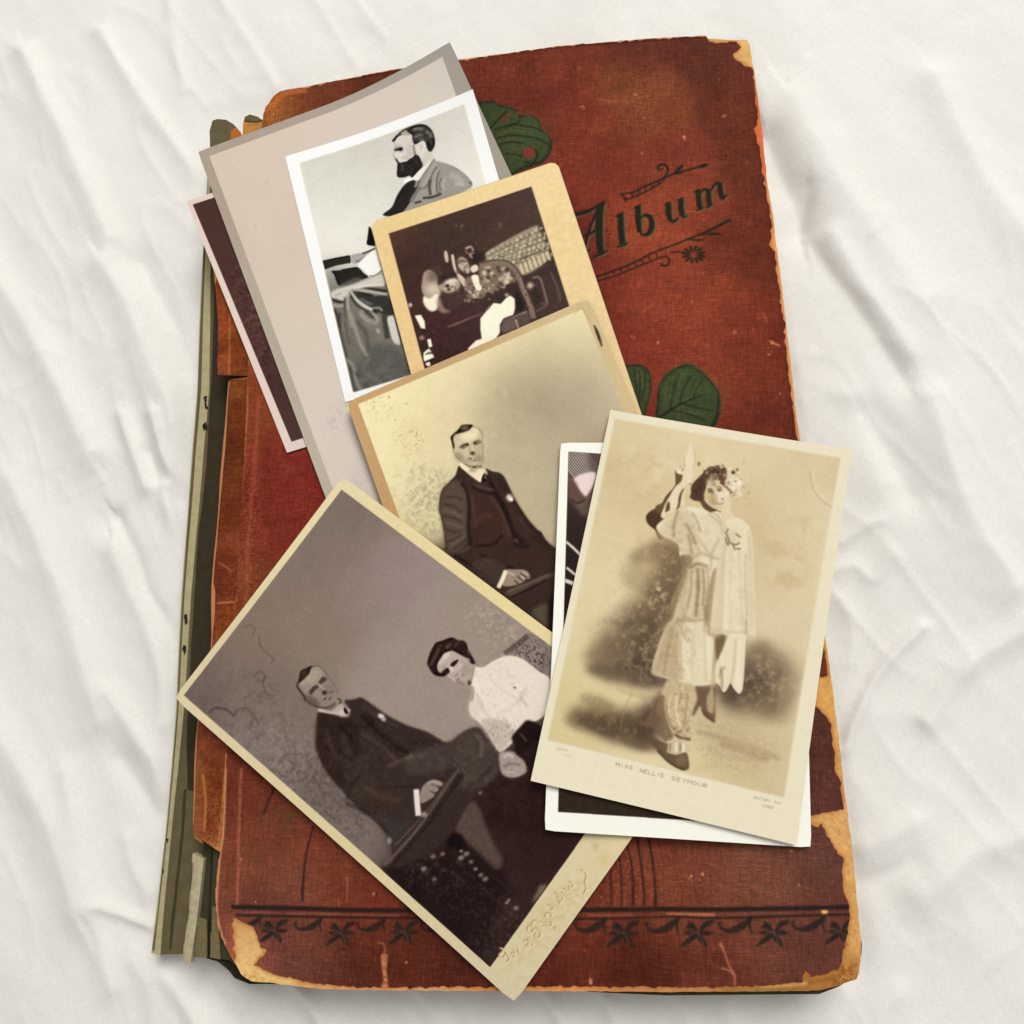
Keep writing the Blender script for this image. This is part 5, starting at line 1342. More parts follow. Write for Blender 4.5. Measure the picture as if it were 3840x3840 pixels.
cv.poly('Q', [(490, 640), (560, 590), (680, 560), (700, 600), (600, 640), (510, 700)], (52, 36, 30), 2.2, 0.85)
cv.poly('Q', [(540, 800), (650, 800), (780, 760), (800, 860), (700, 960), (600, 960)], (78, 56, 50), 5, 0.8)
# flaked areas of white paper, table edge, door
cv.poly('Q', [(1310, 820), (1360, 860), (1365, 960), (1340, 1040), (1230, 1080), (1190, 1150), (1190, 1240), (1150, 1300), (1000, 1400), (850, 1500), (830, 1420), (920, 1330), (985, 1310), (970, 1200), (970, 1080), (1050, 980), (1120, 905), (1200, 915), (1260, 850)], (243, 237, 214), 1, 1, False)
cv.line('Q', [(1030, 990), (1080, 940)], 26, (120, 100, 84), 0.8)
cv.line('Q', [(600, 1180), (700, 1140), (820, 1090), (1000, 1020)], [20, 28, 20, 12], (128, 96, 90), 0.8, 1)
cv.poly('Q', [(1220, 1120), (1300, 1060), (1370, 1080), (1380, 1180), (1300, 1230), (1210, 1230)], (106, 86, 78), 2)
cv.poly('Q', [(1380, 1060), (1500, 1000), (1530, 1120), (1420, 1180)], (98, 78, 70), 2, 0.9)
cv.line('Q', [(1370, 1090), (1400, 1190)], 20, (190, 172, 152), 0.8)
cv.line('Q', [(1340, 1070), (1420, 1030), (1500, 1000)], 14, (160, 138, 122), 0.8)
cv.line('Q', [(1560, 620), (1640, 620), (1690, 760), (1730, 920)], 26, (132, 108, 98), 0.8)
cv.line('Q', [(1540, 900), (1570, 820), (1640, 900), (1720, 930), (1600, 1000)], 16, (120, 96, 84), 0.8)
cv.line('Q', [(1770, 560), (1850, 760), (1880, 900)], 24, (108, 84, 76), 0.7)
cv.blob('Q', (1535, 710), (36, 36), (206, 186, 164), 0.95)
cv.poly('Q', [(1540, 760), (1610, 740), (1660, 900), (1560, 920)], (48, 34, 26), 3, 0.8)
cv.poly('Q', [(1380, 760), (1420, 820), (1470, 960), (1400, 1000), (1370, 940)], (30, 20, 16), 2, 0.9)
cv.set_clip('S', None)
for p in ([(230, 1050), (300, 1040), (340, 1110), (350, 1200), (300, 1190), (270, 1130)], [(330, 1470), (390, 1420), (420, 1460), (360, 1490), (430, 1480), (450, 1520), (340, 1570), (330, 1540)], [(370, 1320), (410, 1310), (430, 1400), (390, 1410)], [(350, 1590), (400, 1570), (410, 1620), (370, 1620)]):
    cv.poly('Q', p, (243, 237, 216), 0.9, 1, False)
cv.blob('Q', (180, 930), (22, 24), (206, 184, 170), 1)
cv.blob('Q', (310, 1300), (30, 26), (160, 124, 116), 1)
cv.line('Q', [(350, 1490), (400, 1460)], 12, (40, 26, 22), 0.9)
cv.develop(1.2, 0.4)
cv.grain(7, 3, 2, 96)
cv.grain(6, 12, 3, 97)
CARDS['baby'].update(cv=cv, inn=INY)

# ------------------------------------------------------------------ plain grey mount, dark print at the left
cv = canvas_for('grey', (168, 155, 142))
cv.field('S', [(760, 600, (168, 152, 138)), (1000, 480, (166, 152, 140)), (1640, 220, (166, 158, 148)), (1000, 1300, (172, 162, 146)), (1180, 1780, (182, 172, 156)), (1880, 620, (158, 150, 138))], 200)
INGR = inner((785, 586), (1672, 262), along((785, 586), (1262, 1870), 188))
cv.set_clip('S', INGR)
cv.field('S', [(800, 620, (208, 190, 172)), (1000, 560, (207, 190, 176)), (1300, 450, (208, 194, 182)), (1600, 300, (212, 202, 190)), (900, 900, (205, 188, 172)), (1050, 1200, (207, 193, 178)), (1200, 1600, (210, 198, 185)), (1300, 1750, (208, 197, 186))], 170)
cv.mottle('S', (1000, 1000), (300, 500), (214, 198, 182), 0.3, 120, 101, 0.0)
cv.mottle('C', (140, 1040), (80, 140), (180, 172, 174), 0.6, 20, 102, 0.0, 20)
cv.mottle('C', (300, 1500), (90, 60), (190, 180, 180), 0.5, 20, 103, 0.0)
cv.set_clip('S', None)
cv.grain(2.5, 8, 3, 104)
cv.spots('S', (950, 900), (200, 500), 10, 5, (170, 150, 132), 0.5, 21)
CARDS['grey'].update(cv=cv, inn=INGR)

cv = canvas_for('brown', (219, 200, 190))
cv.grain(3, 10, 2, 105)
INBR = inner((724, 768), along((724, 768), (830, 733), 84), (1094, 1657))
cv.set_clip('S', INBR)
cv.field('S', [(760, 800, (66, 44, 34)), (850, 900, (76, 50, 46)), (850, 1100, (72, 44, 40)), (950, 1250, (76, 48, 44)), (1000, 1400, (70, 40, 40)), (1090, 1600, (74, 50, 46))], 130)
cv.mottle('B', (760, 650), (170, 560), (112, 80, 74), 0.5, 22, 106, 0.05, 0)
cv.mottle('B', (800, 700), (220, 700), (44, 26, 24), 0.5, 30, 107, 0.1, 0)
cv.mottle('B', (800, 640), (80, 80), (130, 84, 70), 0.6, 12, 108, 0.05)
cv.set_clip('S', None)
CARDS['brown'].update(cv=cv, inn=INBR)

# ------------------------------------------------------------------ the album's cover, painted
AX0, AX1, AY0, AY1 = -0.20, 0.105, -0.125, 0.292
AQ = [tuple(seen((x, y, ZT))) for x, y in ((AX0, AY1), (AX1, AY1), (AX1, AY0), (AX0, AY0))]
av = Canvas(AQ, int((AX1 - AX0) / 0.00017), int((AY1 - AY0) / 0.00017), (224, 166, 94))
# bare millboard where the cloth has torn away
av.grain(9, 22, 4, 201)
av.grain(5, 4, 2, 202)
av.field('S', [(2790, 200, (222, 170, 96)), (3130, 2600, (222, 160, 80)), (3170, 3200, (226, 166, 90)), (3200, 3450, (224, 164, 88)), (3180, 3620, (224, 158, 84)), (3150, 3680, (150, 92, 36)), (2900, 3705, (160, 108, 52)), (2500, 3715, (196, 128, 70)),
               (1980, 3705, (218, 142, 76)), (1500, 3712, (222, 160, 102)), (1200, 3700, (224, 156, 90)), (1000, 3670, (234, 188, 108)), (930, 3560, (240, 194, 116)), (900, 3470, (196, 136, 72)), (2850, 480, (224, 106, 60)), (2895, 920, (230, 160, 88)), (2960, 1300, (226, 162, 100))], 60)
av.im *= np.array([0.95, 0.98, 1.07])
av.grain(14, 18, 4, 203)
av.grain(9, 5, 2, 204)
av.mottle('L', (1300, 1000), (140, 700), (170, 104, 40), 0.5, 16, 204, 0.2)
av.mottle('K', (1360, 1560), (160, 90), (120, 70, 24), 0.8, 20, 205, -0.1)
av.mottle('L', (1250, 1350), (160, 700), (170, 130, 88), 0.5, 22, 271, 0.05)
av.mottle('K', (1400, 900), (90, 700), (176, 132, 84), 0.5, 18, 272, 0.05)
av.mottle('T', (260, 600), (140, 260), (196, 150, 96), 0.5, 16, 273, 0.05)
av.line('K', [(1440, 1480), (1340, 1540), (1200, 1600), (1060, 1620)], 26, (150, 90, 34), 0.7, 1.4)
av.line('K', [(700, 1650), (900, 1640), (1060, 1625)], 26, (206, 164, 96), 0.8, 1)
av.mottle('T', (300, 780), (220, 40), (176, 112, 40), 0.6, 14, 206, 0.1, 12)
CLOTH = [(1041, 350), (1076, 335), (1141, 329), (1300, 297), (1440, 270), (1727, 225), (2100, 175), (2260, 160), (2450, 146), (2646, 136), (2652, 143), (2661, 155), (2700, 160), (2761, 156), (2781, 177), (2765, 190), (2748, 199), (2752, 212), (2764, 226), (2790, 245), (2815, 254), (2825, 264), (2833, 380),
         (2842, 440), (2838, 455), (2830, 480), (2836, 510), (2846, 550), (2856, 610), (2870, 700), (2880, 760), (2889, 795), (2893, 840), (2890, 890), (2884, 918), (2893, 928), (2906, 945), (2915, 1030), (2938, 1195), (2944, 1230), (2938, 1245), (2950, 1330), (2968, 1500), (2990, 1640),
         (3040, 2030), (3086, 2400), (3104, 2534), (3069, 2536), (3060, 2580), (3054, 2645), (3080, 2672), (3117, 2715), (3114, 2740), (3122, 2770), (3119, 2790), (3132, 2825), (3128, 2880), (3138, 2905), (3150, 2925), (3149, 2950), (3159, 2985), (3164, 3034), (3110, 3045), (3037, 3057), (3040, 3090), (3068, 3102), (3080, 3088), (3092, 3110),
         (3128, 3180), (3168, 3229), (3158, 3262), (3161, 3300), (3166, 3347), (3187, 3402), (3186, 3456), (3171, 3526), (3151, 3627), (3091, 3655), (3042, 3664), (3033, 3652), (3022, 3640), (3012, 3660), (3010, 3682), (2930, 3690), (2848, 3697), (2700, 3702), (2520, 3702), (2250, 3699), (1992, 3697), (1900, 3700), (1560, 3701), (1440, 3704), (1300, 3698), (1176, 3688),
         (1110, 3672), (1051, 3660), (1000, 3640), (952, 3620), (975, 3590), (1000, 3562), (985, 3556), (977, 3551), (965, 3510), (947, 3476), (915, 3462), (890, 3445), (872, 3440), (872, 3480), (876, 3521), (880, 3606), (858, 3575), (843, 3541), (828, 3505), (818, 3476), (808, 3377), (814, 3280), (824, 3198), (836, 3060), (846, 2880), (868, 2560), (886, 2238), (900, 1960), (915, 1740), (928, 1420), (945, 1000), (985, 430), (1000, 395), (1020, 368)]


def ragged(P, step, amp, seed):
    g = np.random.default_rng(seed)
    P = np.asarray(P, float)
    out = []
    for a, b in zip(P, np.roll(P, -1, 0)):
        d = b - a
        L = max(float(np.linalg.norm(d)), 1e-6)
        n = max(1, int(L / step))
        nr = np.array([-d[1], d[0]]) / L
        for i in range(n):
            out.append(a + d * i / n + nr * (g.normal(0, amp) if i else g.normal(0, amp * 0.5)))
    return np.array(out)


CLOTH = ragged(CLOTH, 12, 2.6, 5)
av.line('S', list(CLOTH[::2]) + [CLOTH[0]], 16, (170, 104, 52), 0.6, 2.0, 0.5)
av.set_clip('S', CLOTH, 0.5)
av.field('S', [(1060, 400, (148, 80, 42)), (1150, 360, (112, 50, 36)), (1500, 270, (100, 42, 33)), (1850, 260, (112, 44, 33)), (2100, 200, (117, 46, 34)), (2450, 190, (98, 40, 32)), (2700, 200, (96, 40, 31)), (2790, 400, (102, 41, 29)), (2800, 650, (100, 40, 27)), (2400, 340, (126, 60, 38)), (2430, 420, (124, 56, 36)), (2200, 480, (122, 46, 34)),
               (1950, 400, (108, 40, 31)), (2500, 600, (124, 48, 36)), (2300, 700, (130, 48, 36)), (2500, 780, (144, 60, 42)), (2380, 880, (150, 60, 42)), (2620, 760, (142, 56, 40)), (2750, 850, (114, 44, 31)), (2860, 950, (100, 38, 26)), (2220, 900, (106, 36, 31)), (2250, 1100, (122, 42, 33)), (2450, 1080, (142, 54, 40)), (2620, 1150, (142, 56, 39)), (2750, 1180, (132, 48, 34)), (2880, 1250, (112, 40, 27)),
               (2450, 1350, (136, 48, 36)), (2650, 1450, (136, 52, 37)), (2800, 1450, (122, 46, 32)), (2940, 1580, (104, 38, 27)), (2300, 1450, (128, 42, 35)), (3080, 2470, (110, 50, 28)), (3080, 2720, (88, 44, 42)), (3090, 2850, (96, 50, 46)), (3090, 2980, (90, 46, 46)), (3070, 3150, (104, 57, 56)), (2950, 3250, (116, 63, 56)), (2800, 3300, (126, 69, 57)), (2600, 3230, (124, 58, 47)),
               (2500, 3350, (120, 56, 44)), (2350, 3230, (120, 52, 42)), (2200, 3350, (112, 48, 38)), (2700, 3450, (120, 58, 48)), (2900, 3500, (116, 60, 52)), (3050, 3450, (108, 56, 52)), (3000, 3600, (104, 54, 48)), (2700, 3620, (100, 44, 36)), (2400, 3620, (90, 35, 27)), (2100, 3600, (92, 35, 27)), (2100, 3480, (110, 46, 36)), (1700, 3620, (88, 36, 31)), (1500, 3600, (94, 38, 29)), (1300, 3650, (92, 40, 32)), (1150, 3600, (116, 60, 54)),
               (1000, 3450, (92, 44, 46)), (950, 3300, (122, 64, 52)), (1080, 3350, (124, 64, 52)), (1250, 3300, (124, 58, 44)), (1350, 3380, (120, 48, 38)), (1200, 3150, (120, 52, 42)), (1000, 3100, (118, 54, 42)), (920, 2950, (112, 46, 35)), (850, 3300, (132, 62, 48)), (830, 3450, (118, 62, 58)), (860, 3560, (190, 92, 72)), (900, 2600, (128, 58, 38)), (920, 2200, (126, 58, 38)), (960, 2000, (122, 46, 33)),
               (1000, 1850, (118, 40, 33)), (1100, 1950, (126, 40, 36)), (1150, 1800, (132, 42, 38)), (1000, 1700, (126, 42, 34)), (950, 1600, (134, 60, 40)), (1000, 1450, (138, 60, 38))], 75)
av.im *= np.where(av.clip[:, :, None] > 0.5, np.array([0.90, 0.985, 0.87]), 1.0)
av.grain(11, 40, 4, 210, (1, 0.6, 0.45))
av.threads(0.34, (14, 10, 6), 251)
av.grain(6, (3, 24), 2, 211, (1, 0.75, 0.7))
av.grain(6, (24, 3), 2, 212, (1, 0.75, 0.7))
# rubbed places and scuffs on the cloth
av.mottle('H', (600, 600), (260, 330), (166, 96, 58), 0.35, 12, 213, 0.12)
av.mottle('H', (640, 620), (110, 90), (186, 118, 74), 0.35, 9, 214, 0.0)
av.line('H', [(290, 590), (400, 605), (520, 600)], 16, (160, 80, 64), 0.5)
av.mottle('H', (900, 1000), (420, 300), (168, 92, 66), 0.35, 9, 215, 0.3)
av.mottle('I', (1000, 400), (420, 420), (176, 96, 66), 0.4, 9, 216, 0.22)
av.mottle('I', (1300, 900), (420, 350), (166, 86, 60), 0.35, 9, 217, 0.3)
av.mottle('H', (700, 1550), (460, 260), (186, 84, 50), 0.4, 14, 218, 0.1)
av.mottle('L', (400, 1800), (700, 260), (170, 100, 76), 0.45, 9, 219, 0.22)
av.mottle('R', (1500, 700), (620, 300), (176, 100, 72), 0.45, 12, 220, 0.25)
av.mottle('R', (900, 620), (300, 320), (172, 92, 52), 0.5, 26, 221, 0.0)
av.mottle('J', (1300, 600), (560, 460), (160, 88, 66), 0.4, 10, 222, 0.25)
av.mottle('J', (1180, 390), (170, 90), (72, 70, 40), 0.6, 26, 223, 0.0, 10)
av.mottle('T', (700, 600), (500, 240), (150, 86, 74), 0.4, 9, 224, 0.2)
av.mottle('N', (900, 500), (110, 800), (172, 92, 62), 0.55, 12, 225, 0.05)
av.mottle('N', (1100, 400), (250, 400), (156, 60, 50), 0.4, 12, 226, 0.15)
for reg, pts in (('H', [(680, 340), (930, 870), (940, 880), (620, 1000), (1200, 440), (1240, 720), (560, 545), (640, 730), (690, 760), (170, 640)]), ('I', [(1500, 240), (1580, 740), (1600, 660), (1000, 345), (1020, 650), (740, 650), (560, 620), (1660, 1040), (1080, 130), (1320, 560)]), ('L', [(450, 1590), (940, 1590), (270, 1760), (170, 1800)]),
                 ('K', [(820, 1510), (270, 800), (180, 820), (1000, 880), (430, 620)]), ('R', [(1800, 560), (1650, 600), (1740, 640), (1850, 1890), (1460, 780), (560, 850)]), ('T', [(1115, 520), (1460, 660), (1210, 150), (320, 205), (1250, 160)]), ('J', [(780, 670), (850, 680)])):
    for i, p in enumerate(pts):
        jj = rng.normal(0, 9, (4, 2))
        for q in range(1 + (i * 7) % 4):
            av.blob(reg, np.asarray(p) + jj[q] * (q > 0), (5 + (i * 5 + q * 3) % 7, 4 + (i + q) % 4), (206, 132, 94), 0.45 + 0.1 * ((i + q) % 4), 25 * i + 60 * q)
av.line('I', [(1580, 640), (1660, 680)], 14, (206, 132, 96), 0.8)
av.line('I', [(1530, 420), (1560, 500)], 8, (180, 104, 74), 0.7)
av.line('I', [(600, 440), (720, 350)], 8, (170, 90, 62), 0.6)
av.line('R', [(430, 1830), (438, 1905)], [26, 44], (212, 150, 122), 0.9)
av.line('R', [(400, 1070), (700, 1075), (1100, 1085), (1500, 1065), (1932, 1060)], 30, (178, 98, 66), 0.45, 1, 0.4)
av.line('K', [(0, 1100), (200, 1105), (370, 1110)], 22, (196, 120, 76), 0.55, 1, 0.4)
av.line('T', [(240, 285), (600, 295), (900, 300), (1400, 310)], 12, (160, 92, 72), 0.5, 1, 0.3)
av.line('T', [(1010, 20), (1012, 120), (1005, 210)], 9, (178, 110, 80), 0.6, 1, 0.4)
av.line('T', [(1235, 515), (1280, 520), (1295, 560), (1290, 610)], [18, 14, 12, 20], (190, 118, 80), 0.6, 0.8, 0.8)
av.poly('T', [(1265, 600), (1320, 600), (1312, 660), (1305, 720), (1320, 830), (1330, 870), (1260, 870), (1285, 800), (1275, 720), (1268, 660)], (204, 134, 92), 0.9, 0.85, False, 0.7, 5)
av.line('K', [(400, 1320), (440, 1400), (470, 1490), (510, 1560), (515, 1650)], [18, 12, 12, 16, 10], (196, 122, 96), 0.8, 0.9, 0.4)
av.line('K', [(410, 1510), (470, 1530), (500, 1560)], 12, (200, 130, 104), 0.7)
av.poly('K', [(1165, 1075), (1190, 1062), (1215, 1075), (1212, 1100), (1188, 1130), (1172, 1100)], (236, 176, 112), 0.8, 1)
# rubbed crease lines by the spine
av.line('S', [(925, 1430), (926, 1546), (912, 1740), (888, 2038), (878, 2240)], 9, (186, 112, 66), 0.6, 1.4, 0.9)
av.line('S', [(970, 1480), (955, 1740), (930, 2038), (925, 2240), (910, 2600)], 14, (166, 86, 58), 0.5, 2, 0.9)
av.line('S', [(905, 2880), (896, 3104), (892, 3300), (886, 3400)], 11, (190, 112, 86), 0.5, 1.4, 1.0)
av.line('S', [(846, 2880), (838, 3104), (824, 3215), (812, 3377), (822, 3476), (845, 3541)], 8, (226, 164, 116), 0.8, 0.8, 0.3)
# outer torn rim of the top left corner
av.line('S', [(1000, 400), (1030, 390), (1050, 360), (1090, 345), (1150, 338)], 20, (176, 96, 44), 0.8, 2, 0.4)
av.mottle('Z', (1100, 660), (70, 130), (196, 116, 56), 0.7, 14, 227, 0.0)
av.line('S', [(1300, 300), (1727, 228), (2100, 178), (2646, 139)], 7, (54, 22, 18), 0.6, 1)
av.line('S', [(2833, 380), (2846, 550), (2880, 760), (2889, 840), (2906, 945), (2938, 1195), (2968, 1500), (2990, 1640)], 14, (70, 26, 12), 0.5, 2, 0.3)
# black stamping: title, flourishes, border; green leaves
BLK = (29, 27, 18)
TITLE = {
    'A': [([(335, 1362), (300, 1420), (295, 1560), (300, 1680), (310, 1760)], [20, 58, 54, 52, 44]), ([(250, 1782), (310, 1755), (362, 1728)], [14, 20, 12]), ([(300, 1395), (240, 1520), (200, 1650), (180, 1740)], [16, 18, 18, 16]), ([(180, 1622), (240, 1595), (290, 1570)], [20, 22, 20]), ([(60, 1470), (150, 1450), (230, 1425), (335, 1362)], [34, 30, 26, 14]), ([(140, 1760), (190, 1745), (230, 1725)], [14, 18, 10])],
    'l': [([(455, 1452), (460, 1560), (470, 1680)], [46, 46, 46]), ([(415, 1478), (450, 1458), (478, 1435)], [8, 16, 8]), ([(425, 1705), (470, 1690), (512, 1672)], [10, 18, 10])],
    'b': [([(588, 1392), (588, 1480), (600, 1590)], [42, 44, 36]), ([(556, 1410), (590, 1395), (610, 1380)], [8, 16, 8]), ([(600, 1490), (640, 1462), (680, 1480), (692, 1540), (672, 1595), (632, 1612), (602, 1590)], [12, 20, 36, 42, 34, 18, 14])],
    'u': [([(820, 1372), (818, 1440), (830, 1500)], [42, 44, 34]), ([(786, 1388), (820, 1368), (838, 1362)], [8, 16, 8]), ([(826, 1495), (860, 1510), (895, 1478)], [30, 22, 12]), ([(915, 1340), (912, 1410), (928, 1472)], [40, 42, 36]), ([(880, 1352), (912, 1340), (935, 1330)], [8, 16, 8]), ([(925, 1480), (962, 1468)], [18, 8])],
    'm': [([(1042, 1272), (1045, 1340), (1056, 1412)], [36, 40, 38]), ([(1004, 1292), (1040, 1276), (1056, 1266)], [8, 16, 8]), ([(1028, 1428), (1058, 1416), (1084, 1404)], [8, 16, 8]), ([(1056, 1300), (1086, 1268), (1118, 1272)], [12, 18, 22]), ([(1120, 1268), (1122, 1330), (1130, 1388)], [34, 38, 36]), ([(1104, 1402), (1130, 1392), (1156, 1378)], [8, 16, 8]), ([(1136, 1280), (1166, 1232), (1200, 1212)], [12, 18, 24]), ([(1205, 1214), (1210, 1280), (1224, 1338)], [36, 40, 36]), ([(1222, 1342), (1262, 1308)], [22, 10])],
}
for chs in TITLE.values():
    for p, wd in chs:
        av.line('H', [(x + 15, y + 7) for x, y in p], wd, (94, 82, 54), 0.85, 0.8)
for chs in TITLE.values():
    for p, wd in chs:
        av.line('H', p, wd, BLK, 0.97, 0.7)
FLOUR1 = [([(455, 1302), (540, 1292), (640, 1246), (770, 1190), (860, 1150), (1000, 1112), (1110, 1080)], [8, 11, 12, 13, 13, 12, 22]), ([(480, 1345), (560, 1325), (680, 1268), (790, 1200)], [8, 11, 11, 8]), ([(455, 1302), (480, 1320), (500, 1362)], [10, 14, 8]),
          ([(755, 1128), (738, 1106), (756, 1082), (792, 1084), (815, 1118), (800, 1160), (775, 1190)], [12, 14, 14, 16, 18, 14, 10]), ([(760, 1118), (778, 1108)], [14, 8]), ([(858, 1155), (890, 1120), (932, 1082)], [10, 28, 14]), ([(880, 1150), (920, 1140)], [14, 12]), ([(1060, 1096), (1090, 1088), (1118, 1080)], [18, 26, 14])]
for u in (0.12, 0.3, 0.48, 0.66, 0.84):
    FLOUR1.append(([(500 + 280 * u, 1302 - 122 * u), (515 + 280 * u, 1335 - 122 * u)], [9, 9]))
FLOUR2 = [([(240, 1934), (400, 1885), (560, 1820), (700, 1748), (850, 1690), (1000, 1630), (1100, 1590), (1200, 1540), (1290, 1495)], [12, 12, 12, 12, 11, 12, 14, 22, 16]), ([(260, 1965), (420, 1920), (600, 1845), (740, 1790), (815, 1765)], [10, 11, 11, 10, 6]),
          ([(960, 1640), (1020, 1650), (1085, 1650)], [8, 16, 8]), ([(1060, 1605), (1140, 1602), (1225, 1608)], [8, 18, 10]), ([(830, 1745), (890, 1738), (940, 1748)], [8, 9, 10]), ([(800, 1770), (822, 1800), (815, 1835), (780, 1845), (762, 1825)], [10, 14, 14, 16, 18])]
for u in (0.08, 0.2, 0.32, 0.44, 0.56, 0.68, 0.8, 0.92):
    FLOUR2.append(([(300 + 460 * u, 1912 - 176 * u), (316 + 460 * u, 1944 - 176 * u)], [9, 9]))
for i in range(12):
    an = i * math.pi / 6 + 0.2
    FLOUR2.append(([(1010 + 26 * math.cos(an), 1760 + 20 * math.sin(an)), (1010 + 62 * math.cos(an), 1760 + 46 * math.sin(an)), (1010 + 94 * math.cos(an), 1760 + 66 * math.sin(an))], [6, 20, 12]))
for p, wd in FLOUR1 + FLOUR2:
    av.line('H', p, wd, BLK, 0.95, 0.7)
LEAVES = [('A', [(990, 640), (1040, 605), (1100, 598), (1140, 625), (1200, 640), (1275, 665), (1312, 712), (1390, 708), (1450, 745), (1475, 820), (1530, 870), (1552, 930), (1530, 1010), (1470, 1070), (1400, 1095), (1300, 1130), (1220, 1160), (1100, 1000)]),
          ('I', [(450, 840), (500, 824), (570, 818), (635, 832), (680, 890), (688, 990), (672, 1090), (640, 1190), (610, 1230), (560, 1180), (500, 1000)]),
          ('I', [(735, 1225), (732, 1100), (735, 1030), (750, 965), (795, 895), (870, 842), (965, 812), (1045, 850), (1120, 915), (1180, 990), (1212, 1060), (1208, 1180), (1160, 1300), (1080, 1310), (900, 1270)])]
for reg, p in LEAVES:
    av.poly(reg, p, (32, 40, 28), 0.8)
    c = np.mean(p, 0)
    av.poly(reg, [tuple(c + (np.array(q) - c) * 0.92) for q in p], (54, 66, 38), 1.6, 0.95, True, 0.15, 12)
av.blob('A', (1390, 830), (120, 90), (62, 80, 50), 0.5, 20, 0.3)
av.mottle('A', (1300, 860), (260, 220), (92, 82, 48), 0.5, 26, 261, 0.05)
av.mottle('I', (900, 1050), (220, 220), (92, 80, 46), 0.5, 28, 262, 0.05)
av.mottle('I', (1000, 1000), (220, 220), (70, 92, 56), 0.5, 26, 263, 0.05)
av.mottle('I', (600, 1000), (80, 180), (92, 84, 50), 0.5, 24, 264, 0.0)
av.poly('A', [(1335, 975), (1370, 950), (1415, 965), (1420, 1000), (1385, 1040), (1345, 1020)], (118, 50, 40), 1)
av.blob('A', (1200, 720), (50, 26), (100, 50, 38), 0.7, -20)
for p, wd in (([(1085, 810), (1150, 735), (1215, 680)], 16), ([(1110, 820), (1250, 780), (1400, 800), (1480, 830)], 12), ([(1130, 880), (1260, 860), (1420, 880), (1530, 930)], 12), ([(1140, 930), (1240, 910), (1330, 920)], 10), ([(1420, 960), (1440, 1020), (1400, 1070), (1340, 1060)], 14), ([(1310, 712), (1300, 760), (1220, 790)], 12), ([(1200, 1000), (1250, 1000), (1320, 1020)], 10)):
    av.line('A', p, wd, (28, 30, 20), 0.8, 0.8)
for p in ([(1130, 850), (1260, 825), (1400, 840)], [(1150, 905), (1250, 890), (1340, 895)], [(1200, 700), (1260, 700)]):
    av.line('A', p, 8, (98, 78, 48), 0.6, 0.8)
for p, wd in (([(750, 1220), (830, 1165), (900, 1125), (1000, 1080), (1110, 1040)], [20, 16, 14, 10, 6]), ([(900, 1125), (930, 1010), (990, 900)], 8), ([(830, 1165), (850, 1040), (880, 940)], 8), ([(1000, 1080), (1030, 1000), (1080, 930)], 7), ([(830, 1165), (960, 1190), (1090, 1240)], 9), ([(930, 1115), (1060, 1150), (1160, 1170)], 8), ([(1195, 1060), (1185, 1180), (1140, 1280)], 8), ([(600, 860), (605, 980), (600, 1120), (610, 1200)], [6, 9, 11, 14]), ([(560, 850), (570, 960), (585, 1060)], 7), ([(645, 870), (640, 980), (620, 1090)], 7)):
    av.line('I', p, wd, (26, 28, 20), 0.85, 0.8)
for p in ([(950, 860), (900, 960), (890, 1050)], [(800, 960), (790, 1080), (780, 1160)], [(960, 1170), (1080, 1200)], [(620, 880), (625, 1000)], [(1090, 960), (1140, 1020)]):
    av.line('I', p, 9, (92, 88, 54), 0.55, 1.2)
av.line('I', [(735, 1030), (800, 900), (960, 815), (1120, 915), (1210, 1060), (1205, 1180)], 7, (108, 112, 72), 0.35, 1)
FANS = [('R', [(678, 540), (684, 760), (686, 955)], 16), ('R', [(785, 340), (805, 640), (810, 955)], [22, 18, 18]), ('R', [(880, 220), (930, 480), (946, 720), (946, 955)], [22, 22, 26, 34]), ('R', [(995, 140), (1045, 460), (1075, 760), (1086, 955)], [26, 24, 22, 20]), ('R', [(1128, 120), (1180, 400), (1212, 700), (1222, 960)], [22, 24, 28, 34]),
        ('J', [(1105, 150), (1060, 250), (1022, 350)], [16, 14, 12]), ('J', [(1400, 440), (1355, 600), (1330, 760), (1318, 900), (1316, 1005)], [12, 13, 14, 18, 18])]
for reg, p, wd in FANS:
    av.line(reg, p, wd, (40, 25, 24), 0.85, 0.9)
RULES = [([(868, 3401), (1100, 3406), (1440, 3414), (2190, 3412), (2500, 3409), (2680, 3411), (3000, 3406), (3186, 3401)], 17), ([(884, 3431), (1100, 3436), (1440, 3442), (2160, 3446), (2500, 3437), (2680, 3443), (3000, 3434), (3186, 3429)], 8)]
for p, wd in RULES:
    av.line('S', p, wd, (38, 26, 26), 0.93, 0.7)


def star(cx, cy, k, m=1.0):
    return [('S', [(cx + m * k * x0, cy + k * y0), (cx + m * k * (x0 + x1) * 0.5, cy + k * (y0 + y1) * 0.5), (cx + m * k * x1, cy + k * y1)], [9 * k / 0.31, 20 * k / 0.31, 5 * k / 0.31]) for x0, y0, x1, y1 in
            ((-10, -10, -120, -140), (16, -10, 110, -150), (10, 0, 185, 0), (20, 20, 100, 170), (-30, 30, -215, 165), (-20, 0, -180, -5), (0, 0, 30, 120), (-10, 20, -120, 90), (70, -90, 190, -150), (-60, -100, -150, -60))]


def sprig(cx, cy, k):
    P = lambda q: [(cx + k * x, cy + k * y) for x, y in q]
    return [('S', P([(-280, -10), (-240, 30), (-140, 40), (-10, -10), (110, -120)]), [10 * k / .31, 10 * k / .31, 20 * k / .31, 30 * k / .31, 10 * k / .31]), ('S', P([(105, -130), (80, -40), (110, 85)]), [12 * k / .31, 11 * k / .31, 4 * k / .31]), ('S', P([(-280, -10), (-290, -50), (-250, -60)]), [8 * k / .31, 8 * k / .31, 6 * k / .31])]


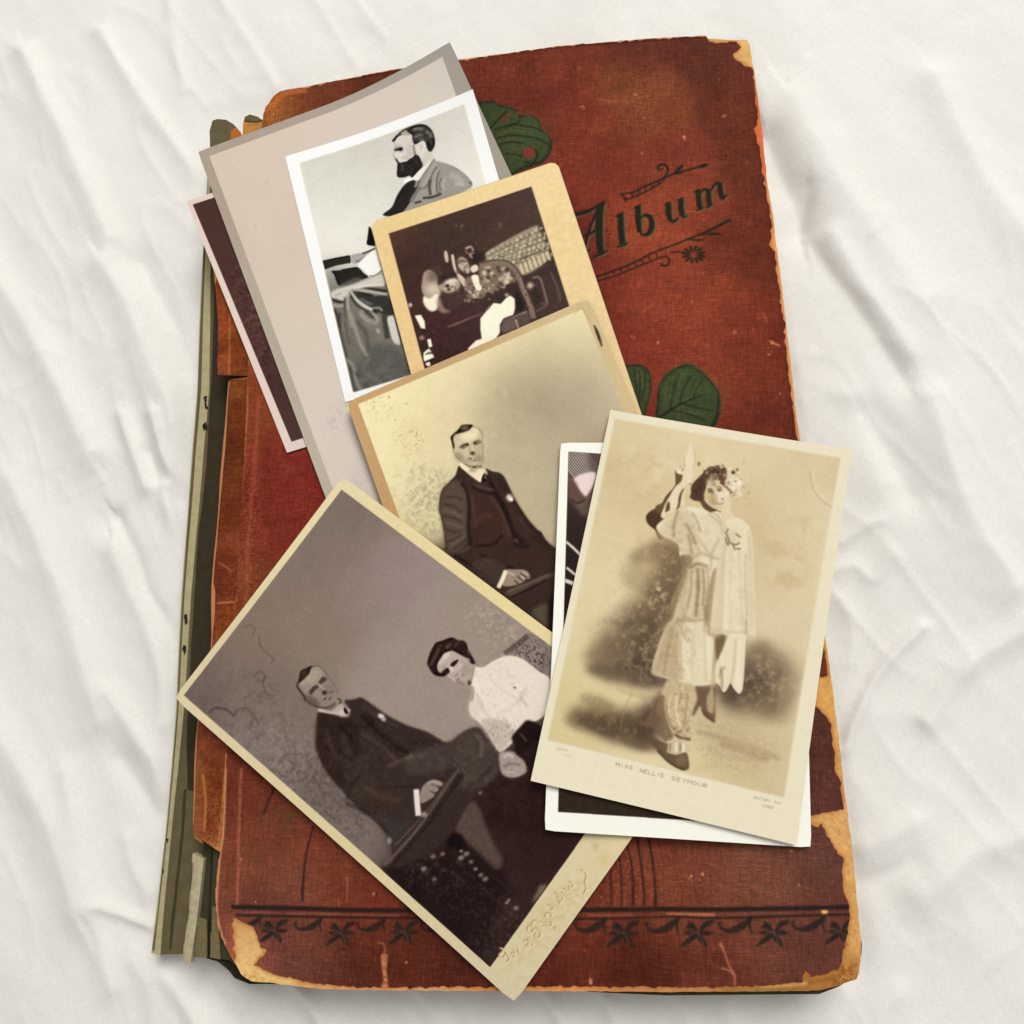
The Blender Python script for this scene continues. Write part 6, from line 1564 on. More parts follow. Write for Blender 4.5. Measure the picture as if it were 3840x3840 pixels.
STARS = [(1029, 3490, 0.27), (1280, 3499, 0.28), (1516, 3496, 0.28), (1790, 3500, 0.3), (2062, 3502, 0.3), (2341, 3500, 0.31), (2619, 3499, 0.31), (2902, 3498, 0.31), (3154, 3494, 0.29)]
SPRIGS = [(1178, 3474, 0.25), (1415, 3476, 0.26), (1660, 3478, 0.28), (1930, 3480, 0.29), (2240, 3478, 0.29), (2512, 3478, 0.31), (2786, 3476, 0.31), (3060, 3472, 0.31), (955, 3462, 0.22)]
for q in STARS:
    for reg, p, wd in star(*q):
        av.line(reg, p, wd, (38, 31, 28), 0.85, 0.9)
for q in SPRIGS:
    for reg, p, wd in sprig(*q):
        av.line(reg, p, wd, (38, 31, 28), 0.85, 0.9)
for cx, cy, k in STARS:
    av.line('S', [(cx - 100 * k, cy - 6 * k), (cx, cy), (cx + 60 * k, cy + 130 * k)], 5, (120, 86, 72), 0.5, 0.8)
av.grain(4, 3, 2, 230)
av.set_clip('S', None)
# spine leather strips and torn paper at the left
SPL = [(820, 1100), (816, 1420), (853, 1546), (838, 1720), (828, 1839), (803, 2138), (798, 2222), (798, 2426), (741, 2715), (733, 2880), (728, 3029), (724, 3140), (760, 3200)]
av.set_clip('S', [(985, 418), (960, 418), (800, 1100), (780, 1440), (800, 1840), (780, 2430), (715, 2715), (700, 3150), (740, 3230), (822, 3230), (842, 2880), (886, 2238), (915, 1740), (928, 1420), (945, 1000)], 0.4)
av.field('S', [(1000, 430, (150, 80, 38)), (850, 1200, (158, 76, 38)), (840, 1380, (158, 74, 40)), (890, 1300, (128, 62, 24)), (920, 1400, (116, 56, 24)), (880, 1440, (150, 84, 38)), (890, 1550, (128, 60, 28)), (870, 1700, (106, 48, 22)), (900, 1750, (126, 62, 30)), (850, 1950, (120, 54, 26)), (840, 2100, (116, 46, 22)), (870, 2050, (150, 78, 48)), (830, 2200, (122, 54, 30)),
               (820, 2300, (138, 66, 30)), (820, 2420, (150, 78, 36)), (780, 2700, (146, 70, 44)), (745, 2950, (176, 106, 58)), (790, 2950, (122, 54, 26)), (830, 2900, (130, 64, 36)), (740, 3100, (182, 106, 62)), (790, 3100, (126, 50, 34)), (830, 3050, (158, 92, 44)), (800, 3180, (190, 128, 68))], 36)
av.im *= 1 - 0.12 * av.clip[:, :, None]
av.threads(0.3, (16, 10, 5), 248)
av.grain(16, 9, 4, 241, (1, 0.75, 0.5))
av.grain(9, (5, 40), 2, 242, (1, 0.75, 0.5))
av.mottle('N', (730, 500), (80, 900), (84, 36, 14), 0.55, 12, 243, 0.05)
av.mottle('B', (680, 1400), (120, 560), (78, 36, 14), 0.6, 14, 244, 0.1)
av.mottle('J', (640, 300), (90, 380), (84, 34, 16), 0.6, 13, 245, 0.05)
av.mottle('B', (560, 800), (60, 260), (196, 108, 62), 0.6, 10, 246, 0.2)
av.line('N', [(680, 740), (730, 770), (780, 810)], 8, (206, 140, 96), 0.7, 0.8)
av.line('N', [(670, 1050), (740, 1045), (800, 1040)], 12, (216, 150, 104), 0.7, 0.8)
av.line('B', [(605, 560), (605, 800), (600, 1020)], 9, (206, 136, 88), 0.6, 0.8)
av.line('B', [(605, 1040), (700, 1040), (780, 1040)], 22, (160, 106, 50), 0.7, 1)
av.line('J', [(565, 50), (585, 250), (575, 480)], 18, (206, 142, 72), 0.6, 1.2)
av.line('J', [(730, 60), (715, 300), (690, 520), (680, 610)], 20, (196, 124, 52), 0.6, 1.2)
av.line('J', [(560, 600), (620, 615), (690, 610)], 26, (206, 140, 70), 0.8, 1)
av.mottle('N', (800, 950), (120, 200), (206, 126, 84), 0.5, 9, 247, 0.15)
av.set_clip('S', None)
A_IMG = av.image('album_cover_print')


# ------------------------------------------------------------------ materials of the album
def mat_cloth_cover():
    m = mat_print('red_book_cloth', A_IMG, 0.6, 0.04, 0.0)
    nt = m.node_tree
    b = nt.nodes['Principled BSDF']
    tc = nd(nt, 'ShaderNodeTexCoord')
    hs = []
    for sc3 in ((2600, 260, 1), (260, 2600, 1)):
        mp = nd(nt, 'ShaderNodeMapping')
        mp.inputs['Scale'].default_value = sc3
        n = nd(nt, 'ShaderNodeTexNoise')
        n.inputs['Scale'].default_value = 1.0
        n.inputs['Detail'].default_value = 2
        nt.links.new(tc.outputs['Object'], mp.inputs['Vector'])
        nt.links.new(mp.outputs[0], n.inputs['Vector'])
        hs.append(n.outputs['Fac'])
    ad = nd(nt, 'ShaderNodeMath', operation='ADD')
    nt.links.new(hs[0], ad.inputs[0])
    nt.links.new(hs[1], ad.inputs[1])
    n3 = nd(nt, 'ShaderNodeTexNoise')
    n3.inputs['Scale'].default_value = 55.0
    n3.inputs['Detail'].default_value = 5
    nt.links.new(tc.outputs['Object'], n3.inputs['Vector'])
    a2 = nd(nt, 'ShaderNodeMath', operation='MULTIPLY_ADD')
    a2.inputs[1].default_value = 5.0
    nt.links.new(n3.outputs['Fac'], a2.inputs[0])
    nt.links.new(ad.outputs[0], a2.inputs[2])
    bp = nd(nt, 'ShaderNodeBump')
    bp.inputs['Strength'].default_value = 0.35
    bp.inputs['Distance'].default_value = 0.00016
    nt.links.new(a2.outputs[0], bp.inputs['Height'])
    nt.links.new(bp.outputs['Normal'], b.inputs['Normal'])
    # weave also shows as tone
    old = [l for l in nt.links if l.to_socket == b.inputs['Base Color']][0].from_socket
    mr = nd(nt, 'ShaderNodeMapRange')
    mr.inputs['From Min'].default_value = 0.6
    mr.inputs['From Max'].default_value = 1.4
    mr.inputs['To Min'].default_value = 0.84
    mr.inputs['To Max'].default_value = 1.16
    nt.links.new(ad.outputs[0], mr.inputs['Value'])
    vm = nd(nt, 'ShaderNodeVectorMath', operation='SCALE')
    nt.links.new(old, vm.inputs[0])
    nt.links.new(mr.outputs[0], vm.inputs['Scale'])
    nt.links.new(vm.outputs[0], b.inputs['Base Color'])
    return m


M_COVER = mat_cloth_cover()
M_BOARD = mat_print('bare_millboard', A_IMG, 0.85, 0.15, 0.4)
M_BOARD_EDGE = mat_paper('millboard_edge', (214, 168, 108), (176, 122, 66), 700, 0.85)
M_CLOTH_EDGE = mat_paper('cloth_raw_edge', (200, 136, 88), (150, 78, 46), 900, 0.85)
M_OLIVE = mat_paper('olive_endpaper', (104, 93, 64), (78, 68, 44), 220, 0.7, 0.3)
M_OLIVE_EDGE = mat_paper('worn_olive_edge', (188, 178, 142), (150, 138, 98), 320, 0.75, 0.4)
M_PAGE = mat_paper('album_page', (66, 62, 40), (46, 42, 26), 300, 0.75)
M_PAGE_GAP_SHADE = mat_paper('page_gap_shade', (36, 31, 18), (24, 20, 11), 300, 0.75)  # page colour blackened to stand in for the shaded gap between leaves
M_SPINE_SHADE = mat_paper('painted_spine_shade', (62, 50, 32), (36, 29, 17), 260, 0.85, 0.5)  # dark brown imitating the cover's shade on the endpaper board
M_PAGE_EDGE = mat_paper('album_page_edge', (128, 116, 80), (86, 74, 46), 900, 0.8)
M_ROLL = mat_paper('rolled_cream_paper', (204, 192, 158), (150, 136, 100), 420, 0.8, 0.4)
M_TAN = mat_paper('torn_tan_paper', (196, 140, 70), (150, 96, 40), 420, 0.85, 0.4)
M_ORANGE = mat_paper('torn_orange_paper', (186, 104, 40), (150, 84, 34), 420, 0.85, 0.4)

# ------------------------------------------------------------------ the album, built
album = bpy.data.objects.new('photo_album', None)
C.objects.link(album)
album.location = (0, 0, 0)
tag(album, 'worn red cloth-bound photograph album with a black title and broken spine', 'album')
BOARD = [(985, 425), (1000, 393), (1030, 360), (1045, 347), (1080, 332), (1141, 324), (1300, 292), (1440, 265), (1727, 220), (2100, 170), (2450, 141), (2647, 131), (2657, 143), (2740, 148), (2801, 147), (2812, 165), (2830, 280), (2846, 388), (2858, 480), (2864, 560), (2877, 676), (2902, 825), (2917, 960), (2927, 1024), (2957, 1278), (2987, 1556), (3001, 1656), (3050, 2030), (3098, 2400), (3138, 2698), (3168, 2971),
         (3198, 3195), (3213, 3360), (3230, 3521), (3228, 3600), (3222, 3650), (3212, 3674), (3180, 3684), (3136, 3700), (3071, 3716), (2900, 3719), (2500, 3721), (1982, 3717), (1440, 3715), (1225, 3711), (1100, 3698), (1027, 3688), (970, 3684), (942, 3681), (918, 3668), (903, 3655), (886, 3622), (874, 3604), (843, 3546), (816, 3478), (806, 3377), (812, 3280), (823, 3198), (845, 2880), (885, 2238), (915, 1740), (930, 1420), (945, 1000)]
ALB_UV = lambda top: av.uv(np.array([seen(q) for q in top]))
BOARD = ragged(BOARD, 20, 0.9, 6)
front = slab('front_cover', at_many(BOARD), ZT - 0.0003, 0.0026, [M_BOARD, M_BOARD_EDGE], album, ALB_UV)
front['label'] = 'bare tan millboard showing at the torn edges'
CZ = ZT
cloth = slab('cover_cloth', at_many(CLOTH), CZ, 0.00028, [M_COVER, M_CLOTH_EDGE], front, ALB_UV)
UPZ = CZ + 0.00005


def decal(name, strokes, label=None, z=UPZ):
    V, F, P = [], [], []
    for reg, p, wd in strokes:
        (a, b), _ = av.stroke(reg, p, wd)
        n0 = len(V)
        for i in range(len(a)):
            V += [at(a[i], z), at(b[i], z)]
            P += [a[i], b[i]]
        for i in range(len(a) - 1):
            q = n0 + 2 * i
            F.append((q, q + 1, q + 3, q + 2))
        z += 0.000002
    o = link(name, V, F, M_COVER, front, av.uv(np.array(P)))
    if label:
        o['label'] = label
    return o


for ch, st in TITLE.items():
    decal('letter', [('H', p, wd) for p, wd in st], 'black stamped letter ' + ch)
decal('flourish', [('H', p, wd) for p, wd in FLOUR1], 'black stamped flourish above the title')
decal('flourish', [('H', p, wd) for p, wd in FLOUR2], 'black stamped flourish with a small flower below the title')
for reg, p in LEAVES:
    pts = smooth_closed(S(reg, p), 3)
    slab('leaf_print', at_many(pts), UPZ, 0.00004, [M_COVER, M_COVER], front, ALB_UV)
for p, wd in RULES:
    decal('border_rule', [('S', p, wd)])
for q in STARS:
    decal('border_star', star(*q))
for q in SPRIGS[:-1]:
    decal('border_leaf', sprig(*q))
for reg, p, wd in FANS:
    decal('stamped_line', [(reg, p, wd)])

# spine strips of brown leather still hanging on
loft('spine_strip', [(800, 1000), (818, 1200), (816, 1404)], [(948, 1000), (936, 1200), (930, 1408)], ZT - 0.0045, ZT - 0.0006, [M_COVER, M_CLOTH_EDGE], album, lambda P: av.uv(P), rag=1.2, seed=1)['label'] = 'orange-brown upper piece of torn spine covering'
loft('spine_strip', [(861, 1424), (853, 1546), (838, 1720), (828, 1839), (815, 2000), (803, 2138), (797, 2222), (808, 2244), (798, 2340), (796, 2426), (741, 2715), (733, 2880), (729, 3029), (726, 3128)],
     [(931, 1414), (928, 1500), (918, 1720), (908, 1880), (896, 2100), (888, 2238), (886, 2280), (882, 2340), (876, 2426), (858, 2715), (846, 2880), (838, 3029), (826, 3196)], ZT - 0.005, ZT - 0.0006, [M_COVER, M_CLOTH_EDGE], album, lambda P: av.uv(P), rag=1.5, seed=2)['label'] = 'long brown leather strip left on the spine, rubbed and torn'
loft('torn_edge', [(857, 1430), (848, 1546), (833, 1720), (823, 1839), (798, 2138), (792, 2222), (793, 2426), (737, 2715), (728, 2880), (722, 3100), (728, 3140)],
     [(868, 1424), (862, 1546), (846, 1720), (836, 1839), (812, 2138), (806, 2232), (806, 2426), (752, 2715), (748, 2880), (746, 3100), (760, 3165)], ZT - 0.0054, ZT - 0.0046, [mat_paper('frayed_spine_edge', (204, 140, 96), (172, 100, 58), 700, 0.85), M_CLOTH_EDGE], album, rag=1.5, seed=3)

# pages: a stack of thick leaves that has slid out to the left
R_IN = [(2780, 230), (2840, 620), (2900, 1000), (2970, 1556), (3070, 2400), (3170, 3195), (3200, 3480)]


def page(zt, th, left, bottom, mats, name='page', top=None, right=None):
    pts = (top or [(1000, 470), (1100, 380), (1440, 310), (2100, 215), (2640, 175)]) + (right or R_IN) + bottom + left
    return slab(name, at_many(pts, zt), zt, th, mats, album)


page(0.0215, 0.0020, [(798, 3592), (790, 3400), (800, 3200), (850, 2600), (880, 2200), (905, 1700), (925, 1000)], [(3226, 3500), (3233, 3542), (3230, 3578), (3205, 3665), (3140, 3702), (3071, 3728), (2700, 3731), (2500, 3733), (2300, 3724), (2000, 3706), (1400, 3700), (1000, 3670), (905, 3640), (860, 3600)], [M_PAGE, M_PAGE_EDGE])
page(0.0182, 0.0020, [(776, 3590), (783, 3400), (792, 3200), (850, 2600), (880, 2200), (905, 1700), (925, 1000)], [(3190, 3600), (3000, 3690), (2300, 3695), (1400, 3698), (1000, 3690), (935, 3690), (880, 3668), (858, 3640), (840, 3606), (800, 3594)], [M_PAGE_GAP_SHADE, M_PAGE_EDGE])
page(0.0155, 0.0024, [(722, 3588), (742, 3400), (756, 3230), (840, 2600), (870, 2200), (900, 1700), (925, 1000)], [(3190, 3600), (3000, 3680), (2300, 3690), (1400, 3690), (940, 3684), (870, 3650), (800, 3592)], [M_PAGE, M_PAGE_EDGE])
page(0.0125, 0.0028, [(710, 3575), (740, 3400), (790, 3000), (840, 2600), (870, 2200), (900, 1700), (925, 1000)], [(3180, 3600), (3000, 3670), (1400, 3670), (900, 3630)], [M_PAGE, M_PAGE_EDGE])
GL = [(788, 560), (763, 945), (751, 1220), (741, 1476), (727, 1660), (713, 1840), (698, 2040), (684, 2237), (673, 2450), (664, 2660), (646, 2880), (629, 3079), (609, 3250), (590, 3427), (571, 3560), (590, 3576), (604, 3580)]
gtop = [(797, 452), (815, 446), (848, 449), (876, 466), (896, 488), (908, 520), (990, 620)]
page(0.0092, 0.0030, list(reversed(GL)) + [(786, 490)], [(1100, 3560), (689, 3578)], [M_OLIVE, M_OLIVE_EDGE], 'endpaper_board', gtop, [(1100, 1000), (1100, 2000)])['label'] = 'olive endpaper board sticking out on the left'
for k in range(1):
    z = 0.0060 - k * 0.0031
    d = [6, -4, 8, 2][k]
    page(z, 0.0029, [(x + 40 + d, y - (30 if y > 3400 else 0)) for x, y in reversed(GL[:-2])], [(3150, 3600), (3000, 3640), (1400, 3640), (660 + d, 3540)], [M_PAGE, M_PAGE_EDGE], 'page', [(860, 600), (1000, 500), (1440, 350), (2640, 230)])
back = page(0.0025, 0.0024, [(700, 3500), (780, 2600), (850, 1400), (900, 620)], [(3150, 3600), (3000, 3640), (1400, 3640)], [M_OLIVE, M_BOARD_EDGE], 'back_cover', [(920, 560), (1440, 350), (2640, 230)])
# rounded worn edge along the endpaper board
GR = [(798, 560), (782, 760), (790, 945), (788, 1220), (784, 1476), (766, 1660), (752, 1840), (733, 2040), (716, 2237), (703, 2450), (690, 2660), (668, 2880), (646, 3079), (630, 3250), (612, 3427), (602, 3560), (600, 3584)]
loft('binding_edge', [(x - 3, y) for x, y in GL[:-2]] + [(568, 3574)], GR, 0.0084, 0.0098, [M_OLIVE_EDGE, M_OLIVE_EDGE], album, rag=1.6, seed=5, nu=6, thick=0.0012)
for p in ([(762, 1480), (776, 1475), (772, 1510), (783, 1545), (768, 1540)], [(757, 1590), (775, 1575), (778, 1610), (762, 1620)], [(688, 2300), (704, 2296), (703, 2340), (692, 2348)], [(684, 2412), (700, 2420), (694, 2460), (683, 2440)], [(622, 3140), (632, 3146), (626, 3166)], [(606, 3255), (616, 3262), (610, 3280)]):
    hc = np.mean(p, 0)
    p = [tuple(hc + (np.array(q) - hc) * 0.75) for q in p]
    slab('worn_hole', at_many(ragged(p, 5, 1.5, int(hc[1])), 0.0103), 0.0103, 0.0002, [mat_paper('dark_gap', (42, 34, 20), (26, 20, 12), 500, 0.9)] * 2, album)
loft('spine_shade_strip', [(803, 900), (800, 1180), (792, 1476), (779, 1660), (760, 1840), (740, 2040), (727, 2237), (716, 2450), (702, 2660), (700, 2800), (704, 2960)], [(930, 900), (930, 1180), (920, 1476), (900, 1660), (880, 1840), (860, 2040), (840, 2237), (830, 2450), (800, 2660), (790, 2800), (770, 2960)], 0.0098, 0.0104, [M_SPINE_SHADE, M_SPINE_SHADE], album, rag=3.0, seed=9, thick=0.0005)  # added dark strip: the shade beside the cover, painted as colour
loft('rolled_paper', [(722, 3200), (716, 3330), (702, 3450), (690, 3560), (685, 3600)], [(764, 3222), (752, 3330), (736, 3470), (722, 3560), (715, 3612)], 0.0150, 0.0176, [M_ROLL, M_ROLL], album, rag=2.6, seed=6, nu=8, thick=0.003, sag=0.5)
loft('torn_paper', [(742, 3440), (734, 3540), (731, 3590)], [(774, 3450), (776, 3540), (775, 3592)], 0.0186, 0.0194, [M_PAGE_EDGE, M_PAGE_EDGE], album, rag=1.5, seed=21, thick=0.0008)
loft('torn_paper', [(797, 3400), (791, 3500), (788, 3590)], [(812, 3400), (822, 3500), (826, 3598)], 0.0217, 0.0221, [M_PAGE_EDGE, M_PAGE_EDGE], album, rag=1.5, seed=22, thick=0.0005)
loft('torn_paper', [(690, 2960), (676, 3140), (660, 3300), (640, 3470), (634, 3560)], [(698, 2960), (686, 3140), (668, 3300), (650, 3470), (640, 3560)], 0.0094, 0.0095, [M_PAGE, M_PAGE], album, rag=2.0, seed=23, thick=0.0002)
slab('torn_paper', at_many([(908, 540), (912, 460), (918, 440), (936, 430), (965, 438), (986, 452), (995, 540)], 0.0172), 0.0172, 0.0012, [M_TAN, M_TAN], album)
slab('torn_paper', at_many([(916, 452), (918, 438), (936, 429), (966, 437), (984, 450), (960, 456)], 0.0177), 0.0177, 0.0004, [M_OLIVE, M_OLIVE], album)
slab('torn_paper', at_many([(862, 540), (866, 490), (884, 478), (900, 492), (908, 522), (905, 560)], 0.0104), 0.0104, 0.0008, [M_ORANGE, M_ORANGE], album)

# ------------------------------------------------------------------ the cards, built
EDGE = {'couple': ((206, 190, 150), (160, 142, 104)), 'man': ((176, 136, 88), (130, 96, 58)), 'baby': ((206, 170, 112), (160, 124, 76)), 'grey': ((120, 110, 100), (92, 84, 76)), 'brown': ((206, 190, 180), (170, 154, 144)), 'beard': ((238, 236, 228), (210, 208, 200)), 'white': ((236, 230, 220), (206, 200, 190)), 'woman': ((226, 214, 180), (196, 182, 148))}
INFO = {
    'brown': ('mounted_photograph', 'mostly hidden dark brown photograph with a pinkish border, lowest of the pile', 'photograph', 0.0, 0.5),
    'grey': ('blank_mount', 'large blank grey card mount with a darker rim and a curled-up corner', 'card mount', 0.0006, 0.6),
    'beard': ('photo_print', 'black and white photograph of a bearded man in profile, white border', 'photograph', 0.0, 0.38),
    'baby': ('mounted_photograph', 'dark photograph of a small child in a carved chair on a tan card, lying sideways', 'photograph', 0.0035, 0.42),
    'man': ('cabinet_photograph', 'cabinet photograph of one seated man alone before a pale yellow backdrop', 'photograph', 0.0022, 0.4),
    'couple': ('cabinet_photograph', 'cabinet photograph of a seated man and a woman in a white blouse, card tilted', 'photograph', 0.0018, 0.4),
    'white': ('photo_print', 'white-bordered dark photograph mostly covered by the sepia actress postcard', 'photograph', 0.0012, 0.38),
    'woman': ('postcard', 'sepia postcard of an actress in a pale tunic raising a blade', 'photograph', 0.0, 0.45),
}
BOW = {'brown': 0.0002, 'grey': 0.0, 'beard': 0.0, 'baby': 0.0008, 'man': 0.0010, 'couple': 0.0013, 'white': 0.0003, 'woman': 0.0018}
for key, cd in CARDS.items():
    name, label, cat, rad, rough = INFO[key]
    W3 = cd['W3']
    cvs = cd['cv']
    img = cvs.image(key + '_picture')
    mp = mat_print(key + '_card_face', img, rough, 0.06)
    me = mat_paper(key + '_card_edge', EDGE[key][0], EDGE[key][1], 1200, 0.8)
    bow = BOW[key]

    def face(up, cd=cd, W3=W3, bow=bow):
        def fn(s, t):
            s, t = np.asarray(s)[:, None], np.asarray(t)[:, None]
            P = (W3[0] * (1 - s) + W3[1] * s) * (1 - t) + (W3[3] * (1 - s) + W3[2] * s) * t
            P[:, 2] += up + bow * ((2 * s[:, 0] - 1) ** 2 * 0.5 + (2 * t[:, 0] - 1) ** 2) * 0.8
            if cd['lift']:
                P[:, 2] += curl(P[:, 0], P[:, 1])
            return P
        return fn

    uvf = lambda s, t: np.column_stack([s, 1 - t])
    n = 26
    o = sheet_grid(name, face(0.0), cd['th'], n, int(n * 1.4), uvf, [mp, me], None, (0, 0, 1, 1), rad, cd['size'])
    tag(o, label, cat, 'old photographs lying on the album')
    st = [cvs.uv([q])[0] for q in cd['inn']]
    Q = np.array([(min(0.994, max(0.006, q[0])), min(0.994, max(0.006, 1 - q[1]))) for q in st])

    def into(s, t, Q=Q):
        s, t = np.asarray(s)[:, None], np.asarray(t)[:, None]
        return (Q[0] * (1 - s) + Q[1] * s) * (1 - t) + (Q[3] * (1 - s) + Q[2] * s) * t
    fp = face(PRINT_UP)
    sheet_grid('card_panel' if key == 'grey' else 'picture', lambda s, t: fp(*into(s, t).T), PRINT_UP - 0.00003, 20, 28, lambda s, t: into(s, t) * [1, -1] + [0, 1], [mp, mp], o, (0, 0, 1, 1), 0.0, cd['size'])

# ------------------------------------------------------------------ the white sheet
NX, NY = 840, 820
gx, gy = np.meshgrid(np.linspace(-0.52, 0.36, NX), np.linspace(-0.30, 0.56, NY))
Hh = np.zeros_like(gx)


def rot_noise(cell_a, cell_b, ang, octv, seed):
    n = value_noise(700, 700, (cell_b, cell_a), octv, seed)
    ca, sa = math.cos(math.radians(ang)), math.sin(math.radians(ang))
    u = (gx * ca + gy * sa) / 1.3 * 699 + 350
    v = (-gx * sa + gy * ca) / 1.3 * 699 + 350
    ui, vi = np.clip(u.astype(int), 0, 698), np.clip(v.astype(int), 0, 698)
    fu, fv = np.clip(u - ui, 0, 1), np.clip(v - vi, 0, 1)
    return (n[vi, ui] * (1 - fu) + n[vi, ui + 1] * fu) * (1 - fv) + (n[vi + 1, ui] * (1 - fu) + n[vi + 1, ui + 1] * fu) * fv


Hh += 0.0014 * rot_noise(70, 24, -60, 2, 301)
Hh += 0.0006 * rot_noise(38, 13, -60, 2, 302)
Hh += 0.0003 * rot_noise(14, 6, -50, 2, 303)
Hh += 0.00022 * rot_noise(9, 5, 30, 2, 305)
Hh += 0.00055 * np.clip(1 - 2.6 * np.abs(rot_noise(34, 11, -55, 2, 306)), 0, 1) ** 2 * np.clip(0.5 + rot_noise(70, 70, 0, 1, 307) * 1.4, 0, 1)
Hh += 0.0004 * np.clip(1 - 3.0 * np.abs(rot_noise(40, 9, -64, 2, 308)), 0, 1) ** 2 * np.clip(0.4 + rot_noise(60, 60, 0, 1, 309) * 1.5, 0, 1)
Hh += 0.00025 * np.clip(1 - 3.0 * np.abs(rot_noise(24, 9, 40, 2, 310)), 0, 1) ** 2 * np.clip(0.2 + rot_noise(60, 60, 0, 1, 311) * 1.6, 0, 1)
Hh += 0.0020 * rot_noise(80, 60, 0, 1, 304)


def fold(pts, h, wd, side=0.0):
    P = smooth_open(at_many(pts, 0.0), 5)
    best = np.full(gx.shape, 1e9)
    sg = np.zeros(gx.shape)
    for a, b in zip(P[:-1], P[1:]):
        d = b - a
        L = max(float(d @ d), 1e-12)
        t = np.clip(((gx - a[0]) * d[0] + (gy - a[1]) * d[1]) / L, 0, 1)
        ex, ey = gx - a[0] - t * d[0], gy - a[1] - t * d[1]
        q = ex * ex + ey * ey
        m = q < best
        best = np.where(m, q, best)
        sg = np.where(m, np.sign(ex * d[1] - ey * d[0]), sg)
    e0, e1 = P[0], P[-1]
    r = np.sqrt(best)
    ww = wd * np.where(sg > 0, 1 + side, 1 - side)
    return h * np.exp(-(r / ww) ** 1.6)


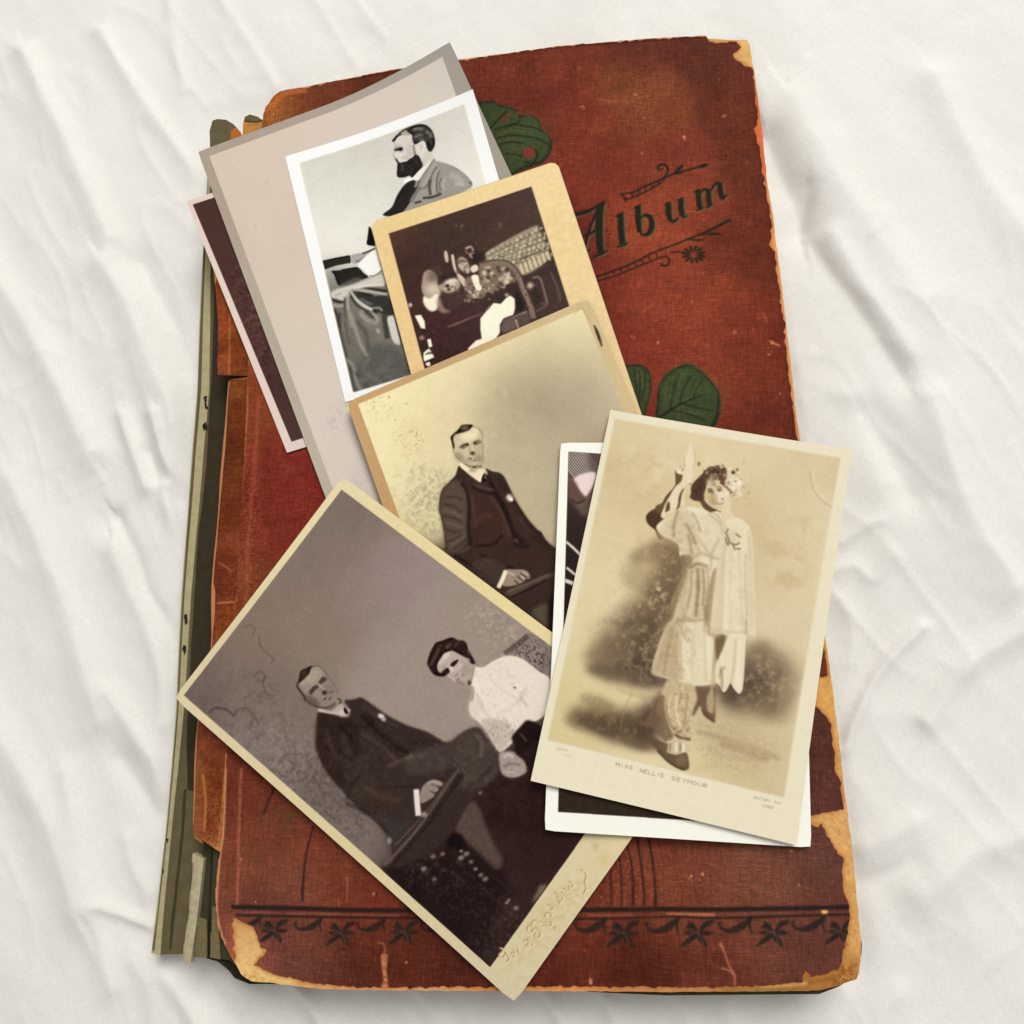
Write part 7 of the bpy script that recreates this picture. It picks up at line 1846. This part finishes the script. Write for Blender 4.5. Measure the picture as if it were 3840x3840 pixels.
MM = 0.001
FOLDS = [
    ([(380, 120), (485, 298), (634, 512), (768, 690), (830, 790)], 1.5, 5, 0.2), ([(770, -120), (833, 0), (897, 100), (967, 209), (1030, 310)], 0.6, 3.5, 0.2), ([(1140, -80), (1215, 50), (1290, 170), (1340, 250)], 0.45, 3.5, 0.2), ([(1290, -90), (1360, 30), (1440, 130)], 0.45, 3, 0.2), ([(630, -40), (644, 75), (664, 214), (684, 330)], 0.8, 4, 0.0),
    ([(400, 1000), (485, 1128), (569, 1327), (669, 1551), (720, 1640)], 3.0, 9, 0.2), ([(520, 980), (569, 1080), (669, 1253), (703, 1377)], -1.6, 6, 0.0), ([(596, 1560), (612, 1640), (640, 1735), (712, 1830)], 2.0, 3.5, 0.3), ([(470, 1560), (492, 1640), (535, 1760), (560, 1830)], 1.6, 3.5, 0.2), ([(560, 1700), (600, 1800), (660, 1880)], -0.9, 3, 0.0),
    ([(625, 1830), (645, 1900), (686, 2004), (700, 2100), (700, 2200)], 2.2, 4, 0.25), ([(430, 1940), (500, 2078), (546, 2213), (619, 2337), (668, 2440)], -2.2, 6, 0.3), ([(430, 2050), (490, 2200), (570, 2370), (634, 2560), (650, 2700)], 2.6, 8, -0.2), ([(420, 2600), (520, 2760), (600, 2880), (640, 2960)], 1.8, 5, 0.2), ([(440, 2850), (520, 2960), (580, 3060)], -1.2, 6, 0.0),
    ([(380, 3390), (470, 3432), (530, 3455), (575, 3475)], 1.4, 2.2, 0.1), ([(480, 3150), (500, 3250), (560, 3350)], 0.9, 4, 0.1), ([(610, 3620), (648, 3682), (696, 3757), (745, 3850), (780, 3950)], 1.8, 4, 0.2), ([(700, 3640), (790, 3720), (880, 3840)], -1.0, 6, 0.0), ([(500, 3600), (560, 3720), (580, 3860)], 1.0, 6, 0.0),
    ([(1090, 3660), (1140, 3725), (1205, 3830), (1240, 3900)], 1.8, 3, 0.3), ([(1560, 3700), (1620, 3790), (1650, 3880)], 1.0, 4, 0.2), ([(2040, 3700), (2080, 3780), (2130, 3860)], 1.3, 3.5, 0.3), ([(2240, 3700), (2300, 3790), (2330, 3900)], 1.1, 3.5, 0.2), ([(2520, 3710), (2570, 3800), (2600, 3900)], 0.9, 3.5, 0.2), ([(2700, 3710), (2730, 3800), (2760, 3900)], 0.8, 3, 0.0), ([(3360, 3720), (3300, 3790), (3260, 3880)], 1.0, 4, 0.0),
    ([(2880, 520), (2930, 640), (2990, 760), (3010, 850)], -3.0, 9, 0.2), ([(2960, 380), (3060, 560), (3180, 760), (3330, 980), (3450, 1130)], 2.4, 14, 0.2), ([(3030, 700), (3024, 770), (3013, 858), (3050, 930), (3090, 990), (3150, 1070), (3190, 1125), (3290, 1280), (3400, 1450)], -1.0, 4.2, 0.3), ([(3120, 900), (3180, 1020), (3280, 1170), (3400, 1330)], 1.6, 6, 0.0), ([(2960, 300), (3000, 260), (3020, 225)], 0.5, 2.2, 0.0),
    ([(3240, 1560), (3330, 1700), (3420, 1850)], -1.8, 8, 0.0), ([(3180, 1500), (3240, 1640), (3300, 1800)], 1.2, 7, 0.1), ([(3110, 2790), (3160, 2812), (3193, 2728), (3240, 2626), (3297, 2518), (3380, 2425), (3460, 2350)], 1.5, 2.6, 0.2), ([(3160, 2030), (3250, 1970), (3300, 1950)], 0.7, 2.5, 0.0), ([(3120, 2140), (3210, 2120), (3280, 2170), (3350, 2080)], 0.7, 3, 0.0), ([(3220, 3180), (3300, 3150), (3420, 3080)], 1.2, 5, 0.2), ([(3230, 3320), (3320, 3280), (3420, 3240)], -1.0, 5, 0.0),
    ([(3150, 2250), (3200, 2350), (3190, 2480)], 0.8, 4, 0.0), ([(2950, 1450), (2990, 1400), (3040, 1330)], 0.5, 2, 0.0), ([(3260, 900), (3300, 850), (3320, 800)], 0.4, 2, 0.0),
    ([(100, 200), (250, 520), (420, 900)], 2.6, 8, 0.2), ([(-100, 900), (150, 1300), (350, 1700)], 2.8, 9, 0.2), ([(50, 1800), (230, 2200), (380, 2700)], 2.2, 8, 0.1), ([(-100, 2600), (150, 3000), (300, 3400)], 2.4, 9, 0.2), ([(250, 2900), (330, 3300), (420, 3700)], 1.5, 6, 0.1), ([(3500, 300), (3700, 700), (3950, 1000)], 2.4, 9, 0.1), ([(3480, 1500), (3620, 1900), (3800, 2200)], 1.8, 7, 0.1), ([(3480, 2700), (3620, 2500), (3860, 2350)], 1.8, 5, 0.1), ([(3450, 3350), (3640, 3200), (3900, 3120)], 1.8, 7, 0.1),
]
for pts, h, wd, side in FOLDS:
    Hh += fold(pts, h * 1.65 * MM, wd * MM, side)
# the album presses the sheet flat
PRESS = at_many([(800, 430), (2740, 210), (3180, 3600), (640, 3560)], 0.0)
cx, cy = PRESS.mean(0)
dist = np.full(gx.shape, 1e9)
for a, b in zip(PRESS, np.roll(PRESS, -1, 0)):
    d = b - a
    t = np.clip(((gx - a[0]) * d[0] + (gy - a[1]) * d[1]) / (d @ d), 0, 1)
    dist = np.minimum(dist, np.hypot(gx - a[0] - t * d[0], gy - a[1] - t * d[1]))
ins = inside(PRESS, gx, gy)
k = np.where(ins, 0.0, np.clip(dist / 0.012, 0, 1))
k = k * k * (3 - 2 * k)
Hh = np.where(k < 1, np.minimum(Hh, 0.001) * (1 - k) * 0.3 + Hh * k, Hh) - 0.0024 * (1 - k) - 0.0002
idx = np.arange(NX * NY).reshape(NY, NX)
a, b, c, d = idx[:-1, :-1].ravel(), idx[:-1, 1:].ravel(), idx[1:, 1:].ravel(), idx[1:, :-1].ravel()
me = bpy.data.meshes.new('bed_sheet')
V = np.column_stack([gx.ravel(), gy.ravel(), Hh.ravel()]).astype(np.float32)
F = np.column_stack([a, b, c, d]).astype(np.int32)
me.vertices.add(len(V))
me.vertices.foreach_set('co', V.ravel())
me.loops.add(F.size)
me.loops.foreach_set('vertex_index', F.ravel())
me.polygons.add(len(F))
me.polygons.foreach_set('loop_start', np.arange(0, F.size, 4, dtype=np.int32))
me.polygons.foreach_set('loop_total', np.full(len(F), 4, np.int32))
me.polygons.foreach_set('use_smooth', np.ones(len(F), bool))
me.update(calc_edges=True)
m, nt, bs = mat_new('white_cotton')
tc = nd(nt, 'ShaderNodeTexCoord')
n1 = nd(nt, 'ShaderNodeTexNoise')
n1.inputs['Scale'].default_value = 26.0
n1.inputs['Detail'].default_value = 4
mx = nd(nt, 'ShaderNodeMix', data_type='RGBA')
mx.inputs[6].default_value = (0.735, 0.71, 0.665, 1)
mx.inputs[7].default_value = (0.785, 0.768, 0.73, 1)
nt.links.new(tc.outputs['Object'], n1.inputs['Vector'])
nt.links.new(n1.outputs['Fac'], mx.inputs[0])
# tiny dark flecks of lint
vo = nd(nt, 'ShaderNodeTexVoronoi')
vo.inputs['Scale'].default_value = 34.0
nt.links.new(tc.outputs['Object'], vo.inputs['Vector'])
cr = nd(nt, 'ShaderNodeMapRange')
cr.inputs['From Min'].default_value = 0.018
cr.inputs['From Max'].default_value = 0.034
nt.links.new(vo.outputs['Distance'], cr.inputs['Value'])
gate = nd(nt, 'ShaderNodeSeparateColor')
nt.links.new(vo.outputs['Color'], gate.inputs[0])
gt = nd(nt, 'ShaderNodeMath', operation='LESS_THAN')
gt.inputs[1].default_value = 0.86
nt.links.new(gate.outputs[0], gt.inputs[0])
mxx = nd(nt, 'ShaderNodeMath', operation='MAXIMUM')
nt.links.new(cr.outputs[0], mxx.inputs[0])
nt.links.new(gt.outputs[0], mxx.inputs[1])
m2 = nd(nt, 'ShaderNodeMix', data_type='RGBA')
m2.inputs[6].default_value = (0.22, 0.20, 0.17, 1)
nt.links.new(mxx.outputs[0], m2.inputs[0])
nt.links.new(mx.outputs[2], m2.inputs[7])
wv = []
for sc3 in ((3000, 300, 1), (300, 3000, 1)):
    mq = nd(nt, 'ShaderNodeMapping')
    mq.inputs['Scale'].default_value = sc3
    mq.inputs['Rotation'].default_value = (0, 0, 0.35)
    nq = nd(nt, 'ShaderNodeTexNoise')
    nq.inputs['Scale'].default_value = 1.0
    nq.inputs['Detail'].default_value = 2
    nt.links.new(tc.outputs['Object'], mq.inputs['Vector'])
    nt.links.new(mq.outputs[0], nq.inputs['Vector'])
    wv.append(nq.outputs['Fac'])
wa = nd(nt, 'ShaderNodeMath', operation='ADD')
nt.links.new(wv[0], wa.inputs[0])
nt.links.new(wv[1], wa.inputs[1])
wr = nd(nt, 'ShaderNodeMapRange')
wr.inputs['From Min'].default_value = 0.6
wr.inputs['From Max'].default_value = 1.4
wr.inputs['To Min'].default_value = 0.91
wr.inputs['To Max'].default_value = 1.09
nt.links.new(wa.outputs[0], wr.inputs['Value'])
ws = nd(nt, 'ShaderNodeVectorMath', operation='SCALE')
nt.links.new(m2.outputs[2], ws.inputs[0])
nt.links.new(wr.outputs[0], ws.inputs['Scale'])
nt.links.new(ws.outputs[0], bs.inputs['Base Color'])
n2 = nd(nt, 'ShaderNodeTexNoise')
n2.inputs['Scale'].default_value = 1.0
n2.inputs['Detail'].default_value = 3
mpp = nd(nt, 'ShaderNodeMapping')
mpp.inputs['Scale'].default_value = (700, 420, 1)
mpp.inputs['Rotation'].default_value = (0, 0, 0.6)
nt.links.new(tc.outputs['Object'], mpp.inputs['Vector'])
nt.links.new(mpp.outputs[0], n2.inputs['Vector'])
bp = nd(nt, 'ShaderNodeBump')
bp.inputs['Strength'].default_value = 0.25
bp.inputs['Distance'].default_value = 0.0003
nt.links.new(n2.outputs['Fac'], bp.inputs['Height'])
nt.links.new(bp.outputs['Normal'], bs.inputs['Normal'])
bs.inputs['Roughness'].default_value = 0.9
bs.inputs['Specular IOR Level'].default_value = 0.15
me.materials.append(m)
so = bpy.data.objects.new('bed_sheet', me)
C.objects.link(so)
tag(so, 'rumpled white cotton sheet spread under the album', 'sheet')
